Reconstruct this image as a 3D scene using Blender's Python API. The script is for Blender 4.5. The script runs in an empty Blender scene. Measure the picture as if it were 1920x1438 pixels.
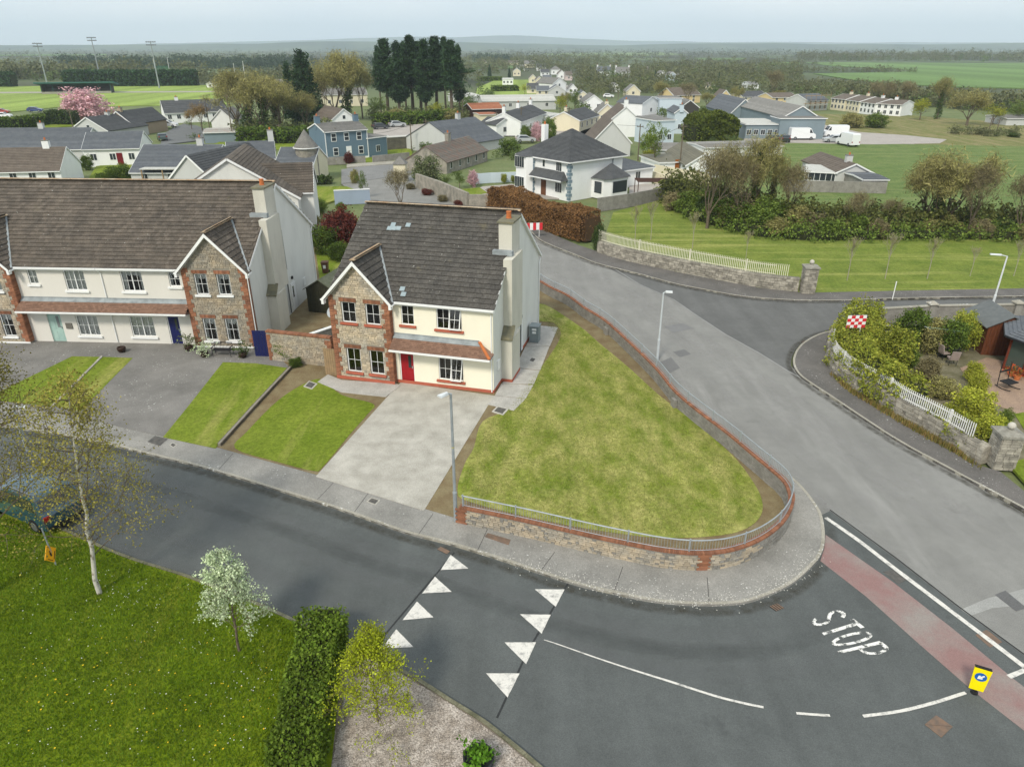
import bpy, math, random
import numpy as np
from mathutils import Vector, Matrix, noise as mnoise
random.seed(7); np.random.seed(7)
R = math.radians
SC = bpy.context.scene
COL = SC.collection
# ------------------------------------------------------------------ camera
FPX = 1330.0; TH = R(25.38); CH = 18.5
cam_d = bpy.data.cameras.new('camera'); cam = bpy.data.objects.new('camera', cam_d); COL.objects.link(cam)
cam.location = (0, 0, CH); cam.rotation_euler = (R(90) - TH, 0, 0)
cam_d.sensor_width = 36; cam_d.lens = FPX / 1920 * 36; cam_d.clip_end = 60000; cam_d.clip_start = .3
SC.camera = cam
# ------------------------------------------------------------------ sky, sun, exposure
SUN_EL, SUN_AZ = R(44), R(205)      # azimuth clockwise from +Y
w = bpy.data.worlds.new('World'); SC.world = w; w.use_nodes = True
nt = w.node_tree; nt.nodes.clear()
out = nt.nodes.new('ShaderNodeOutputWorld'); bg = nt.nodes.new('ShaderNodeBackground')
sky = nt.nodes.new('ShaderNodeTexSky'); sky.sky_type = 'NISHITA'; sky.sun_disc = False
sky.sun_elevation = SUN_EL; sky.sun_rotation = SUN_AZ; sky.dust_density = 2.0; sky.air_density = 1.2
geo = nt.nodes.new('ShaderNodeTexCoord'); mp = nt.nodes.new('ShaderNodeMapping'); mp.inputs['Scale'].default_value = (1, 1, 5)
nz = nt.nodes.new('ShaderNodeTexNoise'); nz.inputs['Scale'].default_value = 2.2; nz.inputs['Detail'].default_value = 5; nz.inputs['Roughness'].default_value = .55
rp = nt.nodes.new('ShaderNodeValToRGB'); rp.color_ramp.elements[0].position = .35; rp.color_ramp.elements[1].position = .7
rp.color_ramp.elements[0].color = (6.7, 7.6, 8.3, 1); rp.color_ramp.elements[1].color = (9.1, 9.3, 9.4, 1)
mx = nt.nodes.new('ShaderNodeMixRGB'); mx.inputs[0].default_value = .87
L = nt.links.new
L(geo.outputs['Generated'], mp.inputs[0]); L(mp.outputs[0], nz.inputs['Vector']); L(nz.outputs['Fac'], rp.inputs[0])
L(sky.outputs[0], mx.inputs[1]); L(rp.outputs[0], mx.inputs[2]); L(mx.outputs[0], bg.inputs[0])
bg.inputs[1].default_value = .128
L(bg.outputs[0], out.inputs[0])
sd = bpy.data.lights.new('sun', 'SUN'); sd.energy = 2.9; sd.angle = R(11); sd.color = (1, .93, .80)
so = bpy.data.objects.new('sun', sd); COL.objects.link(so)
sv = Vector((math.sin(SUN_AZ) * math.cos(SUN_EL), math.cos(SUN_AZ) * math.cos(SUN_EL), math.sin(SUN_EL)))
so.rotation_euler = sv.to_track_quat('Z', 'Y').to_euler()
SC.view_settings.view_transform = 'Standard'; SC.view_settings.look = 'None'
SC.view_settings.exposure = .03; SC.view_settings.gamma = 1
try:
    SC.cycles.volume_bounces = 1; SC.cycles.max_bounces = 5; SC.cycles.transparent_max_bounces = 6
    SC.cycles.volume_step_rate = 4
except Exception: pass

# ------------------------------------------------------------------ placing: a point of the photograph on a level of the ground
cT, sT = math.cos(TH), math.sin(TH)
def g(px, py, z=0.0):
    u = px - 960; v = 719 - py
    dy = FPX * cT + v * sT; dz = -FPX * sT + v * cT
    t = (z - CH) / dz
    return Vector((u * t, dy * t, z))
def hz(py, p):                      # height over the ground of picture row py above point p
    k = (719 - py) / FPX
    return (k * p[1] * cT - p[1] * sT) / (cT + k * sT) + CH
def G(pts, z=0.0): return [g(a, b, z) for a, b in pts]
def cr(P, n=6, closed=False):       # Catmull-Rom through points
    P = [Vector(p) for p in P]; o = []; m = len(P)
    for i in range(m if closed else m - 1):
        a = P[(i - 1) % m] if closed or i > 0 else P[0] * 2 - P[1]
        b, c = P[i], P[(i + 1) % m]
        d = P[(i + 2) % m] if closed or i + 2 < m else c * 2 - b
        for k in range(n):
            t = k / n
            o.append(.5 * ((2 * b) + (c - a) * t + (2 * a - 5 * b + 4 * c - d) * t * t + (3 * b - a - 3 * c + d) * t ** 3))
    if not closed: o.append(P[-1].copy())
    return o
def resample(P, step):
    o = [P[0].copy()]; acc = 0.0
    for a, b in zip(P, P[1:]):
        l = (b - a).length
        if l < 1e-9: continue
        t = step - acc
        while t <= l: o.append(a.lerp(b, t / l)); t += step
        acc = l - (t - step)
    return o
def plen(P): return sum((b - a).length for a, b in zip(P, P[1:]))
def offset(P, d):                   # to the left of travel by d
    o = []
    for i, p in enumerate(P):
        a = P[max(0, i - 1)]; b = P[min(len(P) - 1, i + 1)]
        t = (b - a); t.z = 0; t.normalize()
        o.append(p + Vector((-t.y, t.x, 0)) * d)
    return o

# ------------------------------------------------------------------ mesh building
class B:
    def __init__(s): s.v = []; s.f = []
    def poly(s, pts):
        n = len(s.v); s.v += [tuple(p) for p in pts]; s.f.append(tuple(range(n, n + len(pts)))); return s
    def box(s, x0, y0, z0, x1, y1, z1):
        return s.hexa([(x0, y0, z0), (x1, y0, z0), (x1, y1, z0), (x0, y1, z0)], [(x0, y0, z1), (x1, y0, z1), (x1, y1, z1), (x0, y1, z1)])
    def hexa(s, lo, hi):
        n = len(s.v); m = len(lo); s.v += [tuple(p) for p in lo] + [tuple(p) for p in hi]
        s.f.append(tuple(range(n + m - 1, n - 1, -1))); s.f.append(tuple(range(n + m, n + 2 * m)))
        for i in range(m):
            j = (i + 1) % m; s.f.append((n + i, n + j, n + m + j, n + m + i))
        return s
    def prism(s, pts, z0, z1):
        return s.hexa([(p[0], p[1], z0) for p in pts], [(p[0], p[1], z1) for p in pts])
    def beam(s, a, b, w, h, up=(0, 0, 1)):      # box along a-b
        a = Vector(a); b = Vector(b); t = (b - a).normalized(); u = Vector(up)
        x = t.cross(u)
        if x.length < 1e-4: x = t.cross(Vector((1, 0, 0)))
        x.normalize(); u = x.cross(t); x *= w / 2; u *= h / 2
        return s.hexa([a - x - u, a + x - u, a + x + u, a - x + u], [b - x - u, b + x - u, b + x + u, b - x + u])
    def tube(s, a, b, r0, r1=None, n=8, caps=True):
        r1 = r0 if r1 is None else r1
        a = Vector(a); b = Vector(b); t = (b - a).normalized()
        x = t.cross(Vector((0, 0, 1)))
        if x.length < 1e-3: x = Vector((1, 0, 0))
        x.normalize(); y = t.cross(x); k = len(s.v)
        for p, r in ((a, r0), (b, r1)):
            for i in range(n):
                q = 2 * math.pi * i / n; s.v.append(tuple(p + x * r * math.cos(q) + y * r * math.sin(q)))
        for i in range(n):
            j = (i + 1) % n; s.f.append((k + i, k + j, k + n + j, k + n + i))
        if caps: s.f.append(tuple(range(k + n - 1, k - 1, -1))); s.f.append(tuple(range(k + n, k + 2 * n)))
        return s
    def pipe(s, P, r, n=6):
        for a, b in zip(P, P[1:]): s.tube(a, b, r, r, n)
        return s
    def lathe(s, prof, n=14, c=(0, 0, 0)):       # list of (r, z)
        k = len(s.v)
        for r, z in prof:
            for i in range(n):
                q = 2 * math.pi * i / n; s.v.append((c[0] + r * math.cos(q), c[1] + r * math.sin(q), c[2] + z))
        for j in range(len(prof) - 1):
            for i in range(n):
                i2 = (i + 1) % n; s.f.append((k + j * n + i, k + j * n + i2, k + (j + 1) * n + i2, k + (j + 1) * n + i))
        s.f.append(tuple(range(k + n - 1, k - 1, -1))); s.f.append(tuple(range(k + (len(prof) - 1) * n, k + len(prof) * n)))
        return s
    def add(s, o):
        n = len(s.v); s.v += o.v; s.f += [tuple(i + n for i in f) for f in o.f]; return s
    def mesh(s, name, m, smooth=False):
        me = bpy.data.meshes.new(name); me.from_pydata(s.v, [], s.f)
        if m: me.materials.append(m)
        if smooth: me.polygons.foreach_set('use_smooth', [True] * len(me.polygons))
        me.update(); return me
    def obj(s, name, m, parent=None, smooth=False, **kw):
        return put(name, s.mesh(name, m, smooth), parent, **kw)
def put(name, me, parent=None, loc=None, rz=None, rot=None, sc=None, **kw):
    o = bpy.data.objects.new(name, me); COL.objects.link(o)
    if parent: o.parent = parent
    if loc is not None: o.location = loc
    if rz is not None: o.rotation_euler = (0, 0, rz)
    if rot is not None: o.rotation_euler = rot
    if sc is not None: o.scale = (sc, sc, sc) if isinstance(sc, (int, float)) else sc
    for k, v in kw.items(): o[k] = v
    return o
def thing(name, label, cat, loc=(0, 0, 0), rz=0, group=None):
    o = bpy.data.objects.new(name, None); COL.objects.link(o); o.location = loc; o.rotation_euler = (0, 0, rz)
    o.empty_display_size = .2; o['label'] = label; o['category'] = cat
    if group: o['group'] = group
    return o
def kids(o): return [c for c in bpy.data.objects if c.parent == o]
def copy_tree(o, parent=None, _k=None):
    if _k is None:
        _k = {}
        for c in COL.objects:
            if c.parent: _k.setdefault(c.parent.name, []).append(c)
    c = o.copy(); COL.objects.link(c); c.parent = parent
    for ch in _k.get(o.name, []): copy_tree(ch, c, _k)
    return c
def dup(o, loc, rz=None, label=None, group=None, sc=None):
    c = copy_tree(o); c.location = loc
    if rz is not None: c.rotation_euler = (0, 0, rz)
    if sc is not None: c.scale = (sc, sc, sc)
    if label: c['label'] = label
    if group: c['group'] = group
    return c
def fastmesh(name, V, F, m, n=4):   # V (k,3), F (j,n)
    me = bpy.data.meshes.new(name); V = np.asarray(V, np.float32); F = np.asarray(F, np.int32)
    me.vertices.add(len(V)); me.vertices.foreach_set('co', V.ravel())
    me.loops.add(F.size); me.loops.foreach_set('vertex_index', F.ravel())
    me.polygons.add(len(F)); me.polygons.foreach_set('loop_start', np.arange(0, F.size, n, dtype=np.int32))
    me.update(calc_edges=True)
    if m: me.materials.append(m)
    return me

# ------------------------------------------------------------------ materials
def srgb(r, g_, b): return tuple(((c / 255 + .055) / 1.055) ** 2.4 if c / 255 > .04045 else c / 255 / 12.92 for c in (r, g_, b))
class N:
    def __init__(s, name):
        s.m = bpy.data.materials.new(name); s.m.use_nodes = True; s.t = s.m.node_tree; s.p = s.t.nodes['Principled BSDF']; s.c = None
    def n(s, t, **kw):
        o = s.t.nodes.new('ShaderNode' + t)
        for k, v in kw.items(): setattr(o, k, v)
        return o
    def l(s, a, b): s.t.links.new(a, b)
    def coord(s, kind='pos', scale=(1, 1, 1), rz=0):
        if kind == 'pos': c = s.n('NewGeometry').outputs['Position']
        else: c = s.n('TexCoord').outputs['Object']
        m = s.n('Mapping'); m.inputs['Scale'].default_value = scale; m.inputs['Rotation'].default_value = (0, 0, rz); s.l(c, m.inputs[0]); return m.outputs[0]
    def noise(s, co, scale, detail=3, rough=.55, lo=.3, hi=.7, dist=0):
        o = s.n('TexNoise'); o.inputs['Scale'].default_value = scale; o.inputs['Detail'].default_value = detail; o.inputs['Roughness'].default_value = rough
        o.inputs['Distortion'].default_value = dist
        s.l(co, o.inputs['Vector']); r = s.n('MapRange'); r.inputs[1].default_value = lo; r.inputs[2].default_value = hi; r.clamp = True
        s.l(o.outputs['Fac'], r.inputs[0]); return r.outputs[0]
    def mix(s, f, a, b, mode='MIX'):
        o = s.n('MixRGB'); o.blend_type = mode
        for i, x in ((0, f), (1, a), (2, b)):
            if hasattr(x, 'links'): s.l(x, o.inputs[i])
            elif i == 0: o.inputs[0].default_value = x
            else: o.inputs[i].default_value = (*x, 1)
        return o.outputs[0]
    def mul(s, col, fac, lo, hi):   # brightness lo..hi by a 0-1 value
        r = s.n('MapRange'); s.l(fac, r.inputs[0]); r.inputs[3].default_value = lo; r.inputs[4].default_value = hi
        return s.mix(1, col, r.outputs[0], 'MULTIPLY')
    def done(s, col, rough=.85, bump=None, bs=.3, bd=.02, spec=.3, metal=0):
        if hasattr(col, 'links'): s.l(col, s.p.inputs['Base Color'])
        else: s.p.inputs['Base Color'].default_value = (*col, 1)
        s.p.inputs['Roughness'].default_value = rough; s.p.inputs['Specular IOR Level'].default_value = spec; s.p.inputs['Metallic'].default_value = metal
        if bump is not None:
            b = s.n('Bump'); b.inputs['Strength'].default_value = bs; b.inputs['Distance'].default_value = bd
            s.l(bump, b.inputs['Height']); s.l(b.outputs[0], s.p.inputs['Normal'])
        return s.m
_mc = {}
def mat(name, c1, c2=None, sc=3.0, sc2=None, rough=.85, bump=0, bd=.02, island=0, objr=0, spec=.25, metal=0, kind='obj', lo=.35, hi=.65, fine=0, spots=0):
    if name in _mc: return _mc[name]
    k = N(name); co = k.coord(kind)
    nzv = k.noise(co, sc, 5, .6, lo, hi)
    col = k.mix(nzv, c1, c2 if c2 else tuple(x * .85 for x in c1))
    if sc2: col = k.mul(col, k.noise(co, sc2, 3), .88, 1.1)
    if fine: col = k.mul(col, k.noise(co, fine, 2), .75, 1.2)
    if island: col = k.mul(col, k.n('NewGeometry').outputs['Random Per Island'], 1 - island, 1 + island)
    if objr: col = k.mul(col, k.n('ObjectInfo').outputs['Random'], 1 - objr, 1 + objr)
    if spots: col = k.mix(k.noise(co, 6.5, 2, .5, .735, .75), col, (.42, .42, .38)); col = k.mix(k.noise(co, .5, 6, .75, .62, .8), col, (.16, .14, .085))
    _mc[name] = k.done(col, rough, k.noise(co, sc * 6, 3) if bump else None, bump, bd, spec, metal)
    return _mc[name]
def leafmat(name, c1, c2, island=.45, trans=.25, objr=.15):
    if name in _mc: return _mc[name]
    k = N(name); ge = k.n('NewGeometry')
    col = k.mix(ge.outputs['Random Per Island'], c1, c2)
    w_ = k.n('TexWhiteNoise'); w_.noise_dimensions = '1D'; k.l(ge.outputs['Random Per Island'], w_.inputs['W'])
    col = k.mul(col, w_.outputs['Value'], 1 - island, 1 + island)
    co = k.coord('pos'); col = k.mul(col, k.noise(co, .55, 2), .78, 1.2)
    if objr: col = k.mul(col, k.n('ObjectInfo').outputs['Random'], 1 - objr, 1 + objr)
    k.done(col, .7, spec=.15)
    if trans:
        tr = k.n('BsdfTranslucent'); ms = k.n('MixShader'); ms.inputs[0].default_value = trans
        k.l(col, tr.inputs[0]); k.l(k.p.outputs[0], ms.inputs[1]); k.l(tr.outputs[0], ms.inputs[2])
        k.l(ms.outputs[0], k.t.nodes['Material Output'].inputs[0])
    _mc[name] = k.m; return k.m

def asphalt(name, c, streak=.0, rz=0, worn=None):
    k = N(name); co = k.coord()
    col = k.mix(k.noise(co, .35, 5, .6, .3, .7), tuple(x * .9 for x in c), tuple(x * 1.1 for x in c))
    col = k.mul(col, k.noise(co, 30, 3, .7, .3, .7), .76, 1.24); col = k.mul(col, k.noise(co, 2.2, 5, .7, .3, .7), .93, 1.07)
    col = k.mix(k.noise(co, .21, 6, .75, .60, .72), col, tuple(x * .72 for x in c)); col = k.mul(col, k.noise(co, 1.1, 6, .8, .24, .34), .8, 1)
    if streak:
        cs = k.coord('pos', (.9, .055, 1), rz)
        col = k.mul(col, k.noise(cs, 1.0, 3, .5, .3, .7), 1 - streak, 1 + streak)
    if worn:
        cs = k.coord('pos', (1, .16, 1), rz)
        col = k.mix(k.noise(cs, .45, 5, .62, .56, .8), col, worn)
    bigd = k.noise(co, 90, 2)
    # dark cracks and repairs
    vo = k.n('TexVoronoi', feature='DISTANCE_TO_EDGE'); vo.inputs['Scale'].default_value = .16; k.l(co, vo.inputs['Vector'])
    return k.done(col, .9, bigd, .25, .01, .2)
A_DARK = asphalt('asphalt_dark', (.092, .1, .098), .1, R(55))
A_MAIN = asphalt('asphalt_worn_grey', (.215, .213, .2), .07, R(28), (.30, .295, .28))
A_SIDE = asphalt('asphalt_side_road', (.122, .123, .119), .1, R(80))
def flecked(name, c1, c2, fl=(.6, .6, .57), th=.66, big=.5):
    k = N(name); co = k.coord()
    col = k.mix(k.noise(co, big, 6, .65, .32, .68), c1, c2)
    col = k.mul(col, k.noise(co, 22, 3), .8, 1.2)
    fm = k.noise(co, .6, 3, .5, .45, .6)
    sp = k.noise(co, 9, 2, .5, th, th + .05)
    mlt = k.n('Math', operation='MULTIPLY'); k.l(fm, mlt.inputs[0]); k.l(sp, mlt.inputs[1])
    col = k.mix(mlt.outputs[0], col, fl)
    return k.done(col, .92, k.noise(co, 40, 3), .3, .01, .2)
CONC_PATH = flecked('footpath_concrete', (.185, .18, .165), (.30, .29, .265))
CONC_KERB = flecked('kerb_concrete', (.26, .245, .2), (.36, .34, .29), th=.6)
CONC_DRIVE = flecked('driveway_concrete', (.31, .295, .255), (.46, .44, .39), th=.72, big=.9)
CONC_GREYDRIVE = flecked('old_driveway', (.135, .13, .12), (.225, .215, .2), th=.66, big=.35)
CONC_APRON = flecked('house_apron', (.33, .32, .29), (.45, .43, .4), th=.75, big=1.2)
TAR_PATH = flecked('footpath_tarmac', (.1, .095, .088), (.15, .14, .13), th=.66)
def grass(name, dark, mid, dry, dryamt=.5, st=None, strz=0, sscale=(1, .12, 1), sc_=.18):
    k = N(name); co = k.coord()
    col = k.mix(k.noise(co, .45, 5, .6, .33, .67), dark, mid)
    if dry: col = k.mix(k.noise(k.coord('pos', sscale, strz), .55, 6, .68, .62 - dryamt * .35, .82 - dryamt * .25), col, dry)
    if st: col = k.mul(col, k.noise(k.coord('pos', (1, .03, 1), strz), st, 2, .4, .35, .65), 1 - sc_, 1 + sc_)
    col = k.mul(col, k.noise(co, 5, 4, .7, .3, .7), .72, 1.28)
    col = k.mul(col, k.noise(co, 40, 2, .5, .25, .75), .7, 1.3)
    return k.done(col, .95, k.noise(co, 28, 3, .7), .6, .04, .1)
GR_DEEP = grass('park_grass', (.115, .175, .004), (.165, .225, .01), (.23, .25, .025), .35)
GR_LAWN = grass('dry_lawn', (.13, .185, .02), (.19, .23, .032), (.38, .36, .12), .66, 1.1, R(-14), (1.6, .8, 1), .055)
GR_BRIGHT = grass('front_lawn', (.13, .185, .016), (.19, .24, .03), (.32, .31, .09), .35)
GR_VERGE = grass('mown_verge', (.12, .17, .028), (.19, .23, .045), (.36, .36, .11), .3, None, 0, (.06, 1.1, 1))
GR_FIELD = grass('field_grass', (.10, .155, .045), (.15, .2, .065), (.22, .24, .1), .35, None, 0, (.08, 1, 1))
GR_PITCH = grass('pitch_grass', (.2, .28, .06), (.27, .34, .09), None, 0, .12, R(60))
def country():
    k = N('countryside'); co = k.coord('pos', (1, .55, 1)); v = k.n('TexVoronoi'); v.inputs['Scale'].default_value = .0042; k.l(co, v.inputs['Vector']); e = k.n('TexVoronoi', feature='DISTANCE_TO_EDGE'); e.inputs['Scale'].default_value = .0042; k.l(co, e.inputs['Vector'])
    s_ = k.n('SeparateColor'); k.l(v.outputs['Color'], s_.inputs[0]); far = k.mix(s_.outputs[0], (.055, .075, .035), (.14, .19, .07)); far = k.mix(k.noise(co, .004, 5, .6, .4, .6), far, (.06, .065, .035))
    r = k.n('MapRange'); k.l(e.outputs['Distance'], r.inputs[0]); r.inputs[2].default_value = .09; r.clamp = True; far = k.mul(far, r.outputs[0], .35, 1)
    near = k.mix(k.noise(k.coord(), .2, 5, .65), (.10, .14, .045), (.16, .18, .075)); near = k.mul(near, k.noise(k.coord(), 4, 4, .7), .75, 1.25)
    sp = k.n('SeparateXYZ'); k.l(k.coord(), sp.inputs[0]); m_ = k.n('MapRange'); k.l(sp.outputs[1], m_.inputs[0]); m_.inputs[1].default_value = 250; m_.inputs[2].default_value = 420; m_.clamp = True
    return k.done(k.mix(m_.outputs[0], near, far), .95)
TERRAIN = country()
SOIL = mat('bare_soil', (.16, .115, .06), (.22, .18, .1), 1.2, 9, .97, .5, .03, kind='pos', fine=25)
GRAVEL_M = mat('gravel_bed', (.15, .12, .095), (.22, .19, .155), 2, 30, .95, .8, .03, kind='pos', fine=50)
PEBBLE = mat('pebble', (.25, .215, .18), (.40, .36, .32), 3, None, .8, 0, island=.45)
PAINT = (lambda k: k.done(k.mul(k.mix(k.noise(k.coord(), 3.2, 7, .82, .49, .68), (.64, .62, .57), (.22, .22, .21)), k.noise(k.coord(), 30, 2), .9, 1.05), .8))(N('road_paint'))
def worn_paint():
    k = N('worn_road_paint'); co = k.coord(); f = k.noise(co, 3.2, 6, .72, .50, .58)
    tr = k.n('BsdfTransparent'); ms = k.n('MixShader'); k.done((.7, .69, .65), .8); k.l(f, ms.inputs[0]); k.l(k.p.outputs[0], ms.inputs[1]); k.l(tr.outputs[0], ms.inputs[2])
    k.l(ms.outputs[0], k.t.nodes['Material Output'].inputs[0]); return k.m
WORN = worn_paint()
RED_SURF = (lambda k: k.done(k.mul(k.mix(k.noise(k.coord('pos', (1, 1, 1)), .5, 5, .65, .4, .66), (.24, .145, .135), (.25, .22, .2)), k.noise(k.coord(), 35, 2), .85, 1.15), .9))(N('red_road_surface'))
WHITE = mat('white_upvc', (.78, .79, .78), (.72, .73, .73), 2, rough=.45, spec=.4)
METAL = mat('galvanised_steel', (.36, .4, .42), (.28, .31, .33), 4, rough=.45, spec=.5, metal=.3)
BLACK = mat('black_iron', (.02, .02, .022), None, 4, rough=.5)
def glass(name, c, rough=.08):
    k = N(name); return k.done(c, rough, spec=.6)
GLASS_FAR = glass('window_glass', (.03, .038, .045), .12)
def clear():
    k = N('clear_window_glass'); gl = k.n('BsdfGlossy'); gl.inputs['Roughness'].default_value = .03; tr = k.n('BsdfTransparent'); ms = k.n('MixShader')
    lw = k.n('Fresnel'); lw.inputs[0].default_value = 1.5; ad = k.n('Math', operation='ADD'); ad.inputs[1].default_value = .03
    k.l(lw.outputs[0], ad.inputs[0]); k.l(ad.outputs[0], ms.inputs[0]); k.l(tr.outputs[0], ms.inputs[1]); k.l(gl.outputs[0], ms.inputs[2])
    k.l(ms.outputs[0], k.t.nodes['Material Output'].inputs[0]); return k.m
GLASS = clear()
DARKROOM = mat('dim_room', (.03, .025, .02), (.05, .045, .03), 1.2)
OLIVEROOM = mat('dim_olive_room', (.07, .065, .012), (.045, .04, .012), 1.0)
CURTAIN = mat('net_curtain', (.6, .62, .6), (.5, .52, .5), 6)
def render_mat(name, c, streak=.12):
    k = N(name); co = k.coord('obj', (1, 1, .4)); c2 = k.coord('obj')
    col = k.mul(k.mix(k.noise(co, .8, 5, .65, .45, .85), c, tuple(x * (1 - streak * 1.6) for x in c)), k.noise(c2, 30, 3), .94, 1.05)
    return k.done(col, .93, k.noise(c2, 45, 3), .35, .01, .15)
CREAM = render_mat('cream_render', (.80, .765, .63), .04)
GREIGE = render_mat('greige_render', (.64, .62, .57), .04)
DASH = render_mat('pebble_dash', (.66, .665, .63), .12)
DASH_W = render_mat('white_wall', (.76, .77, .76), .05)
CHIM = render_mat('chimney_dash', (.56, .54, .47), .16)
PLINTH = mat('terracotta_paint', (.42, .115, .07), (.36, .1, .06), 3)
BRICK = mat('brick', (.27, .12, .065), (.2, .09, .055), 3, rough=.9, island=.28, objr=.22)
STONE = mat('buff_stone', (.42, .345, .245), (.31, .285, .24), 1.6, 14, .92, .4, .01, island=.24, objr=.18)
MORTAR = mat('mortar', (.27, .245, .2), (.2, .18, .15), 4)
RUBBLE = mat('limestone_rubble', (.36, .335, .28), (.21, .195, .165), 2.5, 12, .95, .5, .02, island=.35, objr=.3)
TILE = mat('concrete_roof_tile', (.066, .062, .056), (.092, .085, .075), .9, 18, .95, .3, .01, island=.17, objr=.14, fine=9, kind='pos', spots=1)
TILE_B = mat('brown_roof_tile', (.082, .070, .058), (.12, .10, .08), .9, 16, .95, .3, .01, island=.2, objr=.16, fine=9, kind='pos', spots=1)
TILE_RED = mat('red_brown_roof_tile', (.17, .095, .065), (.23, .15, .11), 1.6, 16, .9, island=.3, objr=.2)
RIDGE_T = mat('lichened_ridge_tile', (.42, .35, .25), (.32, .2, .11), 1.5, 8, .95, .5, .02, island=.25)
LEAD = mat('lead_flashing', (.30, .33, .34), (.2, .22, .23), 2)
LICHEN_CAP = mat('lichened_cap', (.2, .18, .11), (.12, .12, .09), 3, 12, kind='obj')
TERRA = mat('terracotta', (.5, .16, .05), (.4, .12, .04), 4)
WOODF = mat('timber_fence', (.32, .22, .12), (.24, .17, .1), 3, 20, island=.15)
BLOCKW = mat('grey_block', (.27, .26, .235), (.2, .19, .17), 1.5, 8, .95, .3, .01, island=.12)
BARK = mat('bark', (.16, .13, .09), (.09, .07, .05), 4, 20, .95, .6, .02)
BIRCH = mat('birch_bark', (.5, .48, .42), (.16, .13, .09), 5, 20, .85, .3, .01, lo=.5, hi=.62)
# ================================================================== THE GROUND
def struct(name, b, m, **kw): return b.obj(name, m, None, kind='structure', **kw)
def sheet(name, pts, z, m, **kw): return struct(name, B().poly([(p[0], p[1], z) for p in pts]), m, **kw)
def slab(name, pts, z0, z1, m, **kw): return struct(name, B().prism(pts, z0, z1), m, **kw)
# countryside as one sheet reaching past the hills
def terrain():
    b = B(); b.poly([(-30000, -400, -.15), (30000, -400, -.15), (30000, 42000, -.15), (-30000, 42000, -.15)]); struct('ground', b, TERRAIN)
terrain()
KZ = .11
# main road, worn grey
mr_left = G([(985, 372), (960, 400), (975, 450), (985, 500), (1000, 545)], 0)
road_main = G([(800, 322), (640, 322), (640, 345), (690, 385), (760, 440), (880, 520), (990, 560), (1060, 575), (1180, 660), (1300, 790), (1400, 880), (1470, 935), (1560, 1000),
    (1700, 1080), (1920, 1240), (2300, 1500), (2900, 1300), (2400, 1150), (1925, 965), (1812, 900), (1748, 865), (1620, 789), (1524, 725), (1487, 690), (1440, 640), (1200, 500), (1114, 487), (1060, 460), (1020, 437), (985, 412), (930, 385), (870, 370), (800, 352)])
sheet('main_road', road_main, 0.0, A_MAIN)
side = cr(G([(1114, 488), (1198, 513), (1263, 530), (1327, 543), (1392, 554), (1473, 560), (1560, 563), (1700, 563), (1920, 556), (2300, 548)]), 4) + \
    G([(2300, 600), (1960, 602), (1750, 612), (1640, 618)]) + cr(G([(1560, 618), (1527, 630), (1500, 646), (1486, 667), (1484, 688), (1498, 709)]), 4) + G([(1476, 695), (1425, 663), (1360, 627), (1305, 592), (1263, 563), (1198, 534)])
sheet('side_road', side, 0.006, A_SIDE)
estate = cr(G([(-500, 760), (-160, 780), (51, 804), (192, 830), (307, 858), (384, 877), (500, 912), (640, 956), (756, 996), (844, 1020), (937, 1048), (1064, 1090), (1145, 1110), (1227, 1127), (1308, 1133), (1381, 1131),
    (1430, 1119), (1483, 1094), (1519, 1064), (1538, 1038), (1543, 1008), (1540, 966)]), 3) + G([(1556, 958), (1682, 1050), (1798, 1140), (1930, 1236), (2240, 1470), (2000, 1800), (1300, 1800), (1030, 1455), (930, 1378), (850, 1318), (759, 1262), (650, 1214),
    (570, 1176), (480, 1134), (368, 1088), (256, 1053), (192, 1027), (100, 985), (-60, 930), (-500, 870)])
sheet('estate_road', estate, 0.012, A_DARK)
# darker raised-table edges and tar joints
def strip(name, P, w_, z, m, parent=None, **kw):
    b = B(); Lp, Rp = offset(P, w_ / 2), offset(P, -w_ / 2)
    for i in range(len(P) - 1): b.poly([(*Rp[i][:2], z), (*Rp[i + 1][:2], z), (*Lp[i + 1][:2], z), (*Lp[i][:2], z)])
    return b.obj(name, m, parent, **kw)
TAR = asphalt('tar_joint', (.035, .037, .038))
for nm, P in (('tar_joint', [(1066, 1092), (990, 1220), (932, 1346)]), ('tar_joint', [(852, 1036), (700, 1216)])):
    strip(nm, G(P), .07, .018, TAR, kind='structure')
strip('tar_joint', G([(1556, 956), (1682, 1048), (1798, 1138), (1930, 1234)]), .06, .018, TAR, kind='structure')
strip('tar_joint', G([(1137, 495), (1198, 533), (1263, 562), (1305, 591), (1360, 627), (1425, 663), (1476, 695), (1500, 708)]), .08, .012, asphalt('pale_joint', (.3, .3, .29)), kind='structure')
# red surfacing
sheet('red_surface_strip', G([(1548, 1003), (1672, 1090), (1784, 1177), (1899, 1272), (1935, 1300), (2150, 1480), (2060, 1480), (1925, 1374), (1816, 1289), (1720, 1205), (1624, 1119), (1538, 1052), (1545, 1030)]), .018, RED_SURF)
# pale trench repair on the main road
sheet('road_repair', G([(1760, 1160), (1850, 1122), (1935, 1100), (1960, 1130), (1860, 1140), (1790, 1165)]), .006, asphalt('pale_repair', (.3, .3, .285)))
sheet('road_repair', G([(1865, 1115), (1885, 1107), (1925, 1140), (1905, 1146)]), .012, asphalt('dark_repair', (.12, .12, .12)))
sheet('road_repair', G([(1245, 612), (1280, 606), (1300, 616), (1262, 624)]), .008, asphalt('faded_repair', (.18, .18, .178)))
sheet('road_repair', G([(1262, 660), (1283, 655), (1296, 664), (1275, 670)]), .008, asphalt('dark_repair2', (.15, .15, .148)))
sheet('road_repair', G([(1236, 680), (1258, 670), (1275, 690), (1255, 700)]), .008, asphalt('dark_repair3', (.16, .16, .157)))

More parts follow.
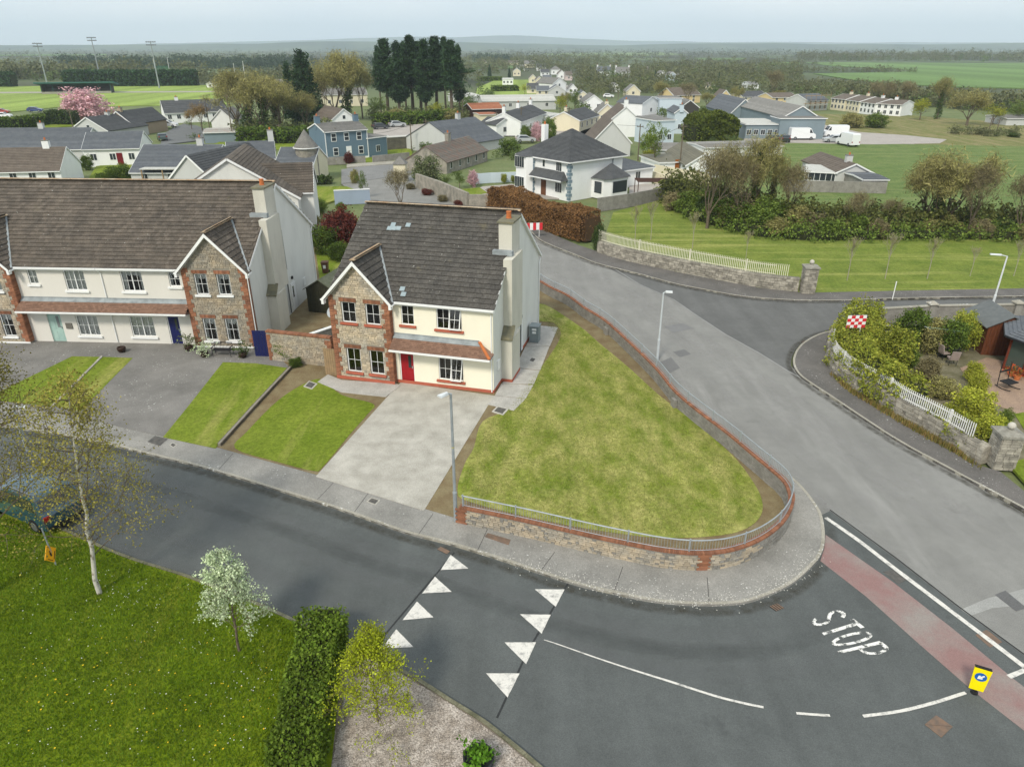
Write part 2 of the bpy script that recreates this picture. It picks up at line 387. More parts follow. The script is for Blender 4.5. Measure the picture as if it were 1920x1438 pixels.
# ---------------- painted markings
def marking(name, label, b, m=PAINT): return b.obj(name, m, None, label=label, category='road marking')
tri = [((845, 1040.6), (826, 1069.4), (878, 1066.3)), ((815.6, 1081.9), (791.6, 1113), (846.9, 1110)), ((781.9, 1128), (755, 1163), (812.5, 1157.8)), ((743, 1180), (715.6, 1216.3), (775.6, 1213.4)),
       ((1002.5, 1105.3), (1058.4, 1105.6), (1042, 1138.4)), ((975, 1152), (1032.8, 1153), (1015.6, 1188.4)), ((946, 1204.7), (1004.7, 1204.7), (986.6, 1246)), ((911, 1262.5), (974, 1263), (951.6, 1307.8))]
tl = ['white triangle on the left end of the speed table, nearest the footpath kerb', 'white triangle second from the kerb in the left row of the speed table', 'white triangle third from the kerb in the left row of the speed table',
      'white triangle at the foot of the left row, seen through the yellow-green sapling', 'white triangle at the right row end of the speed table, nearest the footpath', 'white triangle second from the footpath in the right row of the speed table',
      'white triangle beside the start of the centre line, right row', 'largest white triangle, bottom of the right row near the gravel bed']
for t, lb in zip(tri, tl):
    P = G(t); b = B(); c = (P[0] + P[1] + P[2]) / 3; n = 9; ring = []
    for i in range(3):
        for k in range(n):
            q = P[i].lerp(P[(i + 1) % 3], k / n); q = q + (q - c) * random.uniform(-.018, .018); ring.append((q.x, q.y, .026))
    marking('road_triangle', lb, b.poly(ring)); COL.objects[-1]['group'] = 'white triangles of the speed table'
def line_mark(name, label, P, w_, w0=None):
    b = B(); P = resample(cr(G(P), 10), .25); w0 = w0 or w_; ws = [(w0 + (w_ - w0) * min(1, 1.5 * i / len(P))) * random.uniform(.46, .52) for i in range(len(P))]; Lp, Rp = [offset(P, q)[i] for i, q in enumerate(ws)], [offset(P, -q)[i] for i, q in enumerate(ws)]
    for i in range(len(P) - 1): b.poly([(*Rp[i][:2], .026), (*Rp[i + 1][:2], .026), (*Lp[i + 1][:2], .026), (*Lp[i][:2], .026)])
    return marking(name, label, b)
line_mark('centre_line', 'long curved white centre line starting at the speed table', [(1020, 1200), (1045, 1208), (1122, 1235), (1192, 1258), (1259, 1279), (1340, 1305), (1391, 1318), (1444, 1329)], .09, .035)
line_mark('centre_line', 'short white dash between the long line and the curved line', [(1493, 1337.5), (1526, 1340), (1559, 1342)], .09)
line_mark('centre_line', 'curved white line leading up to the yellow bollard', [(1618, 1343), (1688, 1333.5), (1752, 1317.5), (1793, 1304.5), (1820, 1296)], .11)
line_mark('stop_line', 'long white stop line across the junction beside the grey road', [(1548, 971), (1611, 1015), (1675, 1064.5), (1768, 1135), (1850, 1197), (1935, 1262)], .2)
line_mark('edge_mark', 'short white cross mark at the right picture edge', [(1891, 1269.5), (1935, 1251)], .16)
# the word STOP, stencilled
def stop_word():
    q = [g(1517, 1163), g(1588, 1241), g(1574, 1141), g(1678, 1222)]   # base start, base end, top start, top end
    def P(u, v): a = q[0].lerp(q[1], u); c = q[2].lerp(q[3], u); r = a.lerp(c, v); return (r.x, r.y)
    def stroke(pts, w_=.035, wv=.1):
        b = B(); 
        for i in range(len(pts) - 1):
            (u0, v0), (u1, v1) = pts[i], pts[i + 1]; du, dv = (u1 - u0), (v1 - v0); l = math.hypot(du * 3.4, dv * 1.9) or 1
            nu, nv = -dv * 1.9 / l * w_ , du * 3.4 / l * wv * .75
            b.poly([(*P(u0 - nu, v0 - nv), .027 + .0003 * i), (*P(u1 - nu, v1 - nv), .027 + .0003 * i), (*P(u1 + nu, v1 + nv), .027 + .0003 * i), (*P(u0 + nu, v0 + nv), .027 + .0003 * i)])
        return b
    def arc(cx, cy, rx, ry, a0, a1, n=10): return [(cx + rx * math.cos(R(a0 + (a1 - a0) * i / n)), cy + ry * math.sin(R(a0 + (a1 - a0) * i / n))) for i in range(n + 1)]
    t = thing('stop_marking', 'worn white STOP lettering on the dark road before the junction', 'road marking')
    S = stroke(arc(.1, .74, .075, .2, 20, 250) + arc(.1, .26, .075, .22, 80, -160), .024, .07)
    T = stroke([(.26, .96), (.46, .96)], .024, .07).add(stroke([(.36, .9), (.36, 0.02)], .03, .07))
    O = stroke(arc(.6, .5, .085, .45, 0, 360, 18), .024, .06)
    Pp = stroke([(.79, 0), (.79, .96)], .03, .07).add(stroke([(.79, .94)] + arc(.88, .7, .085, .24, 90, -90, 9) + [(.79, .46)], .024, .06))
    for b in (S, T, O, Pp): b.obj('letter', WORN, t)
stop_word()

# ---------------- footpaths with kerbs
def footpath(name, kerb, back, m, cuts=(), label=None, parts='slab'):
    """kerb and back: world polylines; kerb stones along the road side, slabs behind"""
    P = [(p[0], p[1]) for p in kerb] + [(p[0], p[1]) for p in reversed(back)]
    return slab(name, P, -.05, KZ, m)
def kerb(P, h=KZ + .012, w_=.13, side_=1, m=CONC_KERB, seg=.9, name='kerb'):
    P = resample([Vector((p[0], p[1], 0)) for p in P], .3); Q = offset(P, w_ * side_); root = thing(name, '', '')
    del root['label']; del root['category']; root['kind'] = 'structure'
    step = 3; i = 0
    while i < len(P) - 1:
        j = min(i + step, len(P) - 1); b = B(); dz = random.uniform(-.006, .006)
        for k in range(i, j):
            a0, a1, c1, c0 = P[k], P[k + 1], Q[k + 1], Q[k]
            if k == j - 1: a1 = a0.lerp(a1, .96); c1 = c0.lerp(c1, .96)
            lo = [(a0.x, a0.y, -.05), (a1.x, a1.y, -.05), (c1.x, c1.y, -.05), (c0.x, c0.y, -.05)]
            b.hexa(lo if side_ > 0 else lo[::-1], [(x, y, h + dz) for x, y, _ in (lo if side_ > 0 else lo[::-1])])
        b.obj('kerb_stone', m, root); i = j
    return root
k_est = cr(G([(-300, 770), (-160, 782), (51, 808), (192, 833.5), (307, 861), (384, 880), (500, 915), (640, 959), (756, 1000), (844, 1023), (937, 1051.6), (1064, 1094), (1145, 1114), (1227, 1130.6), (1308, 1136.7), (1381, 1134.7), (1430, 1122.5),
    (1483, 1098), (1519, 1067.6), (1539.7, 1041), (1545.8, 1008.7), (1539.7, 968), (1523, 939.7), (1503, 915), (1480, 893)]), 5)
wall_px = [(862, 947), (983, 972), (1105, 1000), (1186, 1017), (1247, 1028), (1308, 1033), (1369, 1027), (1425, 1006), (1466, 974), (1484, 938), (1480, 912), (1468, 895), (1446, 876), (1418, 853), (1365, 809), (1308, 766), (1267, 731), (1230, 687), (1172, 631), (1134, 598), (1098, 576), (1066, 553), (1033, 537), (1011, 524), (985, 508)]
WH = .95
wall_line = resample(cr(G(wall_px, WH), 8), .25)
wall_line = [Vector((p.x, p.y, 0)) for p in wall_line]
path_back = G([(-300, 722), (-100, 738), (60, 765), (150, 783), (307, 818), (407, 842), (592, 893), (795, 957), (855, 975)])
iw = [i for i, p in enumerate(wall_line)]
_split = max(range(len(wall_line)), key=lambda i: -(wall_line[i] - g(1480, 890, 0)).length)
path_poly = [(p.x, p.y) for p in k_est] + [(p.x, p.y) for p in reversed(wall_line[:_split])] + [(p.x, p.y) for p in reversed(path_back)]
slab('footpath', path_poly, -.05, KZ, CONC_PATH)
kerb(k_est, side_=1)
# joints of the cast slabs and covers let into them
jm = mat('dark_joint', (.07, .065, .06), None, 3, kind='pos')  # dark grey colour of the slab joints
for a, b_ in (((270, 851), (305, 825)), ((405, 886), (437, 850)), ((590, 942), (625, 905)), ((783, 1004), (812, 963)), ((894, 1035), (914, 992)), ((660, 966), (690, 925)), ((1010, 1075), (1040, 1035)), ((1150, 1113), (1168, 1062)), ((1330, 1134), (1326, 1082))):
    strip('path_joint', [g(*a, KZ), g(*b_, KZ)], .025, KZ + .004, jm, kind='structure')
# far footpath under the rubble wall
fk = cr(G([(930, 400), (985, 428), (1014, 453), (1075.6, 478.8), (1121, 496.6), (1198, 516), (1263, 533.7), (1327.5, 546.6), (1392, 558), (1472.8, 564.4), (1524, 565.7), (1604, 565), (1684, 561.6), (1920, 558), (2250, 552)]), 5)
fb = G([(945, 398), (1000, 424), (1040, 443), (1085, 462), (1117.6, 472.4), (1172.5, 490), (1263, 511), (1343.6, 527), (1424.3, 541.8), (1495, 549.9), (1524, 551), (1684, 547.5), (1920, 543), (2250, 537)])
slab('far_footpath', [(p.x, p.y) for p in fk] + [(p.x, p.y) for p in reversed(fb)], -.05, KZ, TAR_PATH); kerb(fk, side_=1)
# corner footpath by the garden wall
ck = cr(G([(2250, 606), (1920, 606), (1700, 612), (1600, 616), (1556, 623), (1527, 632), (1501.6, 648), (1488.8, 667), (1487, 686), (1498.4, 705.5), (1524, 724.7), (1556, 745.5), (1620, 788.7), (1684, 830), (1748, 865.5), (1812, 900), (1920, 958), (2200, 1110)]), 5)
cb = G([(2250, 600), (1920, 600), (1700, 606), (1600, 612), (1570, 625), (1556, 645), (1549.6, 660.7), (1551, 686), (1565.6, 708.7), (1594, 731), (1639, 756.7), (1684, 785.5), (1748, 820.7), (1796, 849.5), (1840, 877), (1875, 888), (1920, 925), (2200, 1060)])
slab('corner_footpath', [(p.x, p.y) for p in ck] + [(p.x, p.y) for p in reversed(cb)], -.05, KZ, TAR_PATH); kerb(ck, side_=1)

# polished wheel tracks and dirt along the kerbs
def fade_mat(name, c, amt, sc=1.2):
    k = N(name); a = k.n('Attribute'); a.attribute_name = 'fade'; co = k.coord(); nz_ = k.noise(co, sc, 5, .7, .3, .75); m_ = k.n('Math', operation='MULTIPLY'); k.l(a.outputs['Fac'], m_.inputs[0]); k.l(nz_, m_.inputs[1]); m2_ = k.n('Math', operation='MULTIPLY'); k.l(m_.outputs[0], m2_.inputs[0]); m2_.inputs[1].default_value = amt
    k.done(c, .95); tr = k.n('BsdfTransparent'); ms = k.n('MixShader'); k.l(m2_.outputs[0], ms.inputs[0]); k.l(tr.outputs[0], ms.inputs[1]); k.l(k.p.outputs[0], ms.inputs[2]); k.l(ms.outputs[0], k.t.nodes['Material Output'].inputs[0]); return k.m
def fade_strip(name, P, w_, z, m, one=False):
    P = resample([Vector((p[0], p[1], 0)) for p in P], .6); ks = (-.5, -.25, 0, .25, .5); rows = [offset(P, w_ * q) for q in ks]; v = [(p.x, p.y, z) for r in rows for p in r]; n = len(P); f = []
    for r in range(4): f += [(r * n + i, r * n + i + 1, (r + 1) * n + i + 1, (r + 1) * n + i) for i in range(n - 1)]
    me = bpy.data.meshes.new(name); me.from_pydata(v, [], f); me.materials.append(m); at_ = me.attributes.new('fade', 'FLOAT', 'POINT'); fd = (1, .8, .55, .25, 0) if one else (0, .7, 1, .7, 0)
    at_.data.foreach_set('value', [fd[r] * min(1, min(i, n - 1 - i) / 8) for r in range(5) for i in range(n)]); put(name, me, None, kind='structure')
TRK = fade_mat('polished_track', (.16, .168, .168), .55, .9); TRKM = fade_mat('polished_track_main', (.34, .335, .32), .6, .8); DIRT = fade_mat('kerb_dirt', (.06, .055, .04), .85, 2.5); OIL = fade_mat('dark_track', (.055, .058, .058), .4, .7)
for d_ in (1.5, 3.0): fade_strip('wheel_track', offset(k_est[10:-34], -d_), 1.1, .0145, TRK)
for d_ in (4.5, 5.9): fade_strip('wheel_track', offset(k_est[10:50], -d_), 1.0, .0145, TRK)
fade_strip('wheel_track', offset(k_est[10:-34], -2.2), .9, .0155, OIL)
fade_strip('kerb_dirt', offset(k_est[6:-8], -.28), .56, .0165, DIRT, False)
mr_ = G([(2000, 1085), (1748, 925), (1560, 800), (1400, 690), (1290, 620), (1200, 560), (1110, 510), (1050, 478)])
for d_, m_ in ((-.2, TRKM), (1.5, TRKM), (3.4, TRKM), (5.1, TRKM), (.7, TRKM)): fade_strip('wheel_track', cr(offset(mr_, d_), 4), 1.0, .0035, m_)
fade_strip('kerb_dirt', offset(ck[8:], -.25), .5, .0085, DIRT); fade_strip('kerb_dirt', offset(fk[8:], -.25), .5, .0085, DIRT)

# ---------------- park, gravel bed, lawns, drives
south = cr(G([(-500, 870), (-60, 930), (100, 985), (192, 1026), (256, 1051), (320, 1071), (368, 1087), (480, 1131), (570, 1172), (650, 1212.5)]), 3)
slab('park_lawn', [(p.x, p.y) for p in south] + [tuple(g(636, 1300)[:2]), tuple(g(620, 1460)[:2]), tuple(g(600, 1700)[:2]), tuple(g(-700, 1700)[:2])], -.05, .10, GR_DEEP)
gr_edge = cr(G([(650, 1212.5), (687.5, 1226), (759, 1260), (797, 1282), (850, 1316), (900, 1347), (937.5, 1375), (1012.5, 1437.5), (1150, 1560)]), 3)
slab('gravel_bed', [(p.x, p.y) for p in gr_edge] + [tuple(g(1300, 1760)[:2]), tuple(g(600, 1700)[:2]), tuple(g(620, 1460)[:2]), tuple(g(636, 1300)[:2])], -.05, .09, GRAVEL_M)
kerb(south + gr_edge, side_=-1, h=.125, m=mat('mossy_kerb', (.2, .19, .13), (.1, .1, .06), 2, 12, kind='pos', fine=20))
LZ = .14
plot = [(-17.3, 0)]
site = [tuple(p[:2]) for p in reversed(path_back)] + [tuple(g(-300, 640)[:2]), tuple(g(-300, 470)[:2]), tuple(g(560, 470)[:2]), tuple(g(600, 440)[:2]), tuple(g(900, 470)[:2]), tuple(g(985, 500)[:2])]
inner = [tuple(p[:2]) for p in reversed(wall_line)]
slab('plot_soil', site + inner, -.05, KZ + .01, SOIL)
def lawn(name, px, m, z=LZ, sm=0):
    P = G(px, z); P = cr(P, 4, True) if sm else P
    return slab(name, [(p.x, p.y) for p in P], 0, z, m)
lawn('corner_lawn', [(1008, 572), (1030, 575), (1090, 614), (1120, 640), (1180, 690), (1235, 740), (1290, 782), (1370, 850), (1410, 900), (1428, 935), (1427, 965), (1400, 990), (1350, 1003), (1250, 1008), (1150, 998), (1020, 975), (880, 940), (858, 918), (872, 868), (888, 840), (905, 790), (955, 765), (1000, 708), (1050, 635), (1040, 606), (1010, 600)], GR_LAWN, sm=1)
lawn('front_lawn', [(575, 717), (606, 712), (640, 740), (700, 757), (690, 775), (655, 815), (606, 874), (587, 882), (520, 865), (441, 840), (464, 808), (522, 750)], GR_BRIGHT, sm=1)
lawn('front_lawn', [(418, 679), (478, 681), (541, 690), (480, 757), (404, 840), (306, 819), (350, 765)], GR_BRIGHT)
lawn('front_lawn', [(193, 669), (249, 671), (205, 715), (152, 770), (100, 760)], GR_BRIGHT)
lawn('front_lawn', [(135, 668), (190, 669), (97, 762), (-30, 748)], GR_BRIGHT)
slab('lawn_divider', [(p.x, p.y) for p in G([(190, 668), (193, 669), (100, 763), (96, 762)], LZ)], 0, LZ + .05, CONC_KERB)
lawn('back_garden', [(592, 470), (665, 470), (700, 520), (640, 545), (600, 530)], GR_BRIGHT, z=.13)
slab('driveway', [(p.x, p.y) for p in G([(725, 745), (752, 716), (928, 742), (915, 760), (795, 957), (592, 893)], .13)], 0, .13, CONC_DRIVE)
slab('driveway', [(p.x, p.y) for p in G([(249, 671), (195, 669), (130, 668), (20, 748), (-60, 742), (-80, 640), (60, 640), (230, 655), (480, 664), (520, 668), (541, 690), (478, 681), (418, 679), (306, 819), (152, 783), (100, 760), (152, 770), (205, 715)], .13)][:0] or
     [(p.x, p.y) for p in G([(-300, 722), (-300, 630), (60, 632), (230, 640), (480, 648), (520, 668), (545, 690), (307, 818), (150, 783), (60, 765), (-100, 738)], .128)], 0, .128, CONC_GREYDRIVE)
slab('house_path', [(p.x, p.y) for p in G([(595, 716), (615, 702), (640, 712), (745, 720), (752, 722), (723, 744), (640, 735)], .15)], 0, .15, CONC_APRON)
def slabs(name, pxs, z, m):
    for P in pxs: slab(name, [(p.x, p.y) for p in G(P, z)], 0, z + random.uniform(0, .01), m)
slabs('path_slab', [[(915, 758), (928, 742), (985, 748), (963, 770)][:4], [(928, 741), (940, 720), (1000, 722), (986, 747)], [(941, 719), (965, 690), (1012, 695), (1001, 720)], [(966, 689), (985, 650), (1030, 650), (1013, 694)], [(986, 649), (1008, 610), (1046, 614), (1031, 649)]], .15, CONC_APRON)
# inspection covers and gullies
COVER = mat('cast_iron_cover', (.12, .11, .10), (.07, .07, .065), 6, 25, .7, .4, .01, kind='pos')
RUSTC = mat('rusty_cover', (.2, .13, .09), (.13, .1, .08), 5, 20, .8, .3, .01, kind='pos')
def cover(label, px, z, m=COVER, frame=None, name='manhole_cover', bars=0):
    P = G(px, z); c = sum(P, Vector()) / len(P); t = thing(name, label, 'drain cover', (c.x, c.y, z))
    if frame: B().prism([((p.x - c.x) * 1.35, (p.y - c.y) * 1.35) for p in P], -.03, .006).obj('frame', frame, t)
    ax = (P[1] - P[0]); ay = (P[-1] - P[0])
    if bars:
        B().prism([(p.x - c.x, p.y - c.y) for p in P], -.03, .008).obj('pit', mat('dark_pit', (.015, .013, .01)), t)
        for i in range(bars):
            u = (i + .5) / bars; a = P[0] + ax * u - c; d = a + ay
            B().beam((a.x, a.y, .014), (d.x, d.y, .014), .05, .02).obj('bar', m, t)
    else:
        for i, (p0, p1, p2) in enumerate(((P[0], P[1], P[2]), (P[0], P[2], P[3]))):
            q = (p0 + p1 + p2) / 3; B().prism([((p.x - q.x) * .96 + q.x - c.x, (p.y - q.y) * .96 + q.y - c.y) for p in (p0, p1, p2)], -.03, .012).obj('plate', m, t)
cover('rusty square manhole cover beside the curved line near the bollard', [(1733, 1358), (1755, 1340), (1787, 1362), (1765, 1383)], .014, RUSTC)
cover('manhole cover under the stop line beside the red surfacing', [(1655, 1072), (1678, 1066), (1705, 1086), (1684, 1095)], .009, COVER)
cover('brownish manhole cover under the stop line near the road edge mark', [(1828, 1190), (1850, 1180), (1880, 1204), (1856, 1214)], .009, RUSTC)
cover('rusty road gully below the kerb beside the top left triangle', [(820, 1030), (826, 1025), (844, 1033), (838, 1039)], .014, RUSTC, None, 'gully', 4)
cover('rusty road gully at the kerb above the STOP lettering', [(1442, 1137), (1458, 1131), (1470, 1139), (1455, 1146)], .014, RUSTC, None, 'gully', 4)
cover('dark patch cover set in the footpath at the driveway corner', [(276, 828), (291, 817), (315, 823), (300, 836)], KZ + .004, COVER)
cover('small square cover in a pale slab of the footpath by the lawn corner', [(319, 834), (324, 831), (330, 834), (325, 838)], KZ + .004, COVER, CONC_DRIVE)
cover('brown rectangular cover in the footpath beside the lamp post', [(908, 1006), (914, 999), (958, 1012), (954, 1022)], KZ + .004, RUSTC)
cover('small cover in the footpath below the pale driveway', [(690, 940), (697, 934), (710, 938), (703, 945)], KZ + .004, COVER, CONC_DRIVE)
cover('square drain cover in a pale slab at the driveway top', [(926, 771), (934, 763), (950, 767), (942, 776)], .155, COVER, CONC_DRIVE)
cover('square drain cover on the dirt beside the front lawn', [(572, 724), (580, 716), (592, 720), (584, 728)], .15, COVER, CONC_DRIVE)
cover('small drain cover in the side path beyond the house door', [(993, 676), (997, 671), (1004, 673), (1000, 678)], .165, COVER)
cover('brown gully at the kerb in the side road mouth', [(1502, 642), (1508, 638), (1514, 641), (1508, 645)], .01, RUSTC, None, 'gully', 3)

# ---------------- walls of separate stones
def wall_frame(P):
    s = [0.0]
    for a, b_ in zip(P, P[1:]): s.append(s[-1] + (b_ - a).length)
    def at(d):
        d = min(max(d, 0), s[-1] - 1e-6)
        i = int(np.searchsorted(s, d, 'right') - 1); i = min(i, len(P) - 2)
        t = (P[i + 1] - P[i]).normalized(); p = P[i] + t * (d - s[i]); return p, t
    return at, s[-1]
def stone_wall(label, P, h, th, sw, sh, m, name='stone_wall', cat='wall', limit=300, skip=None, core=MORTAR, cap=None, z0=0.0, both=True, vis=None, rough=.012, pick=1, m2=None):
    """P: centre line. Stones proud of a mortar core on both faces; the largest in view are objects of their own."""
    o = P[0]; t = thing(name, label, cat, (o.x, o.y, 0)) if not isinstance(label, bpy.types.Object) else label
    if isinstance(label, bpy.types.Object): o = Vector((0, 0, 0))
    at, Ln = wall_frame([p - o for p in P])
    b = B(); Q = [p - o for p in P]; Lq, Rq = offset(Q, th / 2 - .015), offset(Q, -(th / 2 - .015))
    for i in range(len(Q) - 1):
        lo = [(*Rq[i][:2], z0 - .05), (*Rq[i + 1][:2], z0 - .05), (*Lq[i + 1][:2], z0 - .05), (*Lq[i][:2], z0 - .05)]
        b.hexa(lo, [(x, y, h - .01) for x, y, _ in lo])
    b.obj('core', core, t)
    st = []
    for sgn in ((-1, 1) if both else (pick,)):
        z = z0; r = 0
        while z < h - sh * .45:
            hh = sh * random.uniform(.8, 1.2) if rough > .02 else sh
            hh = min(hh, h - z); d = -random.random() * sw
            while d < Ln:
                ww = sw * random.uniform(.55, 1.5); d0, d1 = max(d, 0), min(d + ww, Ln)
                d += ww
                if d1 - d0 < .06 or (skip and skip((d0 + d1) / 2, z, sgn)): continue
                st.append((sgn, d0 + .012, d1 - .012, z + .012, z + hh - .012 + (random.uniform(-.02, .02) if rough > .02 else 0)))
            z += hh
    campos = Vector((-o.x, -o.y, CH))
    def score(s_):
        sgn, d0, d1, za, zb = s_; p, tt = at((d0 + d1) / 2); n = Vector((-tt.y, tt.x, 0)) * sgn
        vdir = campos - p; facing = n.dot(vdir.normalized()); pr = (P[0] if not isinstance(label, bpy.types.Object) else Vector()) 
        return (-1 if facing < 0 else 1) * (d1 - d0) * (zb - za) * abs(facing) / vdir.length_squared
    st.sort(key=score, reverse=True); rest = B()
    for k, (sgn, d0, d1, za, zb) in enumerate(st):
        p0, t0 = at(d0); p1, t1 = at(d1); n0 = Vector((-t0.y, t0.x, 0)) * sgn; n1 = Vector((-t1.y, t1.x, 0)) * sgn
        q = random.uniform(0, rough * 2); a = th / 2 - .03; c_ = th / 2 + rough + q
        A, Bq, Cq, D_ = p0 + n0 * a, p1 + n1 * a, p1 + n1 * (c_), p0 + n0 * (c_ + random.uniform(-rough, rough))
        lo = [A, Bq, Cq, D_] if sgn < 0 else [D_, Cq, Bq, A]
        bb = B() if k < limit else rest
        bb.hexa([(v.x, v.y, za) for v in lo], [(v.x, v.y, zb) for v in lo])
        if k < limit: bb.obj('stone', m2 if m2 and sgn > 0 else m, t)
    if rest.v: rest.obj('stones', m2 or m, t, kind='stuff')
    return t, at, Ln
def coping_bricks(t, at, Ln, h, th, m=BRICK, bw=.075, proud=.04, hh=.1, z_tilt=0, d0=0, limit=300):
    b = B(); d = d0; k = 0; cp = []
    while d + bw < Ln:
        cp.append(d); d += bw
    rest = B()
    for i, d in enumerate(cp):
        p0, t0 = at(d + .004); p1, t1 = at(d + bw - .006); n0 = Vector((-t0.y, t0.x, 0)) * (th / 2 + proud); n1 = Vector((-t1.y, t1.x, 0)) * (th / 2 + proud)
        lo = [p0 - n0, p1 - n1, p1 + n1, p0 + n0]; dz = random.uniform(-.004, .006)
        bb = B() if i < limit else rest
        bb.hexa([(v.x, v.y, h) for v in lo], [(v.x, v.y, h + hh + dz) for v in lo])
        if i < limit: bb.obj('coping_brick', m, t)
    if rest.v: rest.obj('coping_bricks', m, t, kind='stuff')
pier = [0, 9.55, 18.2]
def quoin_skip(d, z, s): return any(abs(d - q) < .24 for q in (.1, 10.15, 17.6)) and s < 0
at0, L0 = wall_frame(wall_line)
gw_t, gw_at, gw_L = stone_wall('long curved garden wall of buff stone with orange brick coping', wall_line, WH - .1, .22, .23, .1, STONE, 'garden_wall', limit=300, skip=quoin_skip, both=True, m2=BLOCKW)
coping_bricks(gw_t, gw_at, gw_L, WH - .1, .22, proud=.025, hh=.085)
for q in (.1, 10.15, 17.6):           # toothed brick piers let into the outer face
    for r in range(8):
        ww = .26 if r % 2 else .17; p, t_ = gw_at(q); n = Vector((-t_.y, t_.x, 0)) * -1
        a, c_ = p - t_ * ww, p + t_ * ww
        for hb in range(1):
            z0 = .01 + r * .105; lo = [a + n * .09, c_ + n * .09, c_ + n * .135, a + n * .135]
            B().hexa([(v.x, v.y, z0) for v in lo][::-1], [(v.x, v.y, z0 + .095) for v in lo][::-1]).obj('brick', BRICK, gw_t)
p, t_ = gw_at(17.75); n = Vector((t_.y, -t_.x, 0)); b = B(); a, c_ = p - t_ * .02, p + t_ * .38
b.hexa([(*(a + n * .13)[:2], .42), (*(c_ + n * .13)[:2], .42), (*(c_ + n * .15)[:2], .42), (*(a + n * .15)[:2], .42)], [(*(a + n * .13)[:2], .72), (*(c_ + n * .13)[:2], .72), (*(c_ + n * .15)[:2], .72), (*(a + n * .15)[:2], .72)])
b.obj('plaque', mat('blue_grey_plaque', (.42, .47, .55), (.36, .4, .47), 4), gw_t)
# railing on the wall
rt = thing('railing', 'galvanised railing with thin bars standing on the curved garden wall', 'railing', tuple(wall_line[0][:2]) + (WH + .1,))
RAILP = resample([p for p in wall_line], .4); ra, rL = wall_frame([p - wall_line[0] for p in wall_line])
def rp3(d, z): p, t_ = ra(d); return (p.x, p.y, z)
def railbar(z, r, nm):
    b = B(); k = 0; d = .1; pts = []
    while d < rL: pts.append(rp3(d, z)); d += .45
    b.pipe(pts, r, 6); b.obj(nm, METAL, rt)
railbar(.4, .028, 'top_rail'); railbar(-.06, .014, 'bottom_rail')
pm = B().tube((0, 0, -.12), (0, 0, .46), .036, .036, 6).mesh('post', METAL); d = .15
while d < rL: put('post', pm, rt, rp3(d, 0)); d += 2.35
bm_ = B().tube((0, 0, -.06), (0, 0, .4), .0075, .0065, 4, False).mesh('baluster', METAL); d = .2; k = 0; rest = B()
while d < rL:
    if k < 300 and d < 24: put('baluster', bm_, rt, rp3(d, 0)); k += 1
    else: x, y, _ = rp3(d, 0); rest.tube((x, y, -.06), (x, y, .36), .0065, .0065, 3, False)
    d += .115 if d < 24 else .14
rest.obj('balusters', METAL, rt, kind='stuff')
for d_, lb in ((27.0, 'drain'), (38.5, 'drain')):     # small brick piers on the lawn side
    p, t_ = gw_at(d_); n = Vector((-t_.y, t_.x, 0)) * .27
    a = p + n; B().hexa([(*(a - t_ * .2 - n * .4)[:2], 0), (*(a + t_ * .2 - n * .4)[:2], 0), (*(a + t_ * .2 + n * .3)[:2], 0), (*(a - t_ * .2 + n * .3)[:2], 0)], [(*(a - t_ * .2 - n * .4)[:2], .62), (*(a + t_ * .2 - n * .4)[:2], .62), (*(a + t_ * .2 + n * .3)[:2], .62), (*(a - t_ * .2 + n * .3)[:2], .62)]).obj('buttress', BLOCKW, gw_t)
# low dark edging between the two front lawns
P = G([(567, 672), (545, 695), (480, 765), (410, 843)]); P = resample(P, .4)
stone_wall('low dark stone edging between the two sloping front lawns', P, .3, .16, .4, .15, mat('dark_edging', (.12, .1, .07), (.07, .06, .045), 3, island=.2), 'edging_wall', both=True, limit=120)
# rubble wall with white railing on the far side
Pf = resample(cr(G([(1122, 474), (1172.5, 489), (1263, 509), (1343.6, 525), (1424.3, 539.8), (1497, 548)]), 6), .5)
stone_wall('grey rubble wall across the road carrying a long cream picket railing', Pf, 1.25, .42, .42, .2, RUBBLE, 'rubble_wall', rough=.03, limit=300, core=RUBBLE)
Pc = resample(cr(G([(1571, 620), (1560, 640), (1556, 662), (1557, 684), (1571, 704), (1599, 726), (1644, 751), (1689, 780), (1753, 815), (1801, 844), (1845, 869)]), 6), .4)
stone_wall('rubble wall of the corner garden under the yellow-green hedge', Pc, .95, .4, .36, .17, RUBBLE, 'rubble_wall', rough=.03, limit=300, core=RUBBLE)
def picket_fence(name, label, P, z, h, pitch, m, w_=.035, postevery=4, th=.02):
    o = P[0]; t = thing(name, label, 'fence', (o.x, o.y, z)); at, Ln = wall_frame([p - o for p in P])
    pk = B().box(-w_ / 2, -th / 2, 0, w_ / 2, th / 2, h).hexa([(-w_ / 2, -th / 2, h), (w_ / 2, -th / 2, h), (w_ / 2, th / 2, h), (-w_ / 2, th / 2, h)], [(-.004, -th / 2, h + .06), (.004, -th / 2, h + .06), (.004, th / 2, h + .06), (-.004, th / 2, h + .06)]).mesh('picket', m)
    ps = B().box(-.05, -.05, 0, .05, .05, h + .1).mesh('fence_post', m); d = .1; k = 0
    while d < Ln and k < 298:
        p, tt = at(d); put('picket', pk, t, (p.x, p.y, .02), math.atan2(tt.y, tt.x)); d += pitch; k += 1
    d = 0
    while d <= Ln: p, tt = at(d); put('fence_post', ps, t, (p.x, p.y, 0), math.atan2(tt.y, tt.x)); d += postevery
    for zz in (.12, h - .12):
        b = B(); d = 0; pts = []
        while d < Ln: p, tt = at(d); pts.append((p.x, p.y, zz)); d += 1.0
        for a, c_ in zip(pts, pts[1:]): b.beam(a, c_, .03, .05)
        b.obj('rail', m, t)
    return t
CREAMW = mat('cream_painted_rail', (.66, .64, .5), (.55, .53, .42), 4, island=.1)
